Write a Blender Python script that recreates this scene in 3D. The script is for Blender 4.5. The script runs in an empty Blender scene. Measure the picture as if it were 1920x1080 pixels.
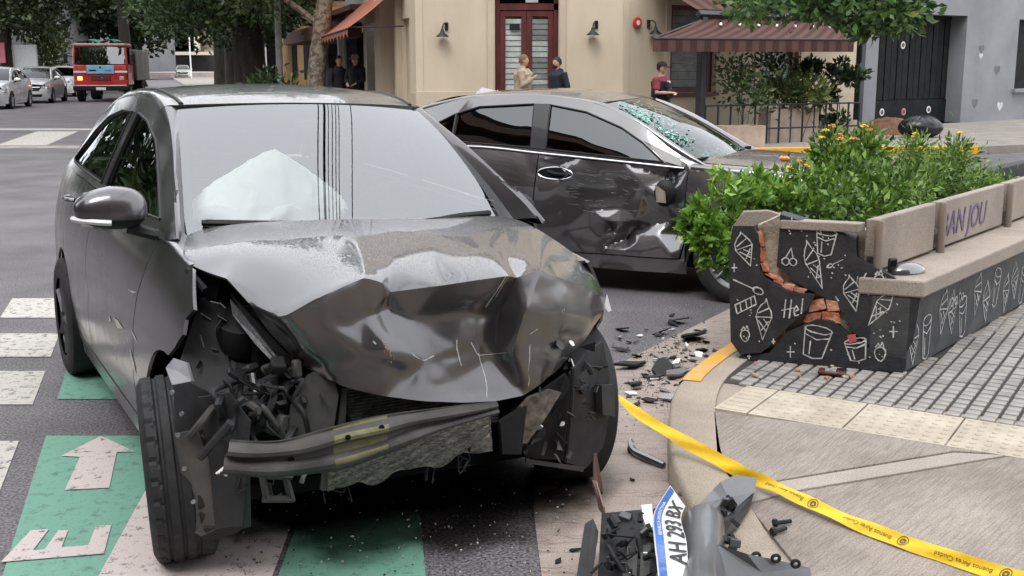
import bpy, bmesh, math, random
import numpy as np
from mathutils import Vector, Matrix, noise as mnoise
from mathutils.geometry import delaunay_2d_cdt
R = math.radians
random.seed(7)
sc = bpy.context.scene
col = sc.collection
# ---------------------------------------------------------------- camera, world, sun, exposure
CAM_H = 1.60
cd = bpy.data.cameras.new('camera'); cam = bpy.data.objects.new('camera', cd); col.objects.link(cam)
cam.location = (0, 0, CAM_H)
cam.rotation_euler = (math.pi/2 - math.atan(420/2150), 0, 0)
cd.sensor_width = 36.0; cd.lens = 36.0*2150/1920; cd.clip_start = 0.05; cd.clip_end = 2000
sc.camera = cam
w = bpy.data.worlds.new('World'); sc.world = w; w.use_nodes = True
nt = w.node_tree; nt.nodes.clear()
sky = nt.nodes.new('ShaderNodeTexSky'); sky.sky_type = 'NISHITA'; sky.sun_disc = False
SUN_EL, SUN_AZ = R(58), R(200)
sky.sun_elevation = SUN_EL; sky.sun_rotation = SUN_AZ; sky.air_density = 1.0; sky.dust_density = 6.0; sky.ozone_density = 1.0
hs = nt.nodes.new('ShaderNodeHueSaturation'); hs.inputs['Saturation'].default_value = 0.12
mx = nt.nodes.new('ShaderNodeMix'); mx.data_type = 'RGBA'; mx.inputs[0].default_value = 0.72   # closed cloud deck
mx.inputs[7].default_value = (17.0, 17.4, 18.4, 1)
bg = nt.nodes.new('ShaderNodeBackground'); bg.inputs['Strength'].default_value = 0.10
wo = nt.nodes.new('ShaderNodeOutputWorld')
nt.links.new(sky.outputs[0], hs.inputs['Color']); nt.links.new(hs.outputs[0], mx.inputs[6])
nt.links.new(mx.outputs[2], bg.inputs['Color']); nt.links.new(bg.outputs[0], wo.inputs['Surface'])
sd = bpy.data.lights.new('sun', 'SUN'); sd.energy = 0.9; sd.angle = R(25); sd.color = (1, .97, .93)
sun = bpy.data.objects.new('sun', sd); col.objects.link(sun)
sun.rotation_euler = (math.pi/2 - SUN_EL, 0, -SUN_AZ + math.pi)
sun.rotation_euler = Vector((-math.sin(SUN_AZ)*math.cos(SUN_EL), -math.cos(SUN_AZ)*math.cos(SUN_EL), -math.sin(SUN_EL))).to_track_quat('-Z', 'Y').to_euler()
vs = sc.view_settings; vs.view_transform = 'Standard'; vs.look = 'None'; vs.exposure = 0.72; vs.gamma = 1.0; vs.use_curve_mapping = False
sc.render.engine = 'CYCLES'
sc.cycles.use_denoising = True
sc.cycles.max_bounces = 8; sc.cycles.transparent_max_bounces = 12; sc.cycles.glossy_bounces = 4; sc.cycles.diffuse_bounces = 3
sc.cycles.caustics_reflective = False; sc.cycles.caustics_refractive = False

# ---------------------------------------------------------------- helpers
def rgb(*c): return (c[0], c[1], c[2], 1)
MATS = {}
def mat(name, color, rough=.6, metal=0, coat=0, coat_rough=.03, spec=.5, var=.15, scale=6, bump=0, bscale=60, color2=None, detail=5, cmin=.35, cmax=.65, ior=1.45, coat_ior=1.5, emit=None, stretch=None, bdist=.01):
    """procedural Principled material: noise blends two tones, optional fine relief"""
    if name in MATS: return MATS[name]
    m = bpy.data.materials.new(name); m.use_nodes = True; t = m.node_tree; n = t.nodes
    p = n['Principled BSDF']; tc = n.new('ShaderNodeTexCoord')
    src = tc.outputs['Object']
    if stretch:
        mp = n.new('ShaderNodeMapping'); mp.inputs['Scale'].default_value = stretch; t.links.new(src, mp.inputs[0]); src = mp.outputs[0]
    nz = n.new('ShaderNodeTexNoise'); nz.inputs['Scale'].default_value = scale; nz.inputs['Detail'].default_value = detail
    nz.inputs['Roughness'].default_value = .62
    t.links.new(src, nz.inputs['Vector'])
    cr = n.new('ShaderNodeValToRGB'); cr.color_ramp.elements[0].position = cmin; cr.color_ramp.elements[1].position = cmax
    c2 = color2 or tuple(min(1, v*(1+var)) for v in color)
    c1 = color if color2 else tuple(v*(1-var) for v in color)
    cr.color_ramp.elements[0].color = rgb(*c1); cr.color_ramp.elements[1].color = rgb(*c2)
    t.links.new(nz.outputs['Fac'], cr.inputs[0]); t.links.new(cr.outputs[0], p.inputs['Base Color'])
    p.inputs['Roughness'].default_value = rough; p.inputs['Metallic'].default_value = metal
    p.inputs['Coat Weight'].default_value = coat; p.inputs['Coat Roughness'].default_value = coat_rough; p.inputs['Coat IOR'].default_value = coat_ior
    p.inputs['Specular IOR Level'].default_value = spec; p.inputs['IOR'].default_value = ior
    if bump:
        nb = n.new('ShaderNodeTexNoise'); nb.inputs['Scale'].default_value = bscale; nb.inputs['Detail'].default_value = 4
        t.links.new(src, nb.inputs['Vector'])
        b = n.new('ShaderNodeBump'); b.inputs['Strength'].default_value = bump; b.inputs['Distance'].default_value = bdist
        t.links.new(nb.outputs['Fac'], b.inputs['Height']); t.links.new(b.outputs[0], p.inputs['Normal'])
    if emit:
        p.inputs['Emission Color'].default_value = rgb(*emit[0]); p.inputs['Emission Strength'].default_value = emit[1]
    MATS[name] = m; return m

def glass(name, refl_ior=1.9, tint=(.8, .88, .86), dens=.8, rough=.0):
    """thin glazing: Fresnel reflection over a tinted see-through sheet"""
    if name in MATS: return MATS[name]
    m = bpy.data.materials.new(name); m.use_nodes = True; t = m.node_tree; n = t.nodes; n.clear()
    o = n.new('ShaderNodeOutputMaterial'); mxs = n.new('ShaderNodeMixShader'); fr = n.new('ShaderNodeFresnel'); fr.inputs[0].default_value = refl_ior
    g = n.new('ShaderNodeBsdfGlossy'); g.inputs['Roughness'].default_value = rough; g.inputs['Color'].default_value = (.95, .97, .98, 1)
    tr = n.new('ShaderNodeBsdfTransparent'); tr.inputs[0].default_value = rgb(*[c*dens for c in tint])
    t.links.new(fr.outputs[0], mxs.inputs[0]); t.links.new(tr.outputs[0], mxs.inputs[1]); t.links.new(g.outputs[0], mxs.inputs[2])
    t.links.new(mxs.outputs[0], o.inputs[0]); MATS[name] = m; return m

def pch(pts):
    """monotone cubic through (x, y) points"""
    p = sorted(pts); xs = np.array([a for a, b in p], float); ys = np.array([b for a, b in p], float)
    h = np.diff(xs); d = np.diff(ys)/h; m = np.zeros(len(xs)); m[0] = d[0]; m[-1] = d[-1]
    for i in range(1, len(xs)-1):
        if d[i-1]*d[i] > 0:
            w1 = 2*h[i]+h[i-1]; w2 = h[i]+2*h[i-1]; m[i] = (w1+w2)/(w1/d[i-1]+w2/d[i])
    def f(x):
        x = np.clip(np.asarray(x, float), xs[0], xs[-1]); i = np.clip(np.searchsorted(xs, x)-1, 0, len(h)-1)
        t = (x-xs[i])/h[i]; hh = h[i]
        return (1+2*t)*(1-t)**2*ys[i] + t*(1-t)**2*hh*m[i] + t*t*(3-2*t)*ys[i+1] + t*t*(t-1)*hh*m[i+1]
    return f

def smooth_path(pts, n=6, closed=False):
    """Catmull-Rom through points"""
    P = [Vector(p) for p in pts]; out = []; N = len(P)
    for i in range(N if closed else N-1):
        if closed: a, b, c, d = P[(i-1) % N], P[i], P[(i+1) % N], P[(i+2) % N]
        else: a, b, c, d = P[max(i-1, 0)], P[i], P[i+1], P[min(i+2, N-1)]
        for k in range(n):
            t = k/n
            out.append(.5*((2*b)+(c-a)*t+(2*a-5*b+4*c-d)*t*t+(3*b-a-3*c+d)*t**3))
    if not closed: out.append(P[-1])
    return out

class MB:
    """collects geometry for one mesh object"""
    def __init__(s): s.v = []; s.f = []
    def add(s, vs, fs):
        o = len(s.v); s.v += [tuple(v) for v in vs]; s.f += [tuple(i+o for i in f) for f in fs]; return s
    def box(s, c, d, rz=0, rx=0, ry=0, bev=0):
        x, y, z = (k/2 for k in d)
        if bev:
            b = min(bev, x*.9, y*.9, z*.9)
            vs = []
            for sx in (-1, 1):
                for sy in (-1, 1):
                    for sz in (-1, 1):
                        vs += [(sx*(x-b), sy*(y-b), sz*z), (sx*(x-b), sy*y, sz*(z-b)), (sx*x, sy*(y-b), sz*(z-b))]
            bm = bmesh.new()
            for v in vs: bm.verts.new(v)
            r = bmesh.ops.convex_hull(bm, input=bm.verts)
            bm.verts.index_update()
            vs = [v.co.copy() for v in bm.verts]; fs = [[v.index for v in f.verts] for f in bm.faces]; bm.free()
        else:
            vs = [Vector((a*x, b*y, e*z)) for a in (-1, 1) for b in (-1, 1) for e in (-1, 1)]
            fs = [(0, 1, 3, 2), (4, 6, 7, 5), (0, 4, 5, 1), (2, 3, 7, 6), (0, 2, 6, 4), (1, 5, 7, 3)]
        M = Matrix.Translation(c) @ Matrix.Rotation(rz, 4, 'Z') @ Matrix.Rotation(ry, 4, 'Y') @ Matrix.Rotation(rx, 4, 'X')
        return s.add([M @ Vector(v) for v in vs], fs)
    def tube(s, pts, r, n=8, cap=True, flat=None):
        P = [Vector(p) for p in pts]; N = len(P); rr = r if hasattr(r, '__len__') else [r]*N; rings = []
        T = (P[1]-P[0]).normalized(); up = Vector((0, 0, 1)) if abs(T.z) < .9 else Vector((1, 0, 0))
        X = T.cross(up).normalized(); vs = []; fs = []
        for i in range(N):
            T = (P[min(i+1, N-1)]-P[max(i-1, 0)])
            T = T.normalized() if T.length > 1e-9 else Vector((0, 0, 1))
            X = (X-T*X.dot(T)); X = X.normalized() if X.length > 1e-6 else T.orthogonal().normalized()
            Y = T.cross(X)
            for k in range(n):
                a = 2*math.pi*k/n; vs.append(P[i]+X*(math.cos(a)*rr[i])+Y*(math.sin(a)*rr[i]*(flat or 1)))
        for i in range(N-1):
            for k in range(n): fs.append((i*n+k, i*n+(k+1) % n, (i+1)*n+(k+1) % n, (i+1)*n+k))
        if cap: fs.append(tuple(range(n-1, -1, -1))); fs.append(tuple((N-1)*n+k for k in range(n)))
        return s.add(vs, fs)
    def lathe(s, prof, n=24, M=None, caps=True):
        """prof (radius, height) about local Z"""
        vs = []; fs = []
        for r, z in prof:
            for k in range(n): a = 2*math.pi*k/n; vs.append(Vector((r*math.cos(a), r*math.sin(a), z)))
        for i in range(len(prof)-1):
            for k in range(n): fs.append((i*n+k, i*n+(k+1) % n, (i+1)*n+(k+1) % n, (i+1)*n+k))
        if caps: fs.append(tuple(range(n-1, -1, -1))); fs.append(tuple((len(prof)-1)*n+k for k in range(n)))
        if M: vs = [M @ v for v in vs]
        return s.add(vs, fs)
    def prism(s, poly, z0, z1, M=None):
        """closed 2-D outline extruded between z0 and z1"""
        n = len(poly); vs = [Vector((p[0], p[1], z0)) for p in poly]+[Vector((p[0], p[1], z1)) for p in poly]
        a = sum(poly[i][0]*poly[(i+1) % n][1]-poly[(i+1) % n][0]*poly[i][1] for i in range(n))
        fs = [tuple(range(n-1, -1, -1)), tuple(range(n, 2*n))]+[(i, (i+1) % n, n+(i+1) % n, n+i) for i in range(n)]
        if (a < 0) != (z1 < z0): fs = [f[::-1] for f in fs]
        if M: vs = [M @ v for v in vs]
        return s.add(vs, fs)
    def grid(s, fn, nu, nv):
        vs = [fn(i/nu, j/nv) for j in range(nv+1) for i in range(nu+1)]
        fs = [(j*(nu+1)+i, j*(nu+1)+i+1, (j+1)*(nu+1)+i+1, (j+1)*(nu+1)+i) for j in range(nv) for i in range(nu)]
        return s.add(vs, fs)
    def build(s, name, m, parent=None, smooth=True, solid=0, sub=0, ang=38, kind=None, label=None, bevel=0):
        me = bpy.data.meshes.new(name); me.from_pydata([tuple(v) for v in s.v], [], s.f); me.materials.append(m)
        if smooth:
            me.shade_smooth()
        me.update()
        o = bpy.data.objects.new(name, me); col.objects.link(o)
        if smooth and ang:
            bm = bmesh.new(); bm.from_mesh(me)
            for e in bm.edges:
                if len(e.link_faces) == 2 and e.calc_face_angle(0) > R(ang): e.smooth = False
            bm.to_mesh(me); bm.free()
        if parent: o.parent = parent
        if bevel:
            bv = o.modifiers.new('bevel', 'BEVEL'); bv.width = bevel; bv.segments = 2; bv.limit_method = 'ANGLE'
        if sub:
            ms = o.modifiers.new('sub', 'SUBSURF'); ms.levels = sub; ms.render_levels = sub
        if solid:
            ms = o.modifiers.new('solid', 'SOLIDIFY'); ms.thickness = solid; ms.offset = -1
            if smooth: es = o.modifiers.new('split', 'EDGE_SPLIT'); es.split_angle = R(40)
        if kind: o['kind'] = kind
        if label: o['label'] = label
        return o

def thing(name, label, cat, loc=(0, 0, 0), rz=0, group=None):
    o = bpy.data.objects.new(name, None); col.objects.link(o); o.empty_display_size = .1
    o.location = loc; o.rotation_euler = (0, 0, rz); o['label'] = label; o['category'] = cat
    if group: o['group'] = group
    return o
def tag(o, label, cat, group=None):
    o['label'] = label; o['category'] = cat
    if group: o['group'] = group
    return o
def struct(o): o['kind'] = 'structure'; return o
def copy_tree(o, parent=None):
    c = o.copy(); col.objects.link(c); c.parent = parent
    for ch in list(o.children): copy_tree(ch, c)
    return c

def inpoly(px, py, poly):
    c = np.zeros(px.shape, bool); n = len(poly)
    for i in range(n):
        x1, y1 = poly[i]; x2, y2 = poly[(i+1) % n]
        k = ((y1 > py) != (y2 > py)); 
        with np.errstate(divide='ignore', invalid='ignore'):
            xx = (x2-x1)*(py-y1)/((y2-y1) if y2 != y1 else 1e-12)+x1
        c ^= k & (px < xx)
    return c
def dens(poly, sp):
    out = []
    for i in range(len(poly)):
        a = poly[i]; b = poly[(i+1) % len(poly)]; L = math.hypot(b[0]-a[0], b[1]-a[1]); k = max(1, int(math.ceil(L/sp)))
        for j in range(k): out.append((a[0]+(b[0]-a[0])*j/k, a[1]+(b[1]-a[1])*j/k))
    return out
def panel2d(poly, sp=.05, holes=()):
    """triangulate a 2-D outline (with holes) on a fine lattice; returns points, faces (counter-clockwise)"""
    loops = [dens(poly, sp)]+[dens(h, sp) for h in holes]
    pts = []; edges = []
    for l in loops:
        o = len(pts); pts += l; edges += [(o+i, o+(i+1) % len(l)) for i in range(len(l))]
    B = np.array(pts); x0, y0 = B.min(0); x1, y1 = B.max(0)
    gy = np.arange(y0+sp*.4, y1, sp*.87); G = []
    for j, y in enumerate(gy):
        gx = np.arange(x0+sp*(.3+.5*(j % 2)), x1, sp); G.append(np.stack([gx, np.full(len(gx), y)], 1))
    if G:
        G = np.concatenate(G); k = inpoly(G[:, 0], G[:, 1], poly)
        for h in holes: k &= ~inpoly(G[:, 0], G[:, 1], h)
        G = G[k]
        if len(G):
            d = np.full(len(G), 9.)
            for b in B: d = np.minimum(d, np.hypot(G[:, 0]-b[0], G[:, 1]-b[1]))
            G = G[d > sp*.5]; pts = pts+[tuple(g) for g in G]
    r = delaunay_2d_cdt([Vector(p) for p in pts], edges, [], 0, 1e-6)
    V = np.array([tuple(v) for v in r[0]]); Fs = [f for f in r[2]]
    C = np.array([V[list(f)].mean(0) for f in Fs]); k = inpoly(C[:, 0], C[:, 1], poly)
    for h in holes: k &= ~inpoly(C[:, 0], C[:, 1], h)
    return V, [f for f, kk in zip(Fs, k) if kk]
# ---------------------------------------------------------------- car generator (x forward from the front axle, y left, z up)
def seg_arc(cx, cz, r, a0, a1, n=14):
    return [(cx+r*math.cos(R(a0+(a1-a0)*i/n)), cz+r*math.sin(R(a0+(a1-a0)*i/n))) for i in range(n+1)]
SEDAN = dict(
    W=[(-3.40, .70), (-3.2, .785), (-2.9, .825), (-2.2, .845), (-1, .845), (-.2, .84), (.3, .82), (.6, .76), (.84, .62)],
    prof=[(0, .05), (.12, .022), (.35, .0), (.55, .0), (.70, .010), (.78, .024), (.88, .045), (1, .085)],
    zb=[(-3.4, 1.03), (-2.6, 1.05), (-1.5, 1.025), (-.4, .985), (.2, .93), (.84, .78)],
    top=[(-.27, .995), (-.36, 1.055), (-.55, 1.15), (-.9, 1.305), (-1.25, 1.405), (-1.7, 1.445), (-2.2, 1.415), (-2.6, 1.32), (-3.0, 1.13), (-3.12, 1.06)],
    yt=[(-.27, .72), (-.6, .66), (-1.1, .59), (-1.7, .580), (-2.3, .585), (-2.8, .63), (-3.15, .69)],
    xfa=0., xra=-2.52, zsill=.27, ra=.355, zw=.30,
    fw=[(-.50, 1.035), (-.78, 1.165), (-1.06, 1.285), (-1.30, 1.350), (-1.53, 1.377), (-1.575, 1.055), (-.9, 1.03)],
    rw=[(-1.70, 1.06), (-1.655, 1.378), (-1.9, 1.375), (-2.2, 1.335), (-2.45, 1.255), (-2.72, 1.10), (-2.68, 1.085)],
    fdoor_front=[(-.40, .975), (-.47, .80), (-.52, .62), (-.55, .45), (-.55, .29)],
    bline=[(-1.63, 1.02), (-1.66, .85), (-1.665, .70), (-1.60, .585), (-1.67, .40), (-1.68, .285)],
    hood=[(-.40, 1.0), (0, .955), (.4, .875), (.72, .75)], yh=[(-.5, .70), (.3, .68), (.74, .58)],
    header=((-1.05, 0, 1.435), (-1.135, .53, 1.412)), cowl=((-.24, 0, .975), (-.42, .668, .985)),
    roof=[(-1.05, 1.404), (-1.25, 1.447), (-1.6, 1.475), (-2.0, 1.465), (-2.42, 1.40)], yr=[(-1.05, .525), (-1.5, .535), (-2.42, .535)], crown=.035,
    rwin=((-2.42, .535, 1.40), (-3.02, .60, 1.07)), xrear=-3.38, trunkz=1.06)
class Car:
    def __init__(s, root, sp, paint, T=None, D=None, sp_=.05):
        s.root, s.p, s.paint, s.T, s.D, s.step = root, sp, paint, T, D, sp_
        for k in ('W', 'prof', 'zb', 'top', 'yt', 'hood', 'yh', 'roof', 'yr'): setattr(s, k, pch(sp[k]))
    def side(s, x, z):
        x = np.asarray(x, float); z = np.asarray(z, float); zb = s.zb(x); t = (z-.2)/(zb-.2)
        lo = s.W(x)-s.prof(np.clip(t, 0, 1)); yB = s.W(x)-s.prof(1.)
        k = np.clip((z-zb)/np.maximum(s.top(x)-zb, .02), 0, 1.3)
        return np.where(t <= 1, lo, yB+(s.yt(x)-yB)*k**1.12)
    def put(s, name, V, F, m, out=None, solid=0, parent=None, smooth=True, ang=38, label=None, dmg=True):
        V = np.asarray(V, float)
        if s.D is not None and dmg: V = s.D(V)
        if s.T is not None: V = s.T(V)
        if out is not None and len(F):
            F = [tuple(f) for f in F]; n = np.zeros(3)
            for f in F: n += np.cross(V[f[1]]-V[f[0]], V[f[2]]-V[f[0]])
            if n @ np.array(out, float) < 0: F = [f[::-1] for f in F]
        b = MB(); b.add(V, F); return b.build(name, m, parent or s.root, smooth, solid, ang=ang, label=label)
    def mbput(s, name, mb, m, parent=None, smooth=True, solid=0, ang=38, bevel=0, label=None):
        if s.T is not None and mb.v: mb.v = [tuple(v) for v in s.T(np.array([tuple(v) for v in mb.v]))]
        return mb.build(name, m, parent or s.root, smooth, solid, ang=ang, bevel=bevel, label=label)
    def spanel(s, name, poly, sg, m, off=0., sp=None, holes=(), solid=.012, parent=None, label=None):
        """a panel of the body side, outline in (x, z)"""
        V2, F = panel2d(poly, sp or s.step, holes)
        y = s.side(V2[:, 0], V2[:, 1])+off
        return s.put(name, np.stack([V2[:, 0], sg*y, V2[:, 1]], 1), F, m, (0, sg, .0), solid, parent, label=label)
    def strip(s, name, A, B, m, n=6, ctrl=None, out=(0, 0, 1), solid=.01):
        """rounded sheet between two curves of equal length"""
        V = []; k = len(A)
        for i in range(k):
            a = np.array(A[i]); b = np.array(B[i]); c = np.array(ctrl[i]) if ctrl else np.array([(a[0]+b[0])/2, a[1]*.995, b[2]+.004])
            for j in range(n+1):
                t = j/n; V.append((1-t)**2*a+2*t*(1-t)*c+t*t*b)
        F = [(i*(n+1)+j, i*(n+1)+j+1, (i+1)*(n+1)+j+1, (i+1)*(n+1)+j) for i in range(k-1) for j in range(n)]
        return s.put(name, V, F, m, out, solid)
    def ws(s, u, v):
        """windscreen surface u -1..1 across, v 0 base..1 header"""
        c0, c1 = (np.array(p) for p in s.p['cowl']); h0, h1 = (np.array(p) for p in s.p['header'])
        u = np.asarray(u, float); v = np.asarray(v, float); a = np.abs(u)
        b = c0+(c1-c0)*np.stack([a**2, a, a**2], -1); h = h0+(h1-h0)*np.stack([a**2, a, a**2], -1)
        P = b+(h-b)*v[..., None]; n = np.array([.48, 0, .88]); P = P+n*(.030*4*v*(1-v))[..., None]
        P[..., 1] *= np.where(u < 0, -1, 1); return P
    def patch(s, name, fn, poly, m, sp=.06, holes=(), off=0, out=(0, 0, 1), solid=0, parent=None, scale=1.):
        V2, F = panel2d(poly, sp, holes); V = fn(V2[:, 0], V2[:, 1])
        if off: V = V+np.array(out)*off
        return s.put(name, V, F, m, out, solid, parent)
    def roofs(s, x, v):
        y = s.yr(x)*v; z = s.roof(x)+s.p['crown']*(1-v**2)+0*x; return np.stack([x+0*v, y, z], -1)
    def rw(s, u, v):
        t, b = (np.array(p) for p in s.p['rwin']); u = np.asarray(u, float); v = np.asarray(v, float); a = np.abs(u)
        P = t+(b-t)*v[..., None]; P = P*1.; P[..., 1] *= u
        P[..., 0] -= .10*(1-a**2)*v-.0; P[..., 2] += .045*(1-a**2)*(1-v)+.02*v*(1-v)*4; return P
    def fr(s, u, z, d0=.48, x0=None):
        x0 = s.p['xfa']+.36 if x0 is None else x0
        th = np.asarray(u, float)*math.pi/2; dd = d0+np.interp(z, [.18, .3, .45, .6, .8], [-.05, .0, .01, -.02, -.12])
        return np.stack([x0+dd*np.cos(th)**.62, .80*np.sin(th), np.asarray(z, float)+0*th], -1)
    def rr(s, u, z):
        x0 = s.p['xra']-.36; th = np.asarray(u, float)*math.pi/2; D = -(s.p['xrear']-x0)
        dd = D+np.interp(z, [.2, .35, .6, .62, .9, 1.06], [-.05, 0, 0, -.05, -.03, -.10])
        return np.stack([x0-dd*np.cos(th)**.55, (.80-np.interp(z, [.6, 1.06], [0, .10]))*np.sin(th), np.asarray(z, float)+0*th], -1)
    # ---- parts
    def doors(s, sg, sp=None, handles=True):
        p = s.p; bl = p['bline']; g = .004; zs = p['zsill']+.015
        fd = [(x-g, z) for x, z in p['fdoor_front']]; fd[-1] = (fd[-1][0], zs)
        belt = lambda a, b, n=8: [(a+(b-a)*i/n, float(s.zb(a+(b-a)*i/n))-.012) for i in range(n+1)]
        poly = belt(fd[0][0], bl[0][0]+g)+[(x+g, z) for x, z in bl[1:-1]]+[(bl[-1][0]+g, zs)]+fd[::-1][:-1]
        d = s.spanel('front_door', poly, sg, s.paint, sp=sp); s.fdoor = d
        xa = p['xra']; arch = seg_arc(xa, p['zw'], p['ra']+.0, 72, -6 if p['zw'] < .31 else 0, 10)
        poly = belt(bl[0][0]-g, xa+.10)+[(xa+.09, .80)]+[(x, z) for x, z in arch if z > zs]+[(xa+p['ra'], zs)]+[(x-g, z) for x, z in bl[::-1][:-1]]
        d2 = s.spanel('rear_door', poly, sg, s.paint); s.rdoor = d2
        if handles:
            for dd, xh in ((d, bl[0][0]+.20), (d2, xa+.20)):
                z = float(s.zb(xh))-.12; y = float(s.side(xh, z)); b = MB()
                b.tube(smooth_path([(xh-.09, sg*(y-.002), z), (xh-.07, sg*(y+.028), z), (xh+.05, sg*(y+.030), z+.002), (xh+.08, sg*(y-.002), z)], 4), .013, 8, flat=.8)
                s.mbput('door_handle', b, s.paint, dd)
    def fender(s, sg, poly=None):
        p = s.p; f0 = p['fdoor_front']; xa = p['xfa']; ra = p['ra']
        if poly is None:
            tp = [(x, float(s.zb(x))-.004) for x in np.linspace(.70, f0[0][0]+.0, 9)]
            poly = tp+[(x+.004, z) for x, z in f0[1:-1]]+[(f0[-1][0]+.004, p['zsill']), (xa-ra-.0, p['zsill'])]+seg_arc(xa, p['zw'], ra, 184, 0, 16)+[(.40, .45), (.52, .60), (.66, .72)]
        return s.spanel('front_fender', poly, sg, s.paint)
    def quarter(s, sg):
        p = s.p; xa = p['xra']; z1 = p['rw'][-2]
        tp = [(x, float(s.zb(x))-.004) for x in np.linspace(xa+.092, -3.24, 9)]
        poly = tp+[(-3.24, .62), (-3.2, .60), (xa-p['ra']-.10, .60), (xa-p['ra']-.04, .42), (xa-p['ra'], p['zw']+.02)]+seg_arc(xa, p['zw'], p['ra'], 176, 74, 12)+[(xa+.086, .80)]
        return s.spanel('rear_quarter', poly, sg, s.paint)
    def sill(s, sg):
        p = s.p; x0, x1 = p['xfa']-p['ra']-.005, p['xra']+p['ra']+.005; z = p['zsill']
        poly = [(x0, z+.005), (x0, z-.09), (x1, z-.09), (x1, z+.01)]
        return s.spanel('sill', poly[::-1], sg, s.paint, off=.004)
    def frame(s, sg, fm=None):
        """pillars and cant rail round the side windows"""
        p = s.p; xs = np.linspace(p['top'][0][0], p['top'][-1][0], 34) if p['top'][0][0] > p['top'][-1][0] else np.linspace(p['top'][-1][0], p['top'][0][0], 34)
        xs = np.sort(xs)[::-1]; tp = [(x, float(s.top(x))) for x in xs]
        bt = [(x, float(s.zb(x))-.008) for x in np.linspace(xs[-1], xs[0]-.10, 24)]
        o = s.spanel('window_frame', tp+bt, sg, fm or s.paint, sp=.026, holes=[p['fw'], p['rw']])
        return o
    def windows(s, sg, gm, seal, vis=(1, 1)):
        for nm, w_ in (('front_side_window', s.p['fw']), ('rear_side_window', s.p['rw'])):
            o = s.spanel(nm, w_, sg, gm, off=-.010, solid=0)
            b = MB(); pts = smooth_path([Vector((x, 0, z)) for x, z in dens(w_, .08)], 1, True)
            P = [(q.x, sg*(float(s.side(q.x, q.z))+.001), q.z) for q in pts]; b.tube(P+[P[0]], .0065, 6); s.mbput('window_seal', b, seal, o)
    def rails(s, sg):
        """rounded strips: A-pillar to windscreen, cant rail to roof, C-pillar to rear window"""
        p = s.p; h1 = p['header'][1]; c1 = p['cowl'][1]
        n = 12; xa0, xa1 = p['top'][0][0] if p['top'][0][0] > -1 else p['top'][-1][0], None
        topx = sorted([q[0] for q in p['top']])[::-1]; xs = np.linspace(topx[0], h1[0]-.06, n); A = []; B = []
        for i, x in enumerate(xs):
            t = i/(n-1); A.append((x, sg*float(s.yt(x)), float(s.top(x)))); q = s.ws(np.array([sg*1.]), np.array([t]))[0]; B.append(tuple(q))
        ctrl = [((a[0]+b[0])/2+.03, a[1]*.985+b[1]*.015, max(a[2], b[2])+.018) for a, b in zip(A, B)]
        s.strip('a_pillar', A, B, s.paint, 7, ctrl, (0, sg*.6, .8))
        xs2 = np.linspace(h1[0]-.06, p['rwin'][0][0], n); A = [(x, sg*float(s.yt(x)), float(s.top(x))) for x in xs2]
        xr = np.linspace(h1[0]+.005, p['rwin'][0][0], n); B = [(x, sg*float(s.yr(x)), float(s.roof(x))) for x in xr]
        ctrl = [((a[0]+b[0])/2, a[1]*.99, b[2]+.004) for a, b in zip(A, B)]
        s.strip('roof_rail', A, B, s.paint, 7, ctrl, (0, sg*.6, .8))
        b0 = p['rwin'][1]; xs3 = np.linspace(p['rwin'][0][0], topx[-1], n); A = [(x, sg*float(s.yt(x)), float(s.top(x))) for x in xs3]
        B = [tuple(s.rw(np.array([sg*1.]), np.array([t]))[0]) for t in np.linspace(0, 1, n)]
        ctrl = [((a[0]+b[0])/2, a[1]*.99, max(a[2], b[2])+.006) for a, b in zip(A, B)]
        s.strip('c_pillar', A, B, s.paint, 7, ctrl, (0, sg*.6, .8))
    def shoulders(s, sg, front=True):
        p = s.p
        if front:
            xs = np.linspace(p['hood'][0][0]-.02, .70, 14); A = [(x, sg*float(s.side(x, s.zb(x)-.004)), float(s.zb(x))-.004) for x in xs]
            B = [(x, sg*float(s.yh(x)), float(s.hood(x))-.004) for x in xs]; s.strip('fender_top', A, B, s.paint, 5, None, (0, 0, 1))
        xs = np.linspace(p['rwin'][1][0]+.30, -3.26, 8); A = [(x, sg*float(s.side(x, s.zb(x)-.004)), float(s.zb(x))-.004) for x in xs]
        B = [(x, sg*(p['rwin'][1][1]-.02), p['trunkz']+.002-.03*max(0, (p['rwin'][1][0]-x))) for x in xs]; s.strip('quarter_top', A, B, s.paint, 5, None, (0, 0, 1))
    def roof_panel(s, strips=None):
        x0, x1 = s.p['header'][0][0]-.0, s.p['rwin'][0][0]
        def fn(u, v):
            x = x0+(x1-x0)*v-.085*np.abs(u)**2*(1-v); return s.roofs(x, u)
        o = s.patch('roof', fn, [(-1, 0), (1, 0), (1, 1), (-1, 1)], s.paint, .07, out=(0, 0, 1), solid=.012)
        if strips:
            for sg in (-1, 1):
                b = MB(); P = fn(np.full(14, .965*sg), np.linspace(.01, .98, 14)); b.tube([(q[0], q[1], q[2]+.001) for q in P], .010, 6, flat=.6); s.mbput('roof_strip', b, strips, o)
        return o
    def windscreen(s, gm, frit):
        q = [(-1, 0), (1, 0), (1, 1), (-1, 1)]
        o = s.patch('windscreen', s.ws, q, gm, .06, out=(.5, 0, .87))
        h = [(-.955, .05), (.955, .05), (.95, .95), (-.95, .95)]
        s.patch('windscreen_border', s.ws, q, frit, .06, [h], off=-.004, out=(.5, 0, .87), parent=o); return o
    def rear_window(s, gm, seal):
        q = [(-1, 0), (1, 0), (1, 1), (-1, 1)]; o = s.patch('rear_window', s.rw, q, gm, .08, out=(-.5, 0, .87)); return o
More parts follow.
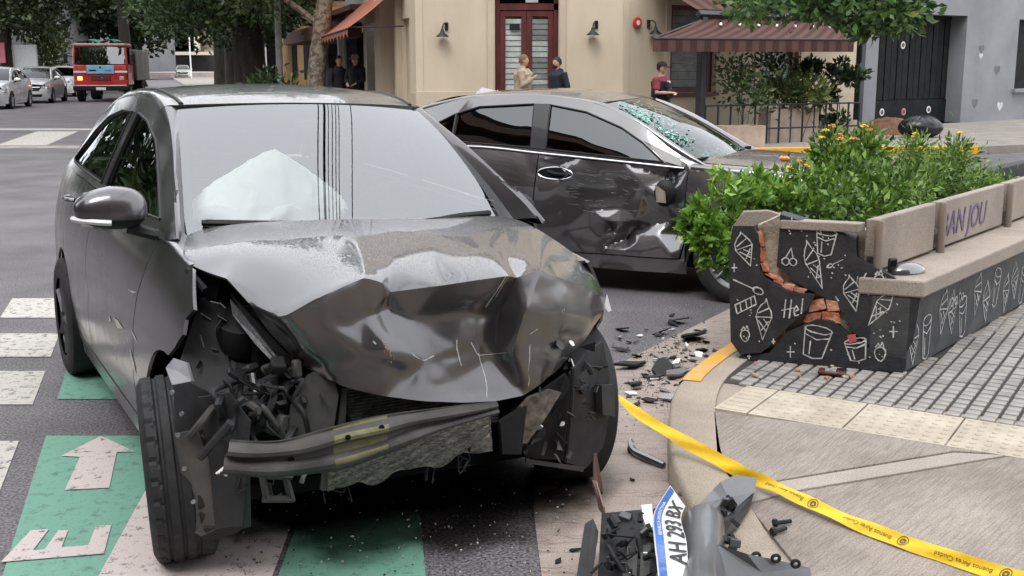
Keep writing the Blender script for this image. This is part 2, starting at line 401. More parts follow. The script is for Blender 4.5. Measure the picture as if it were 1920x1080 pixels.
    def hood_panel(s):
        p = s.p; x0, x1 = p['hood'][0][0], p['hood'][-1][0]
        def fn(u, v):
            x = x0+(x1-x0)*v+.09*(1-np.abs(u)**2)*(1-v)*1.+.06*(1-u**2)*v; y = u*s.yh(x); return np.stack([x, y, s.hood(x)+.035*(1-u**2)-.02*(np.abs(u) > 9)], -1)
        return s.patch('hood', fn, [(-1, 0), (1, 0), (1, 1), (-1, 1)], s.paint, .07, out=(0, 0, 1), solid=.01)
    def front_end(s, dark, lamp, chrome, bumper=True):
        f = lambda u, z: s.fr(u, z)
        if bumper:
            o = s.patch('front_bumper', f, [(-1, .20), (1, .20), (1, .55), (.72, .60), (.42, .60), (.36, .50), (-.36, .50), (-.42, .60), (-.72, .60), (-1, .55)], s.paint, .07, [[(-.45, .26), (.45, .26), (.5, .38), (-.5, .38)]], out=(1, 0, 0), solid=.01)
            s.patch('lower_grille', f, [(-.47, .25), (.47, .25), (.52, .39), (-.52, .39)], dark, .1, off=-.02, out=(1, 0, 0), parent=o)
            s.patch('grille', f, [(-.42, .49), (.42, .49), (.44, .70), (-.44, .70)], dark, .1, off=-.012, out=(1, 0, 0))
            b = MB(); b.grid(lambda i, j: tuple(s.fr(-.40+.8*i, .655+.02*j)+np.array([.006, 0, 0])), 10, 1); s.mbput('grille_bar', b, chrome)
        for sg in (-1, 1):
            hl = s.patch('headlight', f, [(sg*.44, .60), (sg*.72, .605), (sg*.90, .66), (sg*.93, .745), (sg*.7, .73), (sg*.46, .70)], lamp, .06, off=.004, out=(1, 0, 0))
            b = MB(); q = s.fr(sg*.62, .665); b.lathe([(.055, 0), (.05, .02), (.02, .03)], 14, Matrix.Translation((q[0]-.05, q[1], q[2])) @ Matrix.Rotation(math.pi/2, 4, 'Y')); s.mbput('lamp_reflector', b, chrome, hl)
    def rear_end(s, red, dark):
        p = s.p
        o = s.patch('rear_bumper', s.rr, [(-1, .24), (1, .24), (1, .60), (-1, .60)], s.paint, .08, out=(-1, 0, 0), solid=.01)
        s.patch('trunk_face', s.rr, [(-1, .605), (1, .605), (1, 1.055), (-1, 1.055)], s.paint, .08, out=(-1, 0, 0), solid=.01)
        for sg in (-1, 1): s.patch('tail_light', s.rr, [(sg*.5, .80), (sg*1.0, .78), (sg*1.0, .98), (sg*.55, .96)], red, .08, off=.006, out=(-1, 0, 0))
        x0, x1 = p['rwin'][1][0]-.10, p['xrear']+.14; yb = p['rwin'][1][1]-.02
        fn = lambda u, v: np.stack([x0+.10*u*u*(1-v)+(x1-x0-.0)*v+.10*u*u*v, u*yb, p['trunkz']+.02*(1-u*u)-.03*v+0*u], -1)
        s.patch('trunk_lid', fn, [(-1, 0), (1, 0), (1, 1), (-1, 1)], s.paint, .1, out=(0, 0, 1), solid=.01)
    def inner(s, dark, xf=None):
        """dark inner shell, floor and wheel houses"""
        p = s.p; b = MB(); xa, xr_ = p['xfa'], p['xra']; xf = xf or .55
        for sg in (-1, 1):
            arch = lambda c: seg_arc(c, p['zw'], p['ra']+.03, 180, 0, 12)
            poly = [(-3.2, .35)]+[q for q in arch(xr_) if q[1] >= .24]+[q for q in arch(xa-.0) if q[1] >= .24 and q[0] < xf]+([(xf, .35)] if xf > .4 else [])+[(xf, .70), (.1, .86), (-.4, .93), (-3.2, .96)]
            V2, F = panel2d(poly[::-1], .12); y = s.side(V2[:, 0], V2[:, 1])-.045
            V = np.stack([V2[:, 0], sg*y, V2[:, 1]], 1)
            if s.D is not None: V = s.D(V); V[:, 1] -= sg*.01
            if s.T is not None: V = s.T(V)
            b.add(V, F)
        o = b.build('inner_shell', dark, s.root)
        b = MB(); b.box(((-3.0+.2)/2, 0, .22), (3.2, 1.36, .05)); b.box((-.33, 0, .60), (.03, 1.40, .72)); b.box((-2.85, 0, .65), (.03, 1.3, .75)); b.box((-2.7, 0, 1.0), (.55, 1.2, .03))
        s.mbput('floor_pan', b, dark, smooth=False)
        for c in (xa, xr_):
            for sg in (-1, 1):
                b = MB(); n = 14; Q = []
                for i in range(n+1):
                    a = R(190-200*i/n); Q.append((c+(p['ra']+.02)*math.cos(a), p['zw']+(p['ra']+.02)*math.sin(a)))
                V = [(x, sg*.80*1., z) for x, z in Q]+[(x, sg*.50, z) for x, z in Q]; F = [(i, i+1, n+2+i, n+1+i) for i in range(n)]+[tuple(n+1+i for i in range(n+1))]
                if c == xa and xf < .2: continue
                b.add(V, F); s.mbput('wheel_house', b, dark)
    def cabin(s, seat, dash, wheel_m, sg_drive=1):
        b = MB(); p = s.p
        b.add([s.ws(np.array([u]), np.array([.03]))[0]+np.array([-.02, 0, -.03]) for u in np.linspace(-.97, .97, 9)] + [(-.86, y, .95+.02*(abs(y) < .3)) for y in np.linspace(-.64, .64, 9)] + [(-.84, y, .66) for y in np.linspace(-.64, .64, 9)],
              [(r_*9+i, r_*9+i+1, r_*9+10+i, r_*9+9+i) for r_ in range(2) for i in range(8)])
        s.mbput('dashboard', b, dash)
        b = MB(); n = 28; C = Vector((-1.02, .36*sg_drive, .93)); P = []
        for i in range(n+1):
            a = 2*math.pi*i/n; P.append(C+Vector((math.sin(a)*.185*.42, math.cos(a)*.185, math.sin(a)*.185*.9)))
        b.tube(P, .014, 6, cap=False); b.box(tuple(C+Vector((.03, 0, 0))), (.05, .16, .10), ry=R(-25), bev=.02); s.mbput('steering_wheel', b, wheel_m)
        for sg in (-1, 1):
            b = MB(); y = .36*sg
            b.box((-1.25, y, .50), (.50, .48, .16), bev=.05); b.box((-1.56, y, .78), (.15, .46, .60), ry=R(-14), bev=.05); b.box((-1.68, y, 1.16), (.09, .26, .17), ry=R(-12), bev=.04)
            s.mbput('front_seat', b, seat)
        b = MB(); b.box((-2.15, 0, .50), (.5, 1.25, .16), bev=.05); b.box((-2.45, 0, .80), (.15, 1.25, .55), ry=R(-18), bev=.05); s.mbput('rear_seat', b, seat)
    def mirror(s, sg, loc, cap, dark, glass_m, sig=None, size=(.10, .125, .085), rz=0, rx=0, stalk=True):
        b = MB(); a_, b_, c_ = size
        def fn(i, j):
            th = math.pi*(j-.5); ph = 2*math.pi*i; e = .72
            f = lambda v, k: math.copysign(abs(v)**k, v)
            x = a_*f(math.cos(th), e)*f(math.cos(ph), e); y = b_*f(math.cos(th), e)*f(math.sin(ph), e); z = c_*f(math.sin(th), .85)
            if x < 0: x *= .35
            z += .22*(-sg*y)*0 - .25*abs(x)*.2
            y += 0
            return (x, y, z*(1-.25*max(0, sg*y/b_)))
        fl_ = lambda i, j: (lambda q: (q[0], q[1], q[2]*(.78 if q[2] < 0 else 1)))(fn(i, j))
        b.grid(lambda i, j: fl_(i, .40+.60*j), 28, 12); M = Matrix.Translation(loc) @ Matrix.Rotation(rz, 4, 'Z') @ Matrix.Rotation(rx, 4, 'X'); b.v = [tuple(M @ Vector(v)) for v in b.v]
        o = s.mbput('wing_mirror', b, cap, ang=60)
        b = MB(); b.grid(lambda i, j: tuple(M @ Vector([k*.985 for k in fl_(i, .42*j)])), 28, 8); s.mbput('mirror_base', b, dark, o, ang=60)
        b = MB(); b.grid(lambda i, j: tuple(M @ Vector((-a_*.36, b_*.80*(2*i-1), c_*.72*(2*j-1)))), 1, 1); s.mbput('mirror_glass', b, glass_m, o)
        if sig:
            b = MB(); P = [M @ Vector((a_*math.cos(t)*.98, sg*b_*math.sin(t)*1.0, -c_*(.42-.10*math.sin(t)))) for t in np.linspace(.0, 1.5, 9)]; b.tube([(q.x, q.y, q.z) for q in P], .011, 6); s.mbput('turn_signal', b, sig, o)
        if stalk:
            b = MB(); x, y, z = loc; b.tube([(x-.0, y-sg*.06, z-c_*.75), (x+.03, y-sg*.14, z-c_*1.05), (x+.04, y-sg*.21, z-c_*1.1)], [.035, .03, .04], 8, flat=.7); s.mbput('mirror_arm', b, dark, o)
        return o
def wheel(root, T, loc, steer=0, camber=0, rad=.305, w=.195, rim_r=.20, tyre=None, rim=None, dark=None, spokes=5, sg=-1, fine=False, twin=False):
    """tyre, rim with spokes and brake disc; local Y is the axle, +sg is outboard"""
    M = Matrix.Translation(loc) @ Matrix.Rotation(steer, 4, 'Z') @ Matrix.Rotation(camber, 4, 'X')
    n = 150 if fine else 48
    prof = [(-.5, rim_r+.004), (-.53, rim_r+.03), (-.52, rad-.035), (-.47, rad-.010)]
    tr = np.linspace(-.43, .43, 29 if fine else 9); prof += [(t, rad) for t in tr]+[(.47, rad-.010), (.52, rad-.035), (.53, rim_r+.03), (.5, rim_r+.004)]
    vs = []; fs = []; K = len(prof)
    for i in range(n):
        a = 2*math.pi*i/n; ca, sa = math.cos(a), math.sin(a)
        for k, (t, r) in enumerate(prof):
            if 3 <= k < K-3 and fine:
                g = 0
                for c in (-.235, -.02, .20):
                    if abs(t-c) < .024: g = .009
                ph = (i+int((t+.5)*6)) % 5
                if abs(t) > .24 and ph == 0: g = max(g, .007)
                if .02 < abs(t) < .20 and (i+int(t*24)) % 5 == 0: g = max(g, .004)
                r = r-g-.004*(abs(t)/.45)**2
            vs.append(M @ Vector((r*ca, t*w, r*sa)))
    for i in range(n):
        for k in range(K-1): fs.append((i*K+k, i*K+k+1, ((i+1) % n)*K+k+1, ((i+1) % n)*K+k))
    V = np.array([tuple(v) for v in vs]); b = MB(); b.add(V, fs)
    wr = bpy.data.objects.new('wheel', None)
    o = b.build('wheel', tyre, root, ang=25)
    b = MB(); Y = sg*w*.42
    prof2 = [(rim_r+.006, Y), (rim_r, Y-sg*.012), (rim_r-.022, Y-sg*.02), (rim_r-.028, -Y)]
    for i in range(len(prof2)-1):
        pass
    vs = []; fs = []; N = 36
    for r, y in prof2:
        for k in range(N): a = 2*math.pi*k/N; vs.append(M @ Vector((r*math.cos(a), y, r*math.sin(a))))
    for i in range(len(prof2)-1):
        for k in range(N): fs.append((i*N+k, i*N+(k+1) % N, (i+1)*N+(k+1) % N, (i+1)*N+k))
    b.add(vs, fs)
    for k in range(spokes):
        for dlt in ((-.13, .13) if twin else (0,)):
            a = 2*math.pi*k/spokes; P = []
            for q in np.linspace(.03, rim_r-.012, 5): aa = a+dlt*(q/rim_r); P.append(M @ Vector((q*math.cos(aa), Y-sg*(.02-.012*math.sin(q/rim_r*2.6)), q*math.sin(aa))))
            b.tube([tuple(q) for q in P], [.030 if not twin else .017, .026 if not twin else .013, .024 if not twin else .012, .026 if not twin else .013, .032 if not twin else .016], 6, flat=.6)
    b.lathe([(.045, -.012), (.045, .006), (.02, .012)], 14, M @ Matrix.Translation((0, Y-sg*.012, 0)) @ Matrix.Rotation(-sg*math.pi/2, 4, 'X'))
    b.build('rim', rim, o)
    b = MB(); b.lathe([(.135, -.01), (.135, .01)], 24, M @ Matrix.Translation((0, Y-sg*.07, 0)) @ Matrix.Rotation(-sg*math.pi/2, 4, 'X')); b.build('brake_disc', dark, o)
    return o
# ---------------------------------------------------------------- car materials
def paint(name, color, metal=.55, rough=.32, drops=.20, coat_ior=1.75, dirt=.25, side_rough=.0):
    m = bpy.data.materials.new(name); m.use_nodes = True; t = m.node_tree; n = t.nodes; L = t.links.new
    p = n['Principled BSDF']; tc = n.new('ShaderNodeTexCoord'); g = n.new('ShaderNodeNewGeometry')
    p.inputs['Metallic'].default_value = metal; p.inputs['Roughness'].default_value = rough
    p.inputs['Coat Weight'].default_value = 1; p.inputs['Coat IOR'].default_value = coat_ior
    nz = n.new('ShaderNodeTexNoise'); nz.inputs['Scale'].default_value = 2.3; nz.inputs['Detail'].default_value = 6; L(tc.outputs['Object'], nz.inputs[0])
    r0 = n.new('ShaderNodeValToRGB'); r0.color_ramp.elements[0].color = rgb(*[c*.85 for c in color]); r0.color_ramp.elements[1].color = rgb(*[c*1.15+.004 for c in color])
    r0.color_ramp.elements[0].position = .4; r0.color_ramp.elements[1].position = .62; L(nz.outputs[0], r0.inputs[0]); L(r0.outputs[0], p.inputs['Base Color'])
    n2 = n.new('ShaderNodeTexNoise'); n2.inputs['Scale'].default_value = 9; n2.inputs['Detail'].default_value = 8; L(tc.outputs['Object'], n2.inputs[0])
    mr = n.new('ShaderNodeMapRange'); mr.inputs[1].default_value = .45; mr.inputs[2].default_value = .75; mr.inputs[3].default_value = .02; mr.inputs[4].default_value = .02+dirt*.45
    L(n2.outputs[0], mr.inputs[0]); sg_ = n.new('ShaderNodeSeparateXYZ'); L(g.outputs['Normal'], sg_.inputs[0]); vr = n.new('ShaderNodeMapRange'); vr.inputs[1].default_value = .35; vr.inputs[2].default_value = .75; vr.inputs[3].default_value = side_rough; vr.inputs[4].default_value = 0; L(sg_.outputs[2], vr.inputs[0]); am = n.new('ShaderNodeMath'); am.operation = 'ADD'; L(mr.outputs[0], am.inputs[0]); L(vr.outputs[0], am.inputs[1]); L(am.outputs[0], p.inputs['Coat Roughness'])
    if drops:
        v = n.new('ShaderNodeTexVoronoi'); v.inputs['Scale'].default_value = 150; v.inputs['Randomness'].default_value = 1; L(tc.outputs['Object'], v.inputs[0])
        dr = n.new('ShaderNodeMapRange'); dr.interpolation_type = 'SMOOTHERSTEP'; dr.inputs[1].default_value = .42; dr.inputs[2].default_value = .12; dr.inputs[3].default_value = 0; dr.inputs[4].default_value = 1; L(v.outputs['Distance'], dr.inputs[0])
        sx = n.new('ShaderNodeSeparateXYZ'); L(g.outputs['Normal'], sx.inputs[0])
        up = n.new('ShaderNodeMapRange'); up.inputs[1].default_value = .62; up.inputs[2].default_value = .93; L(sx.outputs[2], up.inputs[0])
        n3 = n.new('ShaderNodeTexNoise'); n3.inputs['Scale'].default_value = 3.5; L(tc.outputs['Object'], n3.inputs[0])
        m3 = n.new('ShaderNodeMapRange'); m3.inputs[1].default_value = .35; m3.inputs[2].default_value = .6; L(n3.outputs[0], m3.inputs[0])
        mu = n.new('ShaderNodeMath'); mu.operation = 'MULTIPLY'; L(dr.outputs[0], mu.inputs[0]); L(up.outputs[0], mu.inputs[1])
        mu2 = n.new('ShaderNodeMath'); mu2.operation = 'MULTIPLY'; L(mu.outputs[0], mu2.inputs[0]); L(m3.outputs[0], mu2.inputs[1])
        b = n.new('ShaderNodeBump'); b.inputs['Strength'].default_value = drops; b.inputs['Distance'].default_value = .004; L(mu2.outputs[0], b.inputs['Height'])
        L(b.outputs[0], p.inputs['Coat Normal'])
    MATS[name] = m; return m
PGREY = paint('grey_paint', (.046, .043, .045), metal=.6, rough=.40, coat_ior=1.75, side_rough=.13)
PBLACK = paint('charcoal_paint', (.078, .074, .075), metal=.6, rough=.36, drops=.4, coat_ior=2.1)
PSILVER = paint('silver_paint', (.66, .67, .68), metal=.2, drops=0)
PWHITE = paint('white_paint', (.80, .81, .82), metal=0, drops=0)
RUBBER = mat('tyre_rubber', (.016, .016, .017), rough=.72, var=.35, scale=14, bump=.15, bscale=180)
BLKPL = mat('black_plastic', (.011, .011, .012), rough=.55, spec=.35, var=.3, scale=9, bump=.1, bscale=220)
GRYPL = mat('grey_plastic', (.026, .026, .028), rough=.58, spec=.35, var=.3, scale=7, bump=.1, bscale=200)
DARK = mat('dark_cavity', (.007, .007, .008), rough=.9, var=.2, spec=.1)
SEAL = mat('rubber_seal', (.012, .012, .013), rough=.55)
FRIT = mat('windscreen_frit', (.012, .012, .014), rough=.35)
RIMGR = mat('rim_grey_alloy', (.14, .14, .145), rough=.42, metal=.8, var=.25, scale=20)
RIMSV = mat('rim_silver_alloy', (.40, .41, .42), rough=.4, metal=.8, var=.2, scale=20)
STEEL = mat('bare_steel', (.30, .30, .30), rough=.42, metal=.9, var=.3, scale=12)
GREYSTEEL = mat('grey_primer_steel', (.055, .053, .050), rough=.7, metal=.15, var=.3, scale=8, bump=.08, bscale=40)
CHROME = mat('chrome', (.6, .6, .62), rough=.15, metal=1, var=.05)
SEAT = mat('dark_seat_fabric', (.045, .045, .05), rough=.95, var=.3, scale=40, bump=.2, bscale=200)
DASH = mat('dash_grey_plastic', (.12, .12, .125), rough=.65, var=.15)
WSG = glass('windscreen_glass', 2.8, (.94, .99, .97), 1.0)
SIDEG = glass('side_glass', 1.6, (.30, .34, .33), .5)
TINTG = glass('tinted_glass', 2.0, (.14, .13, .14), .35)
REDL = mat('red_lens', (.35, .01, .012), rough=.15, coat=1, var=.2)
AMBER = mat('amber_lens', (.75, .25, .03), rough=.2, coat=1, var=.2)
CLEARL = mat('clear_lens', (.55, .56, .56), rough=.1, coat=1, metal=.3, var=.3, scale=30)
WHITEPL = mat('white_plastic', (.7, .7, .68), rough=.4, coat=.3, var=.08)
# ---------------------------------------------------------------- crashed grey sedan
F_PX, PITCH = 2150., math.atan(420/2150)
def ray(px, py):
    c_, s_ = math.cos(PITCH), math.sin(PITCH); U = -(py-540)/F_PX
    return np.array([(px-960)/F_PX, c_+U*s_, -s_+U*c_])
def gp(px, py, z=0.):
    """point at height z under a pixel of the photograph (1920 x 1080)"""
    d = ray(px, py); t = (z-CAM_H)/d[2]; return (d[0]*t, d[1]*t, z)
def dp(px, py, Y):
    """point at depth Y"""
    d = ray(px, py); t = Y/d[1]; return (d[0]*t, Y, CAM_H+d[2]*t)
C1P = (-.396, 3.995, -1.081)
C2P = (1.882, 8.40, -.45)
def carpt(pose, px, py, val, axis=0):
    ox, oy, yaw = pose; c_, s_ = math.cos(yaw), math.sin(yaw); Rm = np.array([[c_, s_, 0], [-s_, c_, 0], [0, 0, 1]])
    d = Rm @ ray(px, py); o = Rm @ np.array([-ox, -oy, CAM_H]); t = (val-o[axis])/d[axis]; return tuple(o+t*d)
def cp(px, py, x): return carpt(C1P, px, py, x, 0)
def roll1(V):
    V = np.array(V, float); a = -.022; z0 = .3; c, s_ = math.cos(a), math.sin(a)
    y = V[:, 1]*c-(V[:, 2]-z0)*s_; z = z0+V[:, 1]*s_+(V[:, 2]-z0)*c
    return np.stack([V[:, 0], y, z], 1)
car1 = thing('grey_sedan', 'dark grey sedan with a crushed front end, folded bonnet and deployed airbag', 'car', (C1P[0], C1P[1], 0), C1P[2])
c = Car(car1, SEDAN, PGREY, roll1)
c.doors(-1); c.quarter(-1); c.sill(-1); c.doors(1, handles=False); c.quarter(1); c.sill(1)
for sg in (-1, 1):
    c.frame(sg); c.windows(sg, SIDEG, SEAL); c.rails(sg); c.shoulders(sg, False)
# right fender, torn off ahead of the wheel
p = SEDAN; f0 = p['fdoor_front']
tp = [(x, float(c.zb(x))-.004) for x in np.linspace(.06, f0[0][0], 7)]
RF = tp+[(x+.005, z) for x, z in f0[1:-1]]+[(f0[-1][0]+.005, .28), (-.36, .28)]+seg_arc(0, .30, .365, 184, 84, 12)+[(.10, .70), (.16, .755), (.15, .80), (.20, .84)]
o = c.spanel('front_fender', RF, -1, PGREY, sp=.035, label='right front wing torn open ahead of the wheel')
tp = [(x, float(c.zb(x))-.004) for x in np.linspace(.10, f0[0][0], 7)]
LF = tp+[(x+.005, z) for x, z in f0[1:-1]]+[(f0[-1][0]+.005, .28), (-.36, .28)]+seg_arc(0, .30, .365, 184, 84, 12)+[(.08, .70), (.12, .78)]
o = c.spanel('front_fender', LF, 1, PGREY, sp=.04); o.location = (0, -.035, -.05)
for sg, xe in ((-1, .02), (1, .08)):
    xs = np.linspace(-.42, xe, 9); A = [(x, sg*float(c.side(x, c.zb(x)-.004)), float(c.zb(x))-.004) for x in xs]
    B = [(x, sg*(float(c.yh(x))-.02), float(c.hood(x))+.0) for x in xs]; o = c.strip('fender_top', A, B, PGREY, 5, None, (0, 0, 1)); o.location = (0, -.035, -.055) if sg > 0 else (0, 0, 0)
c.roof_panel(SEAL)
WSC = c.windscreen(WSG, FRIT); c.rear_window(SIDEG, SEAL); c.rear_end(REDL, DARK); c.inner(DARK, .02); c.cabin(SEAT, DASH, BLKPL)
c.mirror(-1, (-.50, -.905, 1.075), PGREY, BLKPL, CHROME, WHITEPL, size=(.085, .125, .085), rz=R(-8))
c.mirror(1, (-.66, .80, 1.00), BLKPL, BLKPL, CHROME, size=(.06, .10, .075), rz=R(20))
# wheels
wheel(car1, None, (.03, -.815, .303), R(-9), R(2.5), tyre=RUBBER, rim=RIMGR, dark=DARK, sg=-1, fine=True)
wheel(car1, None, (-.02, .70, .303), R(-9), R(-4), tyre=RUBBER, rim=RIMGR, dark=DARK, sg=1)
for sg in (-1, 1): wheel(car1, None, (-2.56, sg*.755, .305), 0, 0, tyre=RUBBER, rim=RIMGR, dark=DARK, sg=sg)
# wipers
for P0, P1, P2 in ((( .55, .02), (-.02, .035), (-.90, .055)), ((-.05, .02), (.35, .04), (.80, .05))):
    b = MB(); q = [c.ws(np.array([u]), np.array([v]))[0]+np.array([.012, 0, .022]) for u, v in (P0, P1, P2)]
    b.tube([tuple(k) for k in q], [.011, .008, .006], 6)
    e = [c.ws(np.array([P1[0]+(P2[0]-P1[0])*t]), np.array([P1[1]+(P2[1]-P1[1])*t+.012*math.sin(3.1*t)]))[0]+np.array([.008, 0, .014]) for t in np.linspace(-.05, 1.02, 9)]
    b.tube([tuple(k) for k in e], .012, 6); c.mbput('wiper', b, BLKPL)
# rear-view mirror
b = MB(); b.box((-.93, 0, 1.345), (.03, .22, .06), bev=.012); c.mbput('rear_view_mirror', b, BLKPL)
# airbag hanging over the dashboard
b = MB(); rnd = random.Random(3)
def bag(i, j):
    th = math.pi*(j-.5); ph = 2*math.pi*i; x = math.cos(th)*math.cos(ph); y = math.cos(th)*math.sin(ph); z = math.sin(th); q = Vector((x, y, z))
    fa_ = 6*ph+2.5*mnoise.noise(q*1.7); k = 1+.07*mnoise.noise(q*1.6)+.035*(1-abs(math.sin(fa_)))**3*math.cos(th)*3+.02*(1-abs(mnoise.noise(Vector((y*9, z*3, x*3))))*2)
    hg = max(.25, 1.04-.62*abs(y-.05)) if z > 0 else .5
    return (-.80+.13*x*k-.05*z, -.27+.31*y*k+.05*z, 1.03+.215*z*k*hg-.03*max(0, y)*(1-z)+(.0 if z > 0 else .03*math.sin(7*y)))
b.grid(bag, 110, 64); c.mbput('airbag', b, mat('airbag_cloth', (.90, .92, .90), rough=.9, var=.04, bump=.7, bscale=14), ang=0)
# folded bonnet: hand-placed crease net
HN = dict(a0=(345, 437, -.40), a1=(400, 425, -.36), a2=(470, 417, -.31), a3=(560, 413, -.28), a4=(650, 411, -.26), a5=(760, 411, -.26), a6=(860, 408, -.30), a7=(962, 400, -.38),
 b0=(328, 486, -.10), b1=(372, 470, -.15), b2=(450, 465, -.08), b3=(560, 462, -.02), b4=(680, 460, 0), b5=(800, 456, 0), b6=(915, 450, -.02), b7=(1035, 446, -.10),
 c0=(395, 513, .08), c1=(425, 522, .12), c2=(470, 538, .18), c3=(560, 512, .22), c4=(640, 503, .24), c5=(740, 500, .25), c6=(850, 490, .25), c7=(922, 462, .10), c7b=(942, 474, .14), c8=(1000, 476, .15), c9=(1102, 492, .02),
 d0=(470, 572, .27), d1=(526, 598, .40), d2=(600, 556, .41), d3=(683, 520, .39), d4=(716, 530, .37), d5=(730, 548, .345), d6=(830, 535, .38), d7=(952, 517, .385), d8=(968, 521, .355), d9=(1010, 506, .35), d10=(1060, 525, .29), d11=(1113, 546, .20), d12=(1132, 552, .13),
 e0=(560, 640, .415), e1=(620, 612, .43), e2=(685, 596, .41), e3=(726, 580, .355), e4=(775, 600, .375), e5=(870, 590, .38), e6=(935, 590, .335), e7=(985, 580, .43), e8=(1045, 585, .37), e9=(1110, 590, .25),
 f0=(610, 690, .44), f1=(680, 660, .47), f2=(735, 655, .475), f3=(800, 676, .445), f4=(868, 655, .43), f4b=(895, 620, .415), f5=(922, 672, .385), f6=(962, 655, .45), f7=(1030, 640, .38), f8=(850, 710, .44),
 g0=(500, 614, .31), g1=(560, 682, .40), g2=(640, 724, .46), g3=(715, 742, .485), g4=(790, 752, .485), g5=(870, 755, .47), g6=(930, 752, .44), g7=(985, 741, .42), g8=(1050, 690, .36), g9=(1105, 625, .27), g10=(1135, 582, .18))
HN = {k: (v[0], v[1], v[2]+dict(a=0, b=.11, c=.09, d=.08, e=.05, f=.01, g=.0)[k[0]]*(.4 if k in ('b0', 'b7', 'c9', 'd12', 'g10', 'c0') else 1)) for k, v in HN.items()}
ids = list(HN); px2 = {k: HN[k][:2] for k in ids}
outline = ['a0', 'a1', 'a2', 'a3', 'a4', 'a5', 'a6', 'a7', 'b7', 'c9', 'd12', 'g10', 'g9', 'g8', 'g7', 'g6', 'g5', 'g4', 'g3', 'g2', 'g1', 'g0', 'd0', 'c1', 'c0', 'b0']
lines = [['d1', 'd2', 'd3'], ['d3', 'd4', 'd5', 'd6', 'd7', 'd8', 'd9', 'd10', 'd11'], ['c7', 'c7b', 'd8'], ['d5', 'e3', 'f2'], ['d8', 'e6', 'f5', 'g6'], ['d9', 'e7', 'f6'], ['c1', 'c2', 'd1'], ['e1', 'e2', 'd5'], ['f4b', 'f4', 'f8']]
ix = {k: i for i, k in enumerate(ids)}
ed = [(ix[outline[i]], ix[outline[(i+1) % len(outline)]]) for i in range(len(outline))]+[(ix[l[i]], ix[l[i+1]]) for l in lines for i in range(len(l)-1)]
r = delaunay_2d_cdt([Vector((px2[k][0], -px2[k][1])) for k in ids], ed, [], 0, 1e-4)
poly = [(px2[k][0], -px2[k][1]) for k in outline]; F = []
for f in r[2]:
    q = [r[0][i] for i in f]; cx = sum(v[0] for v in q)/3; cy = sum(v[1] for v in q)/3
    if inpoly(np.array([cx]), np.array([cy]), poly)[0]: F.append(tuple(f))
b = MB(); b.add([cp(*HN[k]) for k in ids], F)
hood = b.build('hood', PGREY, car1, ang=0, label='bonnet buckled into a fold with its front edge bent down')
me = hood.data; at = me.attributes.new('crease_edge', 'FLOAT', 'EDGE'); wts = [.9, 1., .95, .9, .85, .7, .6, .5, .5]; cw = {}
for l, wt in zip(lines, wts):
    for i in range(len(l)-1): cw[frozenset((ix[l[i]], ix[l[i+1]]))] = wt
for i in range(len(outline)): cw[frozenset((ix[outline[i]], ix[outline[(i+1) % len(outline)]]))] = .8
for e in me.edges: at.data[e.index].value = cw.get(frozenset(e.vertices), .42 if all(ids[v][0] in 'defg' for v in e.vertices) else 0.)
ms = hood.modifiers.new('sub', 'SUBSURF'); ms.levels = 3; ms.render_levels = 3
tx = bpy.data.textures.new('wrinkle', 'MUSGRAVE'); tx.musgrave_type = 'RIDGED_MULTIFRACTAL'; tx.noise_scale = .13; tx.octaves = 2.5; tx.noise_intensity = .6
vg = hood.vertex_groups.new(name='crumple')
for k in ids:
    if k[0] in 'efg': vg.add([ix[k]], 1.0, 'REPLACE')
    elif k[0] == 'd': vg.add([ix[k]], .4, 'REPLACE')
dm = hood.modifiers.new('wrinkle', 'DISPLACE'); dm.texture = tx; dm.strength = -.007; dm.mid_level = .5; dm.vertex_group = 'crumple'
ms = hood.modifiers.new('solid', 'SOLIDIFY'); ms.thickness = .008; ms.offset = -1; es = hood.modifiers.new('split', 'EDGE_SPLIT'); es.split_angle = R(32)
# scuffs on the folded bonnet
ORANGE = mat('rust_scuff', (.55, .20, .05), rough=.6, var=.4, scale=90)
def plate(name, pts, m, parent=car1, t=.006, f=cp, sm=False, label=None):
    """thin sheet through points given in the photograph, each with its own depth on the car"""
    b = MB(); V = [Vector(f(*q)) for q in pts]
    nrm = Vector((0, 0, 0))
    for i in range(len(V)): nrm += V[i].cross(V[(i+1) % len(V)])
    nrm = nrm.normalized(); n = len(V)
    vs = [v+nrm*t/2 for v in V]+[v-nrm*t/2 for v in V]
    C = sum(V, Vector())/n; vs += [C+nrm*t/2, C-nrm*t/2]
    fs = [(i, (i+1) % n, 2*n) for i in range(n)]+[((i+1) % n+n, i+n, 2*n+1) for i in range(n)]+[(i, i+n, (i+1) % n+n, (i+1) % n) for i in range(n)]
    b.add(vs, fs); return b.build(name, m, parent, smooth=sm, label=label)
def rod(name, pts, r, m, parent=car1, n=7, f=cp, k=5):
    b = MB(); b.tube(smooth_path([f(*q) for q in pts], k), r, n) if len(pts) > 2 else b.tube([f(*q) for q in pts], r, n); return b.build(name, m, parent)
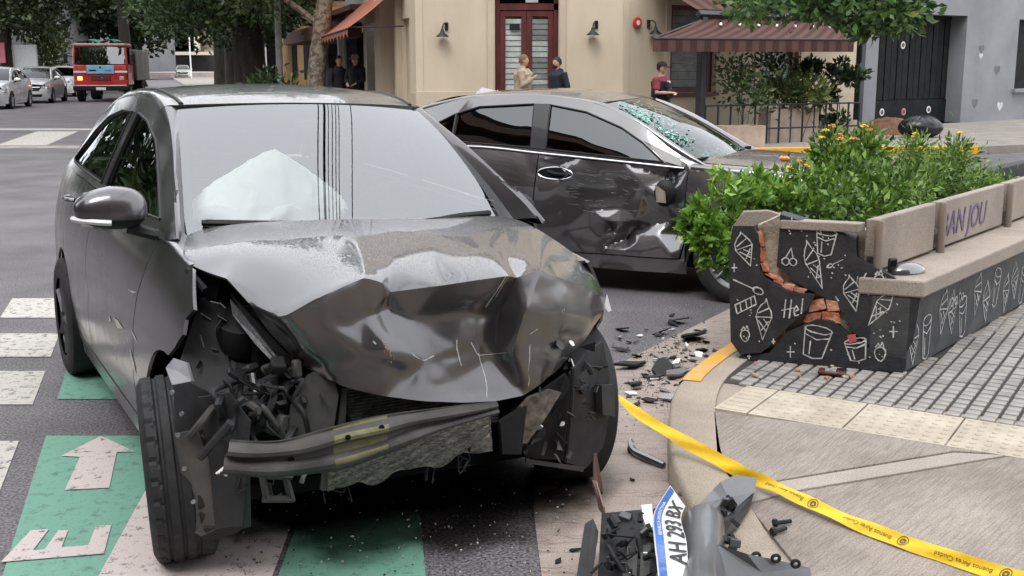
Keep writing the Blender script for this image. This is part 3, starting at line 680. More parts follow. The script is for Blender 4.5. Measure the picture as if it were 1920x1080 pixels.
# bumper reinforcement beam
TOPB = smooth_path([cp(*q) for q in ((432, 824, .54), (520, 826, .59), (600, 806, .60), (700, 781, .59), (800, 767, .56), (930, 752, .50))], 8)
BOTB = smooth_path([cp(*q) for q in ((412, 889, .54), (500, 894, .59), (600, 887, .60), (700, 862, .59), (800, 818, .56), (930, 772, .50))], 8)
bp_ = [0, .0, .022, .030, .028, .004, .002, .006, .026, .030, .026, .0, -.004]
def beam(i, j):
    k = i*(len(TOPB)-1); a = int(min(k, len(TOPB)-2)); t = k-a; P = TOPB[a].lerp(TOPB[a+1], t); Q = BOTB[a].lerp(BOTB[a+1], t)
    jj = j*(len(bp_)-1); e = int(min(jj, len(bp_)-2)); d = bp_[e]+(bp_[e+1]-bp_[e])*(jj-e)
    return P.lerp(Q, j)+Vector((d+.006*math.sin(i*23)*math.sin(j*5), -.2*d, 0))
b = MB(); b.grid(lambda i, j: tuple(beam(i, j)), 40, 24)
bo = b.build('bumper_beam', GREYSTEEL, car1, solid=.004)
b = MB(); b.grid(lambda i, j: tuple(beam(.45+.20*i, .02+.78*j)+Vector((.005, 0, .001))), 12, 20); b.build('sticker', mat('olive_tape', (.13, .118, .055), rough=.6, var=.3, scale=14), bo)
for u, v in ((.5, .25), (.62, .20), (.28, .55)):
    b = MB(); q = beam(u, v); b.lathe([(.009, .0), (.009, .002)], 10, Matrix.Translation(q+Vector((.006, 0, 0))) @ Matrix.Rotation(math.pi/2, 4, 'Y')); b.build('bolt_hole', DARK, bo)
# radiator and condenser
def fins(name, sc_):
    m = mat(name, (.09, .088, .08), rough=.6, metal=.4, var=.6, scale=25); t = m.node_tree; n = t.nodes
    wv = n.new('ShaderNodeTexWave'); wv.bands_direction = 'Z'; wv.inputs['Scale'].default_value = sc_; wv.inputs['Distortion'].default_value = .6
    tc = n.new('ShaderNodeTexCoord'); t.links.new(tc.outputs['Object'], wv.inputs[0]); bb = n.new('ShaderNodeBump'); bb.inputs['Strength'].default_value = 1; bb.inputs['Distance'].default_value = .01
    t.links.new(wv.outputs[1], bb.inputs['Height']); t.links.new(bb.outputs[0], n['Principled BSDF'].inputs['Normal']); return m
plate('radiator', [(640, 722, .36), (660, 805, .36), (930, 790, .36), (930, 740, .36)], fins('radiator_fins', 30), t=.03)
b = MB(); CQ = [cp(*q) for q in ((618, 862, .47), (610, 917, .44), (918, 838, .42), (914, 768, .44))]
def cond(i, j):
    A = Vector(CQ[0]).lerp(Vector(CQ[3]), i); B_ = Vector(CQ[1]).lerp(Vector(CQ[2]), i); q = A.lerp(B_, j)
    return tuple(q+Vector((.004*math.sin(i*31+j*9)*math.sin(j*13), 0, .012*math.sin(i*17)*(j > .9))))
b.grid(cond, 60, 14); b.build('condenser', mat('crushed_condenser', (.12, .118, .10), rough=.6, metal=.3, var=.7, scale=60, bump=.5, bscale=260, stretch=(1, 1, 2.5)), car1, solid=.02)
plate('condenser_bracket', [(606, 860, .47), (620, 858, .47), (614, 920, .45), (600, 918, .45)], GREYSTEEL)
plate('condenser_bracket', [(905, 790, .45), (920, 788, .45), (916, 826, .44), (903, 828, .44)], mat('tan_plastic', (.42, .33, .22), rough=.6))
plate('radiator_support', [(575, 705, .42), (600, 690, .42), (622, 700, .42), (634, 740, .42), (625, 800, .42), (596, 815, .42), (540, 818, .42), (545, 760, .42)], GREYSTEEL, t=.012)
plate('radiator_support', [(640, 728, .40), (650, 726, .40), (646, 800, .40), (632, 802, .40)], GREYSTEEL, t=.012)
b = MB()
for A, B_ in (((492, 893), (500, 936)), ((535, 893), (548, 940)), ((492, 893), (548, 893)), ((492, 936), (548, 936))):
    b.tube([cp(A[0], A[1], .50), cp(B_[0], B_[1], .50)], .011, 4)
b.build('tow_bracket', GREYSTEEL, car1, smooth=False)
rod('hose', [(565, 905, .46), (575, 885, .46), (605, 880, .46)], .008, STEEL)
# torn wheel-arch liner ahead of the right wheel
plate('arch_liner', [(325, 722, .33), (355, 716, .35), (392, 735, .37), (398, 800, .37), (330, 812, .34)], GRYPL)
plate('arch_liner', [(328, 812, .34), (372, 806, .37), (392, 860, .37), (404, 992, .33), (378, 1004, .31), (352, 990, .30), (342, 900, .31)], mat('brown_grey_plastic', (.075, .068, .062), rough=.55, var=.3, scale=10), t=.010)
plate('arch_liner', [(372, 745, .38), (430, 735, .42), (470, 790, .46), (455, 985, .40), (404, 990, .36), (392, 860, .38)], GRYPL, t=.008)
plate('arch_liner', [(455, 890, .42), (468, 888, .42), (470, 985, .38), (452, 990, .38)], GRYPL, t=.012)
rod('liner_rib', [(375, 858, .40), (432, 792, .48)], .013, GRYPL)
plate('arch_liner', [(380, 990, .33), (470, 978, .36), (440, 1000, .32), (395, 1012, .30)], BLKPL)
plate('bumper_bracket', [(313, 690, .24), (328, 672, .25), (352, 680, .28), (362, 715, .30), (325, 722, .28)], mat('pale_grey_plastic', (.30, .30, .32), rough=.35, coat=.4, var=.15), t=.02)
b = MB(); q = cp(405, 888, .52); b.tube([q, cp(418, 880, .53), cp(425, 892, .53)], [.003, .012, .004], 5); b.build('broken_clip', WHITEPL, car1)
for px, py, x in ((333, 815, .36), (345, 878, .36), (362, 940, .34), (340, 775, .37), (322, 735, .36)):
    b = MB(); b.lathe([(.006, 0), (.008, .004), (.002, .006)], 8, Matrix.Translation(cp(px, py, x)) @ Matrix.Rotation(math.pi/2, 4, 'Y')); b.build('clip', STEEL, car1)
# engine bay: apron, strut tower, battery, rails, hoses
b = MB(); b.box((-.04, -.02, .52), (.56, 1.16, .40)); c.mbput('engine_block', b, DARK, smooth=False)
b = MB(); b.lathe([(.16, 0), (.15, .20), (.11, .26), (.05, .28)], 20, Matrix.Translation((-.05, -.56, .50))); c.mbput('strut_tower', b, GRYPL)
b = MB(); b.lathe([(.07, 0), (.085, .05), (.085, .10), (.03, .12)], 18, Matrix.Translation(cp(455, 655, .10)) @ Matrix.Rotation(R(15), 4, 'Y')); b.build('strut_top', BLKPL, car1)
plate('inner_wing', [(375, 560, .0), (430, 545, .0), (560, 700, .20), (540, 800, .28), (420, 790, .26), (330, 700, .12)], BLKPL, t=.01)
plate('inner_wing', [(352, 505, -.05), (415, 520, .08), (408, 560, .05), (385, 560, .0)], BLKPL, t=.008)
rod('wing_rail', [(352, 506, .02), (385, 545, .10)], .013, BLKPL)
plate('bonnet_brace', [(433, 562, .17), (442, 572, .18), (545, 700, .40), (552, 712, .40), (540, 708, .40), (480, 645, .28), (437, 590, .18)], mat('cast_grey', (.14, .14, .145), rough=.5, metal=.4, var=.4, scale=60, bump=.3, bscale=160), t=.010)
plate('bonnet_inner', [(430, 545, .10), (560, 682, .36), (640, 724, .42), (600, 735, .38), (500, 650, .24)], BLKPL, t=.01)
rnd = random.Random(5)
for k in range(34):
    a = (rnd.uniform(410, 570), rnd.uniform(690, 800), rnd.uniform(.30, .42)); q2 = (a[0]+rnd.uniform(-70, 60), a[1]+rnd.uniform(20, 90), rnd.uniform(.34, .46)); mid = ((a[0]+q2[0])/2+rnd.uniform(-35, 35), (a[1]+q2[1])/2+rnd.uniform(-25, 15), rnd.uniform(.36, .46))
    rod('hose' if k % 3 else 'wire', [a, mid, q2], rnd.choice((.004, .006, .009, .012)), rnd.choice((BLKPL, BLKPL, GRYPL, GREYSTEEL, STEEL if k % 6 == 0 else BLKPL)))
for k in range(22):
    b = MB(); q = cp(rnd.uniform(430, 590), rnd.uniform(680, 810), rnd.uniform(.25, .42)); b.box(q, (rnd.uniform(.02, .07), rnd.uniform(.02, .08), rnd.uniform(.02, .07)), rnd.uniform(0, 3), rnd.uniform(-.6, .6), bev=.006); b.build('engine_fitting', rnd.choice((BLKPL, GRYPL, GREYSTEEL, STEEL if k % 7 == 0 else BLKPL, MATS['tan_plastic'] if k % 9 == 0 else GRYPL)), car1)
rod('strut_bar', [(473, 700, .34), (486, 790, .40)], .010, STEEL); rod('washer_tube', [(375, 745, .36), (430, 738, .38), (540, 740, .40)], .006, GRYPL)
b = MB(); b.box(cp(470, 770, .30), (.10, .12, .14), .4, .2, bev=.02); b.build('washer_bottle', GRYPL, car1)
# left front corner: liner, crushed bumper brackets
plate('arch_liner', [(960, 770, .40), (1060, 700, .38), (1072, 720, .40), (1062, 862, .34), (985, 858, .34)], BLKPL, t=.01)
plate('arch_liner', [(1068, 700, .39), (1100, 660, .36), (1128, 640, .30), (1140, 700, .30), (1146, 770, .28), (1128, 840, .28), (1096, 878, .30), (1060, 866, .33)], GRYPL, t=.01)
plate('arch_liner', [(985, 860, .36), (1096, 876, .32), (1092, 884, .32), (985, 868, .36)], GREYSTEEL)
rod('liner_rib', [(1074, 690, .42), (1070, 770, .41), (1060, 866, .36)], .008, BLKPL)
plate('bumper_bracket', [(1122, 722, .34), (1146, 720, .31), (1147, 780, .31), (1124, 776, .34)], GRYPL, t=.03)
plate('crash_box', [(990, 745, .42), (1030, 730, .41), (1050, 735, .41), (1015, 790, .42), (985, 830, .42), (960, 830, .42), (965, 775, .42)], mat('muddy_plastic', (.085, .070, .055), rough=.7, var=.6, scale=30), t=.02)
plate('crash_box', [(935, 790, .43), (985, 760, .43), (975, 850, .42), (940, 850, .42)], BLKPL, t=.02)
for k in range(60):
    px, py = rnd.uniform(965, 1135), rnd.uniform(640, 800)
    if px < 1050: py = rnd.uniform(730, 850)
    b = MB(); q = cp(px, py, rnd.uniform(.34, .42)); s = rnd.uniform(.008, .035); n_k = rnd.randint(3, 6); b.prism([(s*rnd.uniform(.5, 1.4)*math.cos(6.28*t/n_k), s*rnd.uniform(.3, 1)*math.sin(6.28*t/n_k)) for t in range(n_k)], 0, rnd.uniform(.002, .006), Matrix.Translation(q) @ Matrix.Rotation(rnd.uniform(0, 6), 4, 'Z') @ Matrix.Rotation(rnd.uniform(-1.4, 1.4), 4, 'X') @ Matrix.Rotation(rnd.uniform(-1.4, 1.4), 4, 'Y'))
    b.build('broken_fragment', rnd.choice((BLKPL, GRYPL, GREYSTEEL, BLKPL, GRYPL, WHITEPL if k % 3 == 0 else GRYPL)), car1, smooth=False)
plate('broken_trim', [(1112, 852, .30), (1118, 850, .30), (1128, 905, .26), (1133, 962, .22), (1124, 950, .22), (1112, 900, .28)], mat('red_brown_plastic', (.16, .10, .085), rough=.5), t=.006)
plate('broken_trim', [(1138, 552, .16), (1146, 582, .16), (1140, 585, .16), (1132, 575, .16)], WHITEPL, t=.004)
b = MB()
for k in range(16): b.box(cp(724+rnd.uniform(-9, 9)+k*.7, 636+k*3, .492), (.002, rnd.uniform(.002, .007), rnd.uniform(.002, .005)), 0, rnd.uniform(0, 3))
so = b.build('scuff', ORANGE, hood, smooth=False); sw = so.modifiers.new('w', 'SHRINKWRAP'); sw.target = hood; sw.offset = .001
SCRW = mat('bare_metal_scratch', (.42, .42, .41), rough=.5, metal=.4, var=.3, scale=40)
for pts in ([(926, 668), (931, 700), (928, 742)], [(1016, 655), (1018, 690), (1014, 735)], [(778, 662), (800, 676), (822, 668)], [(955, 520), (945, 560), (932, 600)], [(1085, 600), (1096, 585), (1100, 600)], [(866, 640), (872, 668), (880, 690)], [(1012, 635), (1030, 628)], [(905, 650), (926, 672), (950, 668)], [(700, 640), (712, 652)], [(960, 525), (948, 575)]):
    so = rod('scratch', [(x, y, .48) for x, y in pts], .0022, SCRW, hood, 5); sw = so.modifiers.new('w', 'SHRINKWRAP'); sw.target = hood; sw.offset = .0005
CHIP = mat('paint_chip', (.50, .47, .42), rough=.7, var=.2)
def onr(px, py, off=.002): q = carpt(C1P, px, py, -.84, 1); return (q[0], -float(c.side(q[0], q[2]))-off, q[2])
for tri in ([(213, 603), (222, 610), (231, 625), (221, 624)], [(205, 598), (209, 610), (206, 612)], [(244, 626), (252, 640), (256, 652), (250, 642)], [(243, 660), (252, 690), (256, 712), (250, 700)], [(232, 552), (246, 558), (240, 560)]):
    b = MB(); V = roll1(np.array([onr(*q) for q in tri])); b.add(V, [tuple(range(len(tri)))]); b.build('paint_chip', CHIP, car1, smooth=False)

for k in range(26):
    px, py = rnd.choice(((rnd.uniform(360, 470), rnd.uniform(560, 700)), (rnd.uniform(470, 600), rnd.uniform(700, 800)), (rnd.uniform(930, 1080), rnd.uniform(760, 860)))); s = rnd.uniform(10, 34); x0 = .14 if px < 470 and py < 700 else rnd.uniform(.36, .43); a = rnd.uniform(0, 3.1)
    plate('torn_plastic', [(px, py, x0), (px+s*math.cos(a), py+s*math.sin(a), x0+.02), (px+s*.8*math.cos(a)+4, py+s*.8*math.sin(a)+6, x0+.015), (px+5, py+rnd.uniform(3, 9), x0-.01)], rnd.choice((BLKPL, GRYPL, GREYSTEEL)), t=.004)
for k in range(14):
    px, py = rnd.uniform(430, 880), rnd.uniform(890, 935)-max(0, (rnd.uniform(430, 880)-600))*.02
    if px > 620: py -= (px-620)*.22
    rod('hanging_wire', [(px, py-12, .42), (px+rnd.uniform(-10, 10), py+rnd.uniform(2, 22), .43), (px+rnd.uniform(-30, 30), py+rnd.uniform(-6, 14), .42)], rnd.choice((.002, .003, .005)), BLKPL)
# ---------------------------------------------------------------- ground, road markings, pavement
def asphalt():
    m = mat('asphalt', (.068, .064, .068), rough=.62, color2=(.145, .136, .142), scale=1.1, cmin=.3, cmax=.72, bump=.55, bscale=150, bdist=.006); t = m.node_tree; n = t.nodes
    cr = [k for k in n if k.type == 'VALTORGB'][0]; p = n['Principled BSDF']
    tc = n.new('ShaderNodeTexCoord'); v = n.new('ShaderNodeTexNoise'); v.inputs['Scale'].default_value = 85; v.inputs['Detail'].default_value = 4; t.links.new(tc.outputs['Object'], v.inputs[0])
    r = n.new('ShaderNodeValToRGB'); r.color_ramp.elements[0].position = .35; r.color_ramp.elements[0].color = (.32, .32, .32, 1); r.color_ramp.elements[1].position = .70; r.color_ramp.elements[1].color = (2.1, 2.05, 2.05, 1); t.links.new(v.outputs[0], r.inputs[0])
    mu = n.new('ShaderNodeMix'); mu.data_type = 'RGBA'; mu.blend_type = 'MULTIPLY'; mu.inputs[0].default_value = 1; t.links.new(cr.outputs[0], mu.inputs[6]); t.links.new(r.outputs[0], mu.inputs[7]); t.links.new(mu.outputs[2], p.inputs['Base Color']); return m
ASPH = asphalt()
b = MB(); b.grid(lambda i, j: (-400+800*i, -300+900*j, 0), 1, 1); road = struct(b.build('road', ASPH, smooth=False))
def sheet(name, pts, z, m, parent=None, sp=None):
    b = MB(); n = len(pts); P = [(q[0], q[1]) for q in pts]
    b.add([(x, y, z) for x, y in P], [tuple(range(n))])
    if sum(P[i][0]*P[(i+1) % n][1]-P[(i+1) % n][0]*P[i][1] for i in range(n)) < 0: b.f = [f[::-1] for f in b.f]
    return b.build(name, m, parent, smooth=False)
def worn(name, color, under=(.10, .095, .098), wear=.5, scale=9, rough=.7, tint=None):
    """road paint worn through to the surface below in patches"""
    m = bpy.data.materials.new(name); m.use_nodes = True; t = m.node_tree; n = t.nodes; L = t.links.new; p = n['Principled BSDF']; p.inputs['Roughness'].default_value = rough
    tc = n.new('ShaderNodeTexCoord'); a = n.new('ShaderNodeTexNoise'); a.inputs['Scale'].default_value = scale; a.inputs['Detail'].default_value = 9; a.inputs['Roughness'].default_value = .7; L(tc.outputs['Object'], a.inputs[0])
    f = n.new('ShaderNodeTexNoise'); f.inputs['Scale'].default_value = 140; f.inputs['Detail'].default_value = 3; L(tc.outputs['Object'], f.inputs[0])
    ad = n.new('ShaderNodeMath'); ad.operation = 'MULTIPLY_ADD'; ad.inputs[1].default_value = .35; L(f.outputs[0], ad.inputs[0]); L(a.outputs[0], ad.inputs[2])
    r = n.new('ShaderNodeValToRGB'); e = r.color_ramp.elements; e[0].position = .80-wear*.25; e[0].color = rgb(*color); e[1].position = .90-wear*.22; e[1].color = rgb(*under); L(ad.outputs[0], r.inputs[0])
    k = e.new(.45); k.color = rgb(*[q*.84 for q in color]); e.new(.60).color = rgb(*color)
    L(r.outputs[0], p.inputs['Base Color']); bb = n.new('ShaderNodeBump'); bb.inputs['Strength'].default_value = .45; bb.inputs['Distance'].default_value = .005; L(f.outputs[0], bb.inputs['Height']); L(bb.outputs[0], p.inputs['Normal']); MATS[name] = m; return m
WHITE_RP = worn('white_road_paint', (.47, .445, .405), wear=.42, scale=22)
PINKW = worn('dirty_pink_white_paint', (.50, .43, .41), wear=.30, scale=20)
GREEN_RP = worn('green_lane_paint', (.135, .30, .225), under=(.08, .17, .13), wear=.36, scale=17)
SY = lambda x, y0, y1: (x, y0, y1)
sx = lambda y: -2.46-(5.87-y)*-.30      # right-hand ends of the stripes follow the street direction
for y0, y1, x1 in ((7.18, 7.80, None), (6.18, 6.74, None), (5.27, 5.88, None), (3.55, 4.73, None)):
    e = lambda y: -2.46+(5.87-y)*.30
    x1_, x0_ = e(y0)-.01, e(y1)-.01
    sheet('crosswalk_stripe', [(x1_-.42, y0), (x1_, y0), (x0_, y1), (x0_-.42, y1)], .004, WHITE_RP, road)
# green cycle lane blocks, arrow and letter
e = lambda y: -2.36+(5.87-y)*.30
for y0, y1 in ((5.36, 6.1), (2.4, 4.80), (6.6, 7.3)):
    wd = .92
    sheet('cycle_lane_panel', [(e(y0), y0), (e(y0)+wd-.18*(y0 < 3), y0), (e(y1)+wd, y1), (e(y1), y1)], .004, GREEN_RP, road)
sheet('lane_arrow', [gp(190, 820), gp(115, 858), gp(150, 860), gp(122, 922), gp(205, 918), gp(219, 851), gp(253, 850)], .008, PINKW, road)
EP = [(2, 1058), (58, 998), (92, 996), (62, 1036), (84, 1034), (110, 998), (128, 998), (116, 1030), (166, 1026), (180, 990), (209, 988), (195, 1042)]
sheet('lane_letter', [gp(*q) for q in EP], .008, PINKW, road)
sheet('lane_panel_white', [(-1.20, 2.4), (-.72, 2.4), (-.80, 4.35), (-1.42, 4.35)], .006, PINKW, road)
sheet('cycle_lane_panel', [(-.70, 2.4), (-.16, 2.4), (-.40, 4.5), (-.79, 4.5)], .004, GREEN_RP, road)
# far stop line and crossing
sheet('stop_line', [(-30, 29.6), (-5, 29.0), (-5, 28.3), (-30, 28.9)], .004, WHITE_RP, road)
for k in range(9):
    x = -9.32-.0+(-1.98)*(k-1)
    sheet('crosswalk_stripe', [(x-1.0, 23.05), (x, 23.05), (x-1.15, 27.9), (x-2.15, 27.9)], .004, WHITE_RP, road)
b = MB(); q0 = gp(85, 276); b.add([(-13, 22.2, .0045), (-6.5, 22.2, .0045), (-7.0, 22.95, .0045), (-13, 22.95, .0045)], [(0, 1, 2, 3)]); b.build('concrete_patch', mat('patch_concrete', (.30, .26, .22), rough=.85, var=.25, scale=3), road, smooth=False)
# concrete gutter beside the kerb
def concrete(name, c1, c2, broom=None, cracks=0, rough=.85):
    m = mat(name, c1, rough=rough, color2=c2, scale=2.2, detail=9, cmin=.3, cmax=.7, bump=.35, bscale=110, bdist=.006); t = m.node_tree; n = t.nodes; L = t.links.new; p = n['Principled BSDF']
    cr = [k for k in n if k.type == 'VALTORGB'][0]; tc = n.new('ShaderNodeTexCoord'); src = cr.outputs[0]
    sp_ = n.new('ShaderNodeTexNoise'); sp_.inputs['Scale'].default_value = 170; sp_.inputs['Detail'].default_value = 3; L(tc.outputs['Object'], sp_.inputs[0])
    r = n.new('ShaderNodeValToRGB'); r.color_ramp.elements[0].position = .30; r.color_ramp.elements[0].color = (.62, .60, .58, 1); r.color_ramp.elements[1].position = .6; r.color_ramp.elements[1].color = (1.08, 1.06, 1.04, 1); L(sp_.outputs[0], r.inputs[0])
    mu = n.new('ShaderNodeMix'); mu.data_type = 'RGBA'; mu.blend_type = 'MULTIPLY'; mu.inputs[0].default_value = 1; L(src, mu.inputs[6]); L(r.outputs[0], mu.inputs[7]); src = mu.outputs[2]
    if broom is not None:
        mp = n.new('ShaderNodeMapping'); mp.inputs['Rotation'].default_value = (0, 0, broom); L(tc.outputs['Object'], mp.inputs[0])
        st = n.new('ShaderNodeMapping'); st.inputs['Scale'].default_value = (120, 7, 1); L(mp.outputs[0], st.inputs[0])
        wv = n.new('ShaderNodeTexNoise'); wv.inputs['Scale'].default_value = 1; wv.inputs['Detail'].default_value = 3; L(st.outputs[0], wv.inputs[0])
        r2 = n.new('ShaderNodeValToRGB'); r2.color_ramp.elements[0].position = .36; r2.color_ramp.elements[0].color = (.50, .48, .46, 1); r2.color_ramp.elements[1].position = .58; r2.color_ramp.elements[1].color = (1.05, 1.05, 1.05, 1); L(wv.outputs[0], r2.inputs[0])
        m2 = n.new('ShaderNodeMix'); m2.data_type = 'RGBA'; m2.blend_type = 'MULTIPLY'; m2.inputs[0].default_value = .42; L(src, m2.inputs[6]); L(r2.outputs[0], m2.inputs[7]); src = m2.outputs[2]
        bb = n.new('ShaderNodeBump'); bb.inputs['Strength'].default_value = .7; bb.inputs['Distance'].default_value = .01; L(wv.outputs[0], bb.inputs['Height']); L(bb.outputs[0], p.inputs['Normal'])
    if cracks:
        mp = n.new('ShaderNodeMapping'); mp.inputs['Scale'].default_value = (1.6, 9, 1); mp.inputs['Rotation'].default_value = (0, 0, .25); L(tc.outputs['Object'], mp.inputs[0])
        v = n.new('ShaderNodeTexVoronoi'); v.feature = 'DISTANCE_TO_EDGE'; v.inputs['Scale'].default_value = 1.3
        nd = n.new('ShaderNodeTexNoise'); nd.inputs['Scale'].default_value = 5; L(mp.outputs[0], nd.inputs[0]); ad = n.new('ShaderNodeMix'); ad.data_type = 'RGBA'; ad.blend_type = 'ADD'; ad.inputs[0].default_value = .5; L(mp.outputs[0], ad.inputs[6]); L(nd.outputs['Color'], ad.inputs[7]); L(ad.outputs[2], v.inputs[0])
        r3 = n.new('ShaderNodeValToRGB'); r3.color_ramp.elements[0].position = .0; r3.color_ramp.elements[0].color = (.30, .27, .25, 1); r3.color_ramp.elements[1].position = .035; r3.color_ramp.elements[1].color = (1, 1, 1, 1); L(v.outputs['Distance'], r3.inputs[0])
        m3 = n.new('ShaderNodeMix'); m3.data_type = 'RGBA'; m3.blend_type = 'MULTIPLY'; m3.inputs[0].default_value = cracks; L(src, m3.inputs[6]); L(r3.outputs[0], m3.inputs[7]); src = m3.outputs[2]
    L(src, p.inputs['Base Color']); return m
KT = [(.70, -3.), (.66, 1.5), (.62, 3.2), (.60, 4.05), (.64, 4.5), (.71, 4.95), (.82, 5.32), (.98, 5.66), (1.16, 5.98), (1.75, 6.95), (2.9, 8.85), (6.96, 15.56), (14, 27.2), (30, 53)]
KT2 = [(q.x, q.y) for q in smooth_path([(x, y, 0) for x, y in KT[:10]], 5)]+KT[10:]
def offs(line, d):
    out = []
    for i in range(len(line)):
        a = line[max(i-1, 0)]; b_ = line[min(i+1, len(line)-1)]; tx_, ty = b_[0]-a[0], b_[1]-a[1]; l = math.hypot(tx_, ty); out.append((line[i][0]-ty/l*d, line[i][1]+tx_/l*d))
    return out
GUT = concrete('gutter_concrete', (.27, .225, .20), (.39, .335, .30), cracks=.6)
gut_l = offs(KT2, .52); b = MB(); gr_ = offs(KT2, .0); n_ = len(KT2)
b.add([(x, y, .005) for x, y in gut_l]+[(x, y, .005) for x, y in gr_], [(i, i+n_, i+n_+1, i+1) for i in range(n_-1)]); b.f = [f[::-1] for f in b.f]; struct(b.build('gutter', GUT, smooth=False))
# pavement: base, kerb, slabs
Z = .13
KERB = concrete('kerb_concrete', (.27, .23, .185), (.40, .345, .28))
edge_in = offs(KT2, -.20)
poly = [(x, y) for x, y in offs(KT2, -.03)]+[(60, 53), (60, -3)]
b = MB(); V2, F = panel2d(poly, 8.); b.add([(x, y, Z-.012) for x, y in V2], F); pave = struct(b.build('pavement', concrete('pavement_base', (.25, .215, .18), (.36, .31, .26)), smooth=False))
b = MB(); n_ = len(KT2); o1 = KT2; o2 = offs(KT2, -.02); o3 = edge_in
rows = [[(x, y, 0) for x, y in o1], [(x, y, Z-.018) for x, y in offs(KT2, -.004)], [(x, y, Z) for x, y in o2], [(x, y, Z) for x, y in o3], [(x, y, Z-.03) for x, y in o3]]
b.add([v for r_ in rows for v in r_], [(k*n_+i, k*n_+i+1, (k+1)*n_+i+1, (k+1)*n_+i) for k in range(len(rows)-1) for i in range(n_-1)]); kb = b.build('kerb', KERB, ang=50); struct(kb)
# flaking yellow paint on the kerb beside the planter
YEL = worn('yellow_kerb_paint', (.66, .32, .02), under=(.40, .32, .23), wear=.62, scale=14)
b = MB(); ys = [i for i in range(n_) if 5.20 < KT2[i][1] < 7.2]; o1 = offs(KT2, .003); o2 = offs(KT2, -.015); o3 = offs(KT2, -.10)
L3 = [[(o1[i][0], o1[i][1], .006) for i in ys], [(o1[i][0], o1[i][1], Z-.012) for i in ys], [(o2[i][0], o2[i][1], Z+.004) for i in ys], [(o3[i][0], o3[i][1], Z+.004) for i in ys]]; m_ = len(ys)
b.add([v for r_ in L3 for v in r_], [(k*m_+i, k*m_+i+1, (k+1)*m_+i+1, (k+1)*m_+i) for k in range(3) for i in range(m_-1)]); b.build('yellow_paint', YEL, kb)
# ramp slabs
def slab(name, pts, m, z0=Z-.02, z1=Z, parent=pave):
    b = MB(); b.prism([(q[0], q[1]) for q in pts], z0, z1); return b.build(name, m, parent, smooth=False, bevel=.003)
SL1 = concrete('broomed_slab', (.19, .165, .145), (.36, .32, .28), broom=R(35)); SL2 = concrete('smooth_band', (.28, .25, .22), (.38, .34, .30)); SL3 = concrete('broomed_slab_wide', (.20, .17, .148), (.35, .31, .27), broom=R(40))
P = lambda px, py: gp(px, py, Z)
slab('ramp_slab', [P(1338, 772), P(2060, 860), P(1787, 845), P(1462, 899), P(1382, 917), P(1344, 862)], SL1)
slab('ramp_band', [P(1379, 921), P(1463, 902), P(1789, 848), P(1888, 853), P(1496, 918), P(1402, 942)], SL2)
slab('ramp_slab', [P(1402, 946), P(1497, 922), P(1890, 856), P(2130, 870), (5.5, 2.4), (5.5, -2.5), (.93, -2.5), (.85, 3.2)], SL3)
# tactile paving
TACT = mat('tactile_tile', (.34, .295, .23), rough=.8, color2=(.46, .41, .325), scale=5, bump=.3, bscale=130)
A0 = Vector(P(1345, 698)); A1 = Vector(P(1920, 782)); B0 = Vector(P(1337, 765)); B1 = Vector(P(1920, 834)); ud = (A1-A0).normalized(); vd = Vector((-ud.y, ud.x, 0)); vd = vd if vd.y > 0 else -vd
dep = .42
for k in range(9):
    t0, t1 = k*.405-.25, k*.405+.15
    if k == 0: t0 = .0
    b = MB(); o_ = B0; q = [o_+ud*(t0+.004), o_+ud*t1, o_+ud*t1+vd*(dep-.004), o_+ud*(t0+.004)+vd*(dep-.004)]
    b.prism([(v.x, v.y) for v in q], Z-.02, Z+.001)
    for i in range(7):
        for j in range(7):
            s0 = t0+.03+(t1-t0-.06)*i/6; cpt = o_+ud*s0+vd*(.03+(dep-.06)*j/6); b.lathe([(.016, Z), (.013, Z+.004), (.006, Z+.006)], 8, Matrix.Translation((cpt.x, cpt.y, .0)))
    b.build('tactile_tile', TACT, pave, smooth=False)
# small square pavers in front of and beside the planter
e1 = Vector((.93, -.365, 0)).normalized(); O_ = Vector((1.15, 5.66, 0))
e2 = Vector((.62, .785, 0)).normalized()
PAV = mat('grey_paver', (.19, .18, .165), rough=.8, color2=(.33, .31, .285), scale=7, bump=.3, bscale=120)
s_ = .056; g_ = .015; meshes = None; cells = []
org = B0+vd*(dep+.004)
for i in range(-6, 95):
    for j in range(0, 62):
        ctr = org+ud*(.02+(i+.5)*(s_+g_))+vd*((j+.5)*(s_+g_)); 
        rel = ctr-O_; den = e1.x*e2.y-e1.y*e2.x; a_ = (rel.x*e2.y-rel.y*e2.x)/den; b2 = (e1.x*rel.y-e1.y*rel.x)/den
        if b2 > .02 and a_ < .80: continue            # under the planter
        xe_ = np.interp(ctr.y, [q[1] for q in edge_in], [q[0] for q in edge_in])
        if ctr.x < xe_+.045: continue
        if (ctr-org).dot(ud) < -.4: continue
        cells.append((ctr, ctr.length))
cells.sort(key=lambda q: q[1])
bx = MB(); h = s_/2
q = [Vector((0, 0, 0))+ud*(sx_*h)+vd*(sy_*h) for sx_, sy_ in ((-1, -1), (1, -1), (1, 1), (-1, 1))]; q2 = [v*.90 for v in q]
bx.add([(v.x, v.y, -.012) for v in q]+[(v.x, v.y, -.003) for v in q]+[(v.x, v.y, 0) for v in q2], [(4, 5, 9, 8), (5, 6, 10, 9), (6, 7, 11, 10), (7, 4, 8, 11), (8, 9, 10, 11), (0, 1, 5, 4), (1, 2, 6, 5), (2, 3, 7, 6), (3, 0, 4, 7)])
sheet('paver_bed', [(.94, 5.27), (1.0, 5.5), (1.3, 5.9), (1.9, 5.6), (6, 9), (9, 6), (6.2, 3.0), (2.35, 4.55)], Z-.008, mat('paver_joint', (.045, .042, .038), rough=.95), pave)
p0 = bx.build('paver', PAV, pave, smooth=False); first = True; rest = MB()
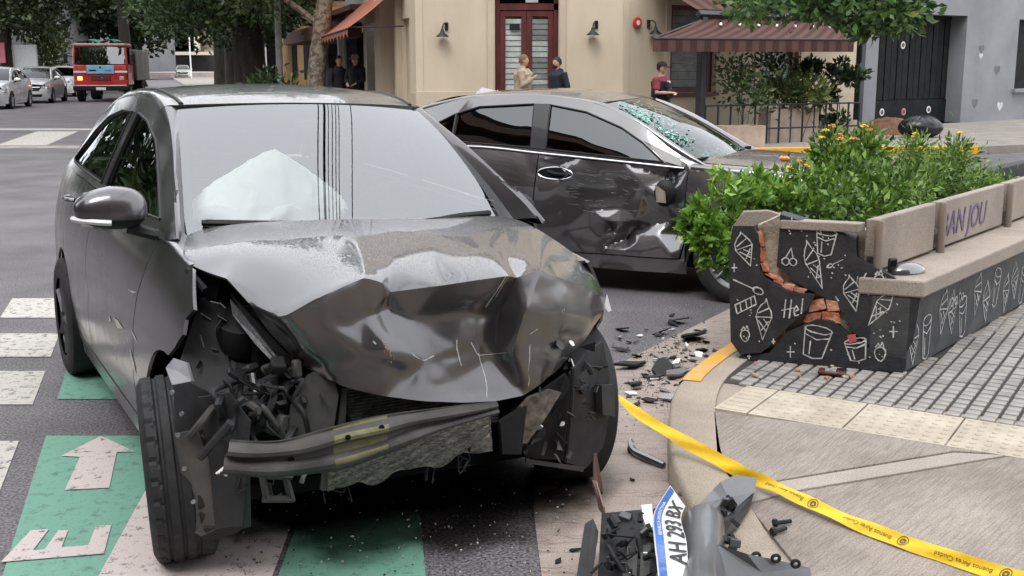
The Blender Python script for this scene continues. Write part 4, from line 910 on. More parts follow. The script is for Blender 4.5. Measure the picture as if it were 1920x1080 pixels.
for k, (ctr, _) in enumerate(cells):
    dz = Z+.002+random.uniform(-.0015, .0015)
    if k < 300:
        o = p0 if first else p0.copy()
        if not first: col.objects.link(o); o.parent = pave
        first = False; o.location = (ctr.x, ctr.y, dz)
    else: rest.add([(v[0]+ctr.x, v[1]+ctr.y, v[2]+dz) for v in bx.v], bx.f)
rest.build('paver_field', PAV, pave, smooth=False, kind='stuff')
# ---------------------------------------------------------------- far pavements
FARP = concrete('far_pavement_concrete', (.20, .185, .165), (.33, .31, .28)); 
FK = [(-60, 200), (-27, 95), (-9.0, 36), (-5.6, 26.5), (-3.9, 21.6), (-2.2, 19.6), (0, 18.9), (2.5, 19.3), (4.4, 20.2), (6.7, 20.6), (8.4, 20.7), (11.5, 22.4), (20, 30.0), (70, 72)]
b = MB(); V2, F = panel2d(FK+[(120, 72), (120, 200)], 12.); b.add([(x, y, .14) for x, y in V2], F); far = struct(b.build('far_pavement', FARP, smooth=False))
b = MB(); n_ = len(FK); b.add([(x, y, 0) for x, y in FK]+[(x, y, .142) for x, y in FK]+[(x, y, .142) for x, y in offs(FK, .16)], [(k*n_+i, k*n_+i+1, (k+1)*n_+i+1, (k+1)*n_+i) for k in range(2) for i in range(n_-1)]); fk = struct(b.build('far_kerb', concrete('far_kerb_concrete', (.24, .22, .20), (.34, .31, .28)), smooth=False))
b = MB(); yk = offs(FK, -.012); yk2 = offs(FK, .17)
for i in (7, 8, 9): b.add([(*yk[i], .01), (*yk[i+1], .01), (*yk[i+1], .147), (*yk[i], .147), (*yk2[i], .147), (*yk2[i+1], .147)], [(0, 1, 2, 3), (3, 2, 5, 4)])
b.build('yellow_paint', mat('yellow_kerb_fresh', (.72, .36, .02), rough=.6, var=.2, scale=2), fk, smooth=False)
# yellow kerb line beyond the planter
b = MB(); q = offs(KT2, .004); q2 = offs(KT2, -.12)
for i in range(len(KT2)-1):
    if KT2[i][1] > 8.5 and KT2[i][1] < 20: b.add([(*q[i], .01), (*q[i+1], .01), (*q[i+1], Z+.004), (*q[i], Z+.004), (*q2[i+1], Z+.004), (*q2[i], Z+.004)], [(0, 1, 2, 3), (3, 2, 4, 5)])
b.build('yellow_paint', YEL, kb, smooth=False)
# left-hand pavement of the side street
LK = [(-60, -20), (-18, 8), (-19.5, 28), (-21.5, 40), (-24.0, 50), (-31, 78), (-60, 200)]
b = MB(); V2, F = panel2d([(-140, -20), (-60, -20), (-18, 8), (-19.5, 28), (-21.5, 40), (-24.0, 50), (-31, 78), (-60, 200), (-140, 200)], 12.); b.add([(x, y, .14) for x, y in V2], F); struct(b.build('left_pavement', FARP, smooth=False))
# ---------------------------------------------------------------- broken masonry planter with bench
BLK = mat('black_masonry_paint', (.014, .014, .017), rough=.6, var=.5, scale=12, bump=.35, bscale=70, color2=(.030, .030, .034))
PLC = concrete('planter_concrete', (.26, .22, .19), (.38, .33, .285)); BRICK = mat('broken_brick', (.36, .10, .045), rough=.9, color2=(.55, .30, .20), scale=22, bump=.8, bscale=60, cmin=.4, cmax=.62)
MORT = mat('rough_mortar', (.30, .25, .20), rough=.95, color2=(.45, .38, .31), scale=20, bump=1., bscale=50)
pl = thing('planter_bench', 'broken black masonry planter with chalk ice cream drawings and a concrete bench', 'planter', (O_.x, O_.y, Z))
nF = Vector((-e1.y, e1.x, 0)); nF = nF if nF.y < 0 else -nF      # outward normal of the end face (towards the viewer)
def fp(px, py, off=0.):
    d = Vector(ray(px, py)); o = Vector((0, 0, CAM_H)); t = ((O_+nF*off-o).dot(nF))/d.dot(nF); q = o+d*t; return q-Vector((O_.x, O_.y, Z))
def face_piece(name, pts, off, depth, m, rough_=.012, label=None, tilt=0):
    b = MB(); n = len(pts); V = [fp(x, y, off) for x, y in pts]; W_ = []
    rr_ = random.Random(len(pts))
    for v in V: W_.append(v-nF*depth+Vector((rr_.uniform(-1, 1), 0, rr_.uniform(-1, 1)))*rough_)
    C = sum(V, Vector())/n
    b.add(V+W_, [tuple(range(n))]+[(i, i+n, (i+1) % n+n, (i+1) % n) for i in range(n)]+[tuple(range(2*n-1, n-1, -1))]); return b.build(name, m, pl, smooth=False, label=label)
LP = [(1374, 424), (1412, 424), (1421, 440), (1424, 505), (1434, 522), (1480, 548), (1528, 553), (1512, 582), (1478, 612), (1442, 650), (1426, 662), (1387, 664), (1370, 640), (1366, 470)]
face_piece('end_wall', LP, .012, .11, BLK, label='cracked kerbside piece of the black end wall')
MP = [(1464, 402), (1604, 448), (1607, 484), (1728, 548), (1712, 640), (1698, 664), (1640, 655), (1598, 622), (1580, 585), (1560, 566), (1500, 534), (1456, 500), (1461, 440)]
face_piece('end_wall', MP, -.03, .12, BLK, label='main piece of the black end wall under the bench')
BP_ = [(1386, 674), (1386, 668), (1442, 662), (1476, 622), (1530, 600), (1562, 604), (1592, 630), (1640, 664), (1700, 672), (1693, 700)]
face_piece('end_wall', BP_, .0, .12, BLK, label='lower piece of the black end wall')
# broken edges: bricks and mortar laid open
face_piece('broken_mortar', [(1405, 430), (1462, 405), (1470, 500), (1590, 575), (1600, 640), (1520, 620), (1440, 655), (1425, 640), (1440, 560)], -.07, .10, MORT)
rb = random.Random(11)
def brick(pts, off, depth):
    return face_piece('brick', [(x+rb.uniform(-2.5, 2.5), y+rb.uniform(-2.5, 2.5)) for x, y in pts], off-rb.uniform(0, .012), depth, BRICK, .012)
cr_ = [(1417, 432), (1424, 462), (1425, 492), (1432, 512), (1448, 524), (1466, 536), (1486, 545), (1508, 551)]
for i in range(len(cr_)-1):
    (x0, y0), (x1, y1) = cr_[i], cr_[i+1]; dx, dy = (9, 2) if i < 4 else (4, -9)
    brick([(x0, y0+1), (x1, y1-1), (x1+dx, y1-1+dy*.6), (x0+dx, y0+1+dy*.6)], -.004-.003*(i % 2), .09)
for q in ([(1520, 566), (1546, 562), (1548, 580), (1516, 586)], [(1550, 561), (1572, 566), (1576, 584), (1550, 582)], [(1514, 588), (1540, 584), (1538, 602), (1506, 606)], [(1543, 586), (1575, 586), (1578, 606), (1542, 603)], [(1446, 648), (1470, 622), (1478, 626), (1455, 650)]): brick(q, -.012-rb.random()*.012, .08)
# top edges, long walls, bench
def pt(a, b_, z): v = e1*a+e2*b_; return (v.x, v.y, z-Z)
def slabp(name, a0, a1, b0, b1, z0, z1, m, bev=.006):
    b = MB(); q = [pt(a0, b0, 0), pt(a1, b0, 0), pt(a1, b1, 0), pt(a0, b1, 0)]; b.prism([(v[0], v[1]) for v in q], z0-Z, z1-Z); return b.build(name, m, pl, smooth=False, bevel=bev)
face_piece('cap', [(1374, 424), (1412, 424), (1440, 412), (1461, 402), (1440, 396), (1395, 398)], .008, .012, PLC)
slabp('back_wall', -.06, .04, .14, 5.2, Z, .80, BLK); slabp('inner_wall', .49, .545, .16, 5.2, Z, .80, PLC)
slabp('end_cap', .17, .545, .02, .11, .80, .845, PLC)
slabp('soil', .04, .50, .12, 5.2, .60, .70, mat('dark_soil', (.035, .026, .018), rough=.95, var=.4, scale=14, bump=.8, bscale=30))
slabp('bench_front', .62, .80, .03, 5.2, Z, .50, mat('bench_front_paint', (.028, .029, .031), rough=.65, color2=(.062, .064, .064), scale=6, bump=.3, bscale=80))
slabp('bench_seat', .556, .86, .02, 5.2, .502, .585, PLC, .01)
for b0, b1, tx_ in ((.10, .96, ''), (1.03, 2.25, 'BAN JOU'), (2.32, 3.5, ''), (3.57, 4.8, '')):
    bo_ = slabp('backrest_slab', .548, .60, b0, b1, .60, .86, PLC, .008)
    if tx_:
        cu = bpy.data.curves.new('graffiti', 'FONT'); cu.body = tx_; cu.size = .20; cu.extrude = .0008; cu.resolution_u = 3; cu.shear = .2; to = bpy.data.objects.new('graffiti_tmp', cu); col.objects.link(to)
        me = bpy.data.meshes.new_from_object(to.evaluated_get(bpy.context.evaluated_depsgraph_get())) if False else None
        bpy.context.view_layer.update(); me = bpy.data.meshes.new_from_object(to); bpy.data.objects.remove(to)
        M = Matrix.Translation(pt(.604, b0+.03, .655)) @ Matrix((( e2.x, 0, e1.x, 0), (e2.y, 0, e1.y, 0), (0, 1, 0, 0), (0, 0, 0, 1)))
        me.transform(M); me.materials.clear(); me.materials.append(mat('purple_spray', (.14, .10, .19), rough=.8, var=.3, scale=20)); g2 = bpy.data.objects.new('graffiti', me); col.objects.link(g2); g2.parent = bo_
RUST = mat('galvanised_post', (.20, .185, .17), rough=.55, metal=.4, color2=(.22, .16, .12), scale=9, var=.4)
for bb_ in (.07, .995, 2.285, 3.53):
    b = MB(); b.lathe([(.022, .585-Z), (.022, .85-Z), (.016, .862-Z)], 12, Matrix.Translation((pt(.625, bb_, 0)[0], pt(.625, bb_, 0)[1], 0))); b.build('backrest_post', RUST, pl)
    b = MB(); b.box(pt(.60, bb_, .70), (.07, .02, .03), math.atan2(e1.y, e1.x)); b.build('post_clamp', RUST, pl, smooth=False)
# chalk drawings (flat strokes lying on the painted faces)
CHALK = mat('white_chalk', (.62, .62, .60), rough=.9, var=.25, scale=60)
def chalk(strokes, fn, wdt=.0042, name='chalk_drawing', m=CHALK):
    b = MB(); kj = .9 if fn is not FS_ else .003
    for st in [[(x+random.uniform(-kj, kj), y+random.uniform(-kj, kj)) for x, y in st_] for st_ in strokes for _ in range(2)]:
        Q = [fn(*q) for q in st]; 
        for i in range(len(Q)-1):
            a, d = Q[i], Q[i+1]; tdir = (d-a)
            if tdir.length < 1e-5: continue
            nn = tdir.normalized().cross(fn.n)*wdt/2*random.uniform(.6, 1.35); ex = tdir.normalized()*wdt*.3
            b.add([a-nn-ex, d-nn+ex, d+nn+ex, a+nn-ex], [(0, 1, 2, 3)])
    return b.build(name, m, pl, smooth=False)
class OnFace:
    n = nF
    def __init__(s, off): s.off = off
    def __call__(s, x, y): return fp(x, y, s.off)
FS_ = None; FL, FM, FB = OnFace(.0155), OnFace(-.0265), OnFace(.0035)
def cone(cx, cy, w_, h_, rot=0):
    w_ *= random.uniform(.95, 1.15)
    c_, s2 = math.cos(rot), math.sin(rot); T = lambda x, y: (cx+x*c_-y*s2, cy+x*s2+y*c_)
    st = [[(-.5, -.1), (0, .5), (.5, -.1), (-.5, -.1)], [(-.5, -.1), (-.42, -.28), (-.2, -.42), (.05, -.5), (.1, -.58)], [(.1, -.58), (.25, -.42), (.45, -.25), (.5, -.1)], [(-.35, -.2), (.3, -.34)], [(-.3, 0), (.15, .25)], [(-.05, -.05), (.3, .12)], [(.3, 0), (-.12, .24)]]
    return [[T(x*w_, y*h_) for x, y in s] for s in st]
def cup(cx, cy, w_, h_, rot=0):
    c_, s2 = math.cos(rot), math.sin(rot); T = lambda x, y: (cx+x*c_-y*s2, cy+x*s2+y*c_)
    el = [(.5*math.cos(a), -.4+.12*math.sin(a)) for a in np.linspace(0, 6.3, 13)]
    st = [[(-.5, -.4), (-.34, .45), (0, .52), (.34, .45), (.5, -.4)], el, [(-.46, -.2), (0, -.08), (.47, -.2)], [(-.2, 0), (-.16, .4)]]
    return [[T(x*w_, y*h_) for x, y in s] for s in st]
def star(cx, cy, r_): return [[(cx-r_, cy), (cx+r_, cy)], [(cx, cy-r_*1.5), (cx, cy+r_*1.5)]]
def berry(cx, cy, r_): return [[(cx+r_*.8*math.cos(a)*(1-.25*math.sin(a)), cy+r_*math.sin(a)) for a in np.linspace(0, 6.3, 11)], [(cx-r_*.6, cy-r_), (cx-r_*.2, cy-r_*1.6), (cx, cy-r_), (cx+r_*.3, cy-r_*1.7), (cx+r_*.6, cy-r_)], [(cx-2, cy), (cx-1, cy+1)], [(cx+3, cy+4), (cx+4, cy+5)]]
def spoon(cx, cy, l_, rot): c_, s2 = math.cos(rot), math.sin(rot); T = lambda x, y: (cx+x*c_-y*s2, cy+x*s2+y*c_); return [[T(x, y) for x, y in ((-l_*.5, 0), (l_*.2, 0))], [T(l_*.33+l_*.17*math.cos(a), l_*.10*math.sin(a)) for a in np.linspace(0, 6.3, 10)]]
for f_, S in ((FL, (cone(1397, 470, 34, 62, -.35), star(1377, 502, 5), spoon(1403, 537, 62, .42), [[(1378, 572), (1414, 555), (1418, 570), (1382, 588), (1378, 572)], [(1388, 570), (1390, 582)], [(1398, 564), (1400, 578)], [(1408, 560), (1409, 573)]], cone(1432, 602, 26, 72, .05), berry(1397, 630, 11), star(1450, 640, 3))),
              (FM, (cup(1548, 455, 38, 48, .12), [[(1540, 440), (1536, 420)]], [[(1473+7*math.cos(a), 490+7*math.sin(a)) for a in np.linspace(0, 6.3, 10)], [(1487+7*math.cos(a), 491+7*math.sin(a)) for a in np.linspace(0, 6.3, 10)], [(1473, 483), (1483, 465), (1487, 484)]], cone(1527, 500, 26, 88, -.35), spoon(1566, 494, 32, 2.7), star(1485, 418, 7), cone(1598, 552, 30, 64, -.25), [[(1612, 535), (1624, 512)], [(1606, 530), (1608, 518)]], berry(1648, 526, 11), cone(1650, 580, 24, 76, .62), star(1675, 622, 7), [[(1570, 560), (1566, 556), (1572, 564)]])),
              (FB, (cup(1530, 642, 52, 60, .22), cup(1606, 656, 40, 42, -.15), berry(1650, 664, 13), star(1482, 660, 7), star(1405, 668, 3)))):
    for st in S: chalk(st, f_)
    rs = random.Random(2); dots = [[(x, y), (x+1.2, y+.8)] for x, y in ([(rs.uniform(1380, 1420), rs.uniform(440, 500)) for _ in range(5)]+[(rs.uniform(1380, 1440), rs.uniform(560, 640)) for _ in range(8)] if f_ is FL else [(rs.uniform(1475, 1590), rs.uniform(430, 520)) for _ in range(22)]+[(rs.uniform(1610, 1690), rs.uniform(510, 640)) for _ in range(20)] if f_ is FM else [(rs.uniform(1480, 1660), rs.uniform(640, 680)) for _ in range(8)])]
    chalk(dots, f_, .004, 'chalk_dots')['kind'] = 'stuff'
for f_, xs in ((FL, ([[(1473, 562), (1470, 595)], [(1484, 562), (1480, 596)], [(1466, 582), (1488, 577)], [(1488, 586), (1497, 580), (1494, 573), (1488, 580), (1490, 592), (1498, 590)], [(1505, 560), (1502, 588)]])),): chalk(xs, f_, .0045, 'chalk_lettering')
face_piece('red_scuff', [(1590, 628), (1604, 626), (1606, 640), (1592, 644)], .004, .003, mat('red_chalk', (.45, .08, .09), rough=.9))
# bench-front chalk
class OnSide:
    n = Vector((e2.y, -e2.x, 0))
    def __call__(s, x, y): v = e1*.804+e2*x; return Vector((v.x, v.y, y))
FS = OnSide(); FS_ = FS; rs = random.Random(4)
for k in range(15):
    x = .12+k*.19+rs.uniform(-.03, .03); y = .17+rs.uniform(-.05, .06); fl = 1 if k % 2 else -1
    S = (cone, cup, cone)[k % 3](0, 0, .12, .22*1., rs.uniform(-.3, .3)); chalk([[(x+a, y-b_) for a, b_ in s] for s in S], FS, .004)
cu = [[(.62, .27), (.60, .22)], [(.66+.022*math.cos(a), .245+.022*math.sin(a)) for a in np.linspace(.4, 6, 9)], [(.68, .265), (.68, .20), (.65, .19)], [(.72+.02*math.cos(a), .245+.02*math.sin(a)) for a in np.linspace(.4, 6, 9)], [(.74, .265), (.745, .22)], [(.78, .30), (.775, .22)], [(.765, .27), (.795, .272)], [(.83+.02*math.cos(a), .25+.02*math.sin(a)) for a in np.linspace(0, 6.3, 9)]]
chalk(cu, FS, .005, 'chalk_lettering')
# ---------------------------------------------------------------- buildings
class Fac:
    """frame on a facade: s along, z up, off outwards (towards the street)"""
    def __init__(s, o, d, out=None):
        s.o = Vector((o[0], o[1], 0)); s.d = Vector((d[0], d[1], 0)).normalized(); n = Vector((s.d.y, -s.d.x, 0)); s.n = n if out is None or n.dot(Vector((*out, 0))) > 0 else -n
    def p(s, a, z, off=0): q = s.o+s.d*a+s.n*off; return (q.x, q.y, z)
    def box(s, b, a0, a1, z0, z1, o0, o1):
        V = [s.p(a, z, o) for a in (a0, a1) for z in (z0, z1) for o in (o0, o1)]
        F = [(0, 1, 3, 2), (4, 6, 7, 5), (0, 4, 5, 1), (2, 3, 7, 6), (0, 2, 6, 4), (1, 5, 7, 3)]
        if s.d.cross(Vector((0, 0, 1))).dot(s.n) > 0: F = [f[::-1] for f in F]
        b.add(V, F); return b
    def at(s, px):
        """s where the column of pixel px meets the facade"""
        k = (px-960)/F_PX*math.cos(PITCH); return (k*s.o.y/math.cos(0)-s.o.x)/(s.d.x-k*s.d.y) if False else ((k*s.o.y*1.0-s.o.x)/(s.d.x-k*s.d.y))
def wall_with_holes(F_, a0, a1, z0, z1, holes, thick, m, name, parent):
    """wall slab cut by rectangular openings (a0, a1, z0, z1)"""
    b = MB(); xs = sorted({a0, a1, *[h[0] for h in holes], *[h[1] for h in holes]}); zs = sorted({z0, z1, *[h[2] for h in holes], *[h[3] for h in holes]})
    for i in range(len(xs)-1):
        j = 0
        while j < len(zs)-1:
            ins = lambda jj: any(h[0] <= (xs[i]+xs[i+1])/2 <= h[1] and h[2] <= (zs[jj]+zs[jj+1])/2 <= h[3] for h in holes)
            if ins(j): j += 1; continue
            k = j
            while k+1 < len(zs)-1 and not ins(k+1): k += 1
            F_.box(b, xs[i], xs[i+1], zs[j], zs[k+1], -thick, 0); j = k+1
    return b.build(name, m, parent, smooth=False)
def bxp(F_, name, m, parent, *rng, bevel=0, label=None):
    b = MB(); F_.box(b, *rng); return b.build(name, m, parent, smooth=False, bevel=bevel, label=label)
STUCCO = mat('beige_stucco', (.52, .44, .33), rough=.88, color2=(.61, .515, .39), scale=1.6, detail=10, stretch=(1, 1, .35), bump=.18, bscale=80, bdist=.005)
STUCCO2 = mat('beige_plinth', (.47, .395, .30), rough=.88, color2=(.55, .465, .355), scale=1.6, detail=8, bump=.2, bscale=80)
MAROON = mat('maroon_wood', (.10, .022, .020), rough=.5, var=.3, scale=6, bump=.1, bscale=50, stretch=(1, 1, .2))
SLAT = mat('shutter_slat', (.44, .47, .45), rough=.5, var=.22, scale=5); DSLAT = mat('dark_shutter_slat', (.20, .215, .21), rough=.5, var=.25, scale=5)
GLASSD = glass('shop_glass', 1.25, (.35, .4, .4), .6); IRON = mat('black_iron', (.012, .012, .014), rough=.5, var=.2)
POST = mat('dark_blue_post', (.030, .034, .042), rough=.45, var=.2); PAPER = mat('paper_notice', (.75, .75, .68), rough=.9)
def stripes(name, c1, c2, scale, rot=0):
    m = bpy.data.materials.new(name); m.use_nodes = True; t = m.node_tree; n = t.nodes; L = t.links.new; p = n['Principled BSDF']; p.inputs['Roughness'].default_value = .85
    uv = n.new('ShaderNodeAttribute'); uv.attribute_name = 'stripe'; w_ = n.new('ShaderNodeMath'); w_.operation = 'SINE'; mu = n.new('ShaderNodeMath'); mu.operation = 'MULTIPLY'; mu.inputs[1].default_value = scale
    L(uv.outputs['Fac'], mu.inputs[0]); L(mu.outputs[0], w_.inputs[0]); r = n.new('ShaderNodeValToRGB'); e = r.color_ramp.elements; e[0].position = .42; e[0].color = rgb(*c1); e[1].position = .58; e[1].color = rgb(*c2)
    mr = n.new('ShaderNodeMapRange'); mr.inputs[1].default_value = -1; L(w_.outputs[0], mr.inputs[0]); L(mr.outputs[0], r.inputs[0])
    nz = n.new('ShaderNodeTexNoise'); nz.inputs['Scale'].default_value = 4; nz.inputs['Detail'].default_value = 6; tc = n.new('ShaderNodeTexCoord'); L(tc.outputs['Object'], nz.inputs[0])
    mx_ = n.new('ShaderNodeMix'); mx_.data_type = 'RGBA'; mx_.blend_type = 'MULTIPLY'; mx_.inputs[0].default_value = .5; L(r.outputs[0], mx_.inputs[6]); L(nz.outputs['Color'], mx_.inputs[7]); L(mx_.outputs[2], p.inputs['Base Color']); return m
def cloth(name, A, B, m, parent, nu=40, nv=6, sag=.05, val=0, scallop=0):
    """striped awning cloth between top edge A and front edge B, with a hanging valance"""
    b = MB(); st = []; A0_, A1_, B0_, B1_ = (Vector(q) for q in (*A, *B))
    for j in range(nv+1):
        for i in range(nu+1):
            u, v = i/nu, j/nv; q = A0_.lerp(A1_, u).lerp(B0_.lerp(B1_, u), v); q.z -= sag*math.sin(math.pi*v); b.v.append(tuple(q)); st.append(u)
    b.f += [(j*(nu+1)+i, j*(nu+1)+i+1, (j+1)*(nu+1)+i+1, (j+1)*(nu+1)+i) for j in range(nv) for i in range(nu)]
    if val:
        o = len(b.v)
        for j in range(3):
            for i in range(nu+1):
                u = i/nu; q = B0_.lerp(B1_, u); q.z -= .004+val*(j/2)*(1-(scallop*abs(math.sin(u*math.pi*nu/4)) if j == 2 else 0)); b.v.append(tuple(q)); st.append(u)
        b.f += [(o+j*(nu+1)+i, o+j*(nu+1)+i+1, o+(j+1)*(nu+1)+i+1, o+(j+1)*(nu+1)+i) for j in range(2) for i in range(nu)]
    ob = b.build(name, m, parent, solid=.006); at = ob.data.attributes.new('stripe', 'FLOAT', 'POINT'); at.data.foreach_set('value', st); return ob
AWN = stripes('awning_brown', (.060, .017, .013), (.120, .052, .038), 2*math.pi*15); AWN2 = stripes('awning_red_orange', (.34, .085, .045), (.48, .20, .13), 2*math.pi*12)
# corner building
CL = (-1.83, 22.5); CR = (2.15, 22.5); FC = Fac(CL, (1, 0), (0, -1)); FRt = Fac(CR, (.80, .60), (.6, -.8)); FLf = Fac(CL, (-.27, .963), (-1, -.2))
bld = thing('corner_building', 'beige corner cafe building with maroon double door and striped awnings', 'building', (CL[0], CL[1], .14)); bld.location = (0, 0, 0)
HB = 9.6; door = (FC.at(928), FC.at(1047), .14, 3.05)
wall_with_holes(FC, -.0, 3.98, .1, HB, [door, (.75, 1.55, 4.4, 6.8), (2.6, 3.4, 4.4, 6.8)], .30, STUCCO, 'wall', bld)
for a0, a1 in ((-.02, door[0]-.0), (door[1], 4.0)): bxp(FC, 'plinth', STUCCO2, bld, a0, a1, .1, 1.08, .0, .035, bevel=.006)
bxp(FC, 'corner_pilaster', STUCCO, bld, -.02, .12, 1.08, HB, 0, .02)
for a0 in (door[0]-.14, door[1]+.02): bxp(FC, 'door_surround', STUCCO2, bld, a0, a0+.12, .14, 3.15, 0, .03, bevel=.006)
# double door
dz0, dz1 = .16, 3.02; w0, w1 = door[0], door[1]; mid = (w0+w1)/2
dr = bxp(FC, 'door_frame', MAROON, bld, w0, w0+.09, dz0, 3.05, -.24, -.16)
for q in ((w1-.09, w1, dz0, 3.05), (w0, w1, 2.62, 2.74), (w0, w1, 2.98, 3.05)): bxp(FC, 'door_frame', MAROON, bld, *q, -.238, -.158)
bxp(FC, 'transom_window', GLASSD, bld, w0+.09, w1-.09, 2.74, 2.98, -.21, -.20); bxp(FC, 'room_behind', DARK, bld, w0, w1, .14, 3.05, -.60, -.55)
for s0, s1, dm_ in ((w0+.10, mid-.005, SLAT), (mid+.005, w1-.10, DSLAT)):
    leaf = bxp(FC, 'door_leaf', MAROON, bld, s0, s0+.10, dz0, 2.60, -.225, -.175)
    for q in ((s1-.10, s1, dz0, 2.60), (s0+.10, s1-.10, 2.50, 2.60), (s0+.10, s1-.10, dz0, .55)): bxp(FC, 'leaf_rail', MAROON, leaf, *q, -.224, -.176)
    z = .58
    while z < 2.46:
        bxp(FC, 'slat', SLAT if random.random() < (.85 if dm_ is SLAT else .35) else DSLAT, leaf, s0+.10, s1-.10, z, z+.088, -.215, -.205+random.uniform(-.006, .006)); z += .105
bxp(FC, 'paper_notice', PAPER, bld, mid-.02, mid+.22, 2.76, 2.87, -.198, -.194)
o = bxp(FC, 'door_plaque', IRON, bld, w0+.28, w0+.48, 2.24, 2.36, -.17, -.155)
for h_ in ((.75, 1.55), (2.6, 3.4)): bxp(FC, 'upper_shutter', DSLAT, bld, h_[0], h_[1], 4.4, 6.8, -.2, -.15)
bxp(FC, 'cornice', STUCCO2, bld, -.15, 4.1, HB-.35, HB, 0, .22, bevel=.03)
def sconce(F_, a, z, parent_lbl, flip=1):
    t_ = thing('wall_lamp', parent_lbl, 'lamp', F_.p(a, z, 0)); t_.scale = (.74, .74, .74); 
    b = MB(); n_ = F_.n; d_ = F_.d; q = lambda s_, zz, o_: tuple(d_*s_+n_*o_+Vector((0, 0, zz)))
    b.box(q(0, .12, .02), (.09, .05, .20), math.atan2(d_.y, d_.x), bev=.01); b.build('lamp_mount', IRON, t_, smooth=False)
    b = MB(); b.tube([tuple(v) for v in smooth_path([q(0, .16, .04), q(-.03*flip, .20, .12), q(-.08*flip, .14, .19), q(-.10*flip, .04, .19)], 4)], .017, 8); b.build('lamp_arm', IRON, t_)
    b = MB(); c0 = q(-.10*flip, -.14, .19); b.lathe([(.035, .18), (.05, .12), (.07, .08), (.16, .01), (.17, -.01), (.15, -.005), (.05, .06)], 20, Matrix.Translation(c0), caps=False); b.build('lamp_shade', IRON, t_)
    b = MB(); b.lathe([(.0, .05), (.045, .03), (.05, .0), (.03, -.03), (.0, -.035)], 12, Matrix.Translation((c0[0], c0[1], c0[2]+.015)), caps=False); b.build('bulb', mat('lamp_bulb', (.75, .75, .7), rough=.3), t_)
sconce(FC, FC.at(838), 2.22, 'black gooseneck lamp on the beige wall near the side street corner'); sconce(FC, FC.at(1117), 2.25, 'black gooseneck lamp on the beige wall between the maroon door and the terrace')
# right face with windows
ends = 7.3; wn = [(1.25, 2.50, 1.03, 2.75), (3.90, 5.16, 1.03, 2.75)]
wall_with_holes(FRt, 0, ends, .1, HB, wn+[(1.2, 2.4, 4.4, 6.6), (4.2, 5.4, 4.4, 6.6)], .30, STUCCO, 'wall', bld)
bxp(FRt, 'plinth', STUCCO2, bld, 0, ends, .1, .95, 0, .03, bevel=.006); bxp(FRt, 'cornice', STUCCO2, bld, -.1, ends, HB-.35, HB, 0, .22, bevel=.03)
bxp(FRt, 'corner_pilaster', STUCCO, bld, -.02, .12, .95, HB, 0, .02)
for q in ((1.2, 2.4, 4.4, 6.6), (4.2, 5.4, 4.4, 6.6)): bxp(FRt, 'upper_shutter', DSLAT, bld, *q, -.2, -.15)
for a0, a1, z0, z1 in wn:
    wf = bxp(FRt, 'window', GLASSD, bld, a0, a1, z0, z1, -.20, -.19)
    for q in ((a0, a0+.09, z0, z1), (a1-.14, a1, z0, z1), (a0+.09, a1-.14, z1-.09, z1), (a0+.09, a1-.14, z0, z0+.10)): bxp(FRt, 'window_frame', MAROON, wf, *q, -.16, -.06)
    bxp(FRt, 'window_sill', MAROON, wf, a0-.08, a1+.10, z0-.07, z0-.002, -.10, .08)
    for aa in (a0-.16, a1+.04): bxp(FRt, 'window_trim', STUCCO2, wf, aa, aa+.12, z0-.02, 3.0, 0, .03)
    z = z0+.11
    while z < z1-.12: bxp(FRt, 'slat', DSLAT, wf, a0+.10, a1-.15, z, z+.15, -.150, -.140+.008*random.random()); z += .157
    bxp(FRt, 'room_behind', DARK, wf, a0, a1, z0, z1, -.32, -.305)
# left face: entrance, shop opening
L_ = 6.9; wl = [(.75, 1.55, .14, 2.5), (3.6, 5.1, .14, 2.35)]
wall_with_holes(FLf, 0, L_, .1, HB, wl+[(1.2, 2.2, 4.4, 6.6)], .30, STUCCO, 'wall', bld); bxp(FLf, 'plinth', STUCCO2, bld, .0, .75, .1, 1.05, 0, .035); bxp(FLf, 'plinth', STUCCO2, bld, 1.55, 3.6, .1, 1.05, 0, .035)
bxp(FLf, 'side_door', MAROON, bld, .75, 1.55, .14, 2.5, -.20, -.12); bxp(FLf, 'door_surround', STUCCO2, bld, 1.60, 1.80, .14, 2.9, 0, .12); bxp(FLf, 'pier', STUCCO, bld, 2.5, 3.2, .14, 3.0, 0, .30)
WFR = mat('white_frame_paint', (.66, .68, .68), rough=.6, var=.08); YEL_IN = mat('shop_poster', (.45, .42, .06), rough=.7, color2=(.55, .22, .05), scale=3)
for q in ((3.6, 3.78), (4.95, 5.12)): bxp(FLf, 'shop_frame', WFR, bld, q[0], q[1], .14, 2.35, -.05, .22)
bxp(FLf, 'shop_frame', WFR, bld, 3.6, 5.12, 2.352, 2.50, -.05, .22); bxp(FLf, 'shop_poster', YEL_IN, bld, 3.8, 4.9, 1.1, 2.3, -.27, -.25); bxp(FLf, 'shop_back', DARK, bld, 3.6, 5.1, .14, 2.35, -.36, -.34)
cloth('awning', (FLf.p(1.1, 3.25, .02), FLf.p(L_, 3.05, .02)), (FLf.p(1.3, 2.30, 1.15), FLf.p(L_, 2.22, 1.15)), AWN2, bld, val=.18, scallop=.5)
b = MB(); b.tube([FLf.p(1.3, 2.29, 1.15), FLf.p(L_, 2.21, 1.15)], .02, 8); b.tube([FLf.p(1.35, 2.32, 1.12), FLf.p(1.25, 2.35, .02)], .015, 8); b.build('awning_frame', IRON, bld)
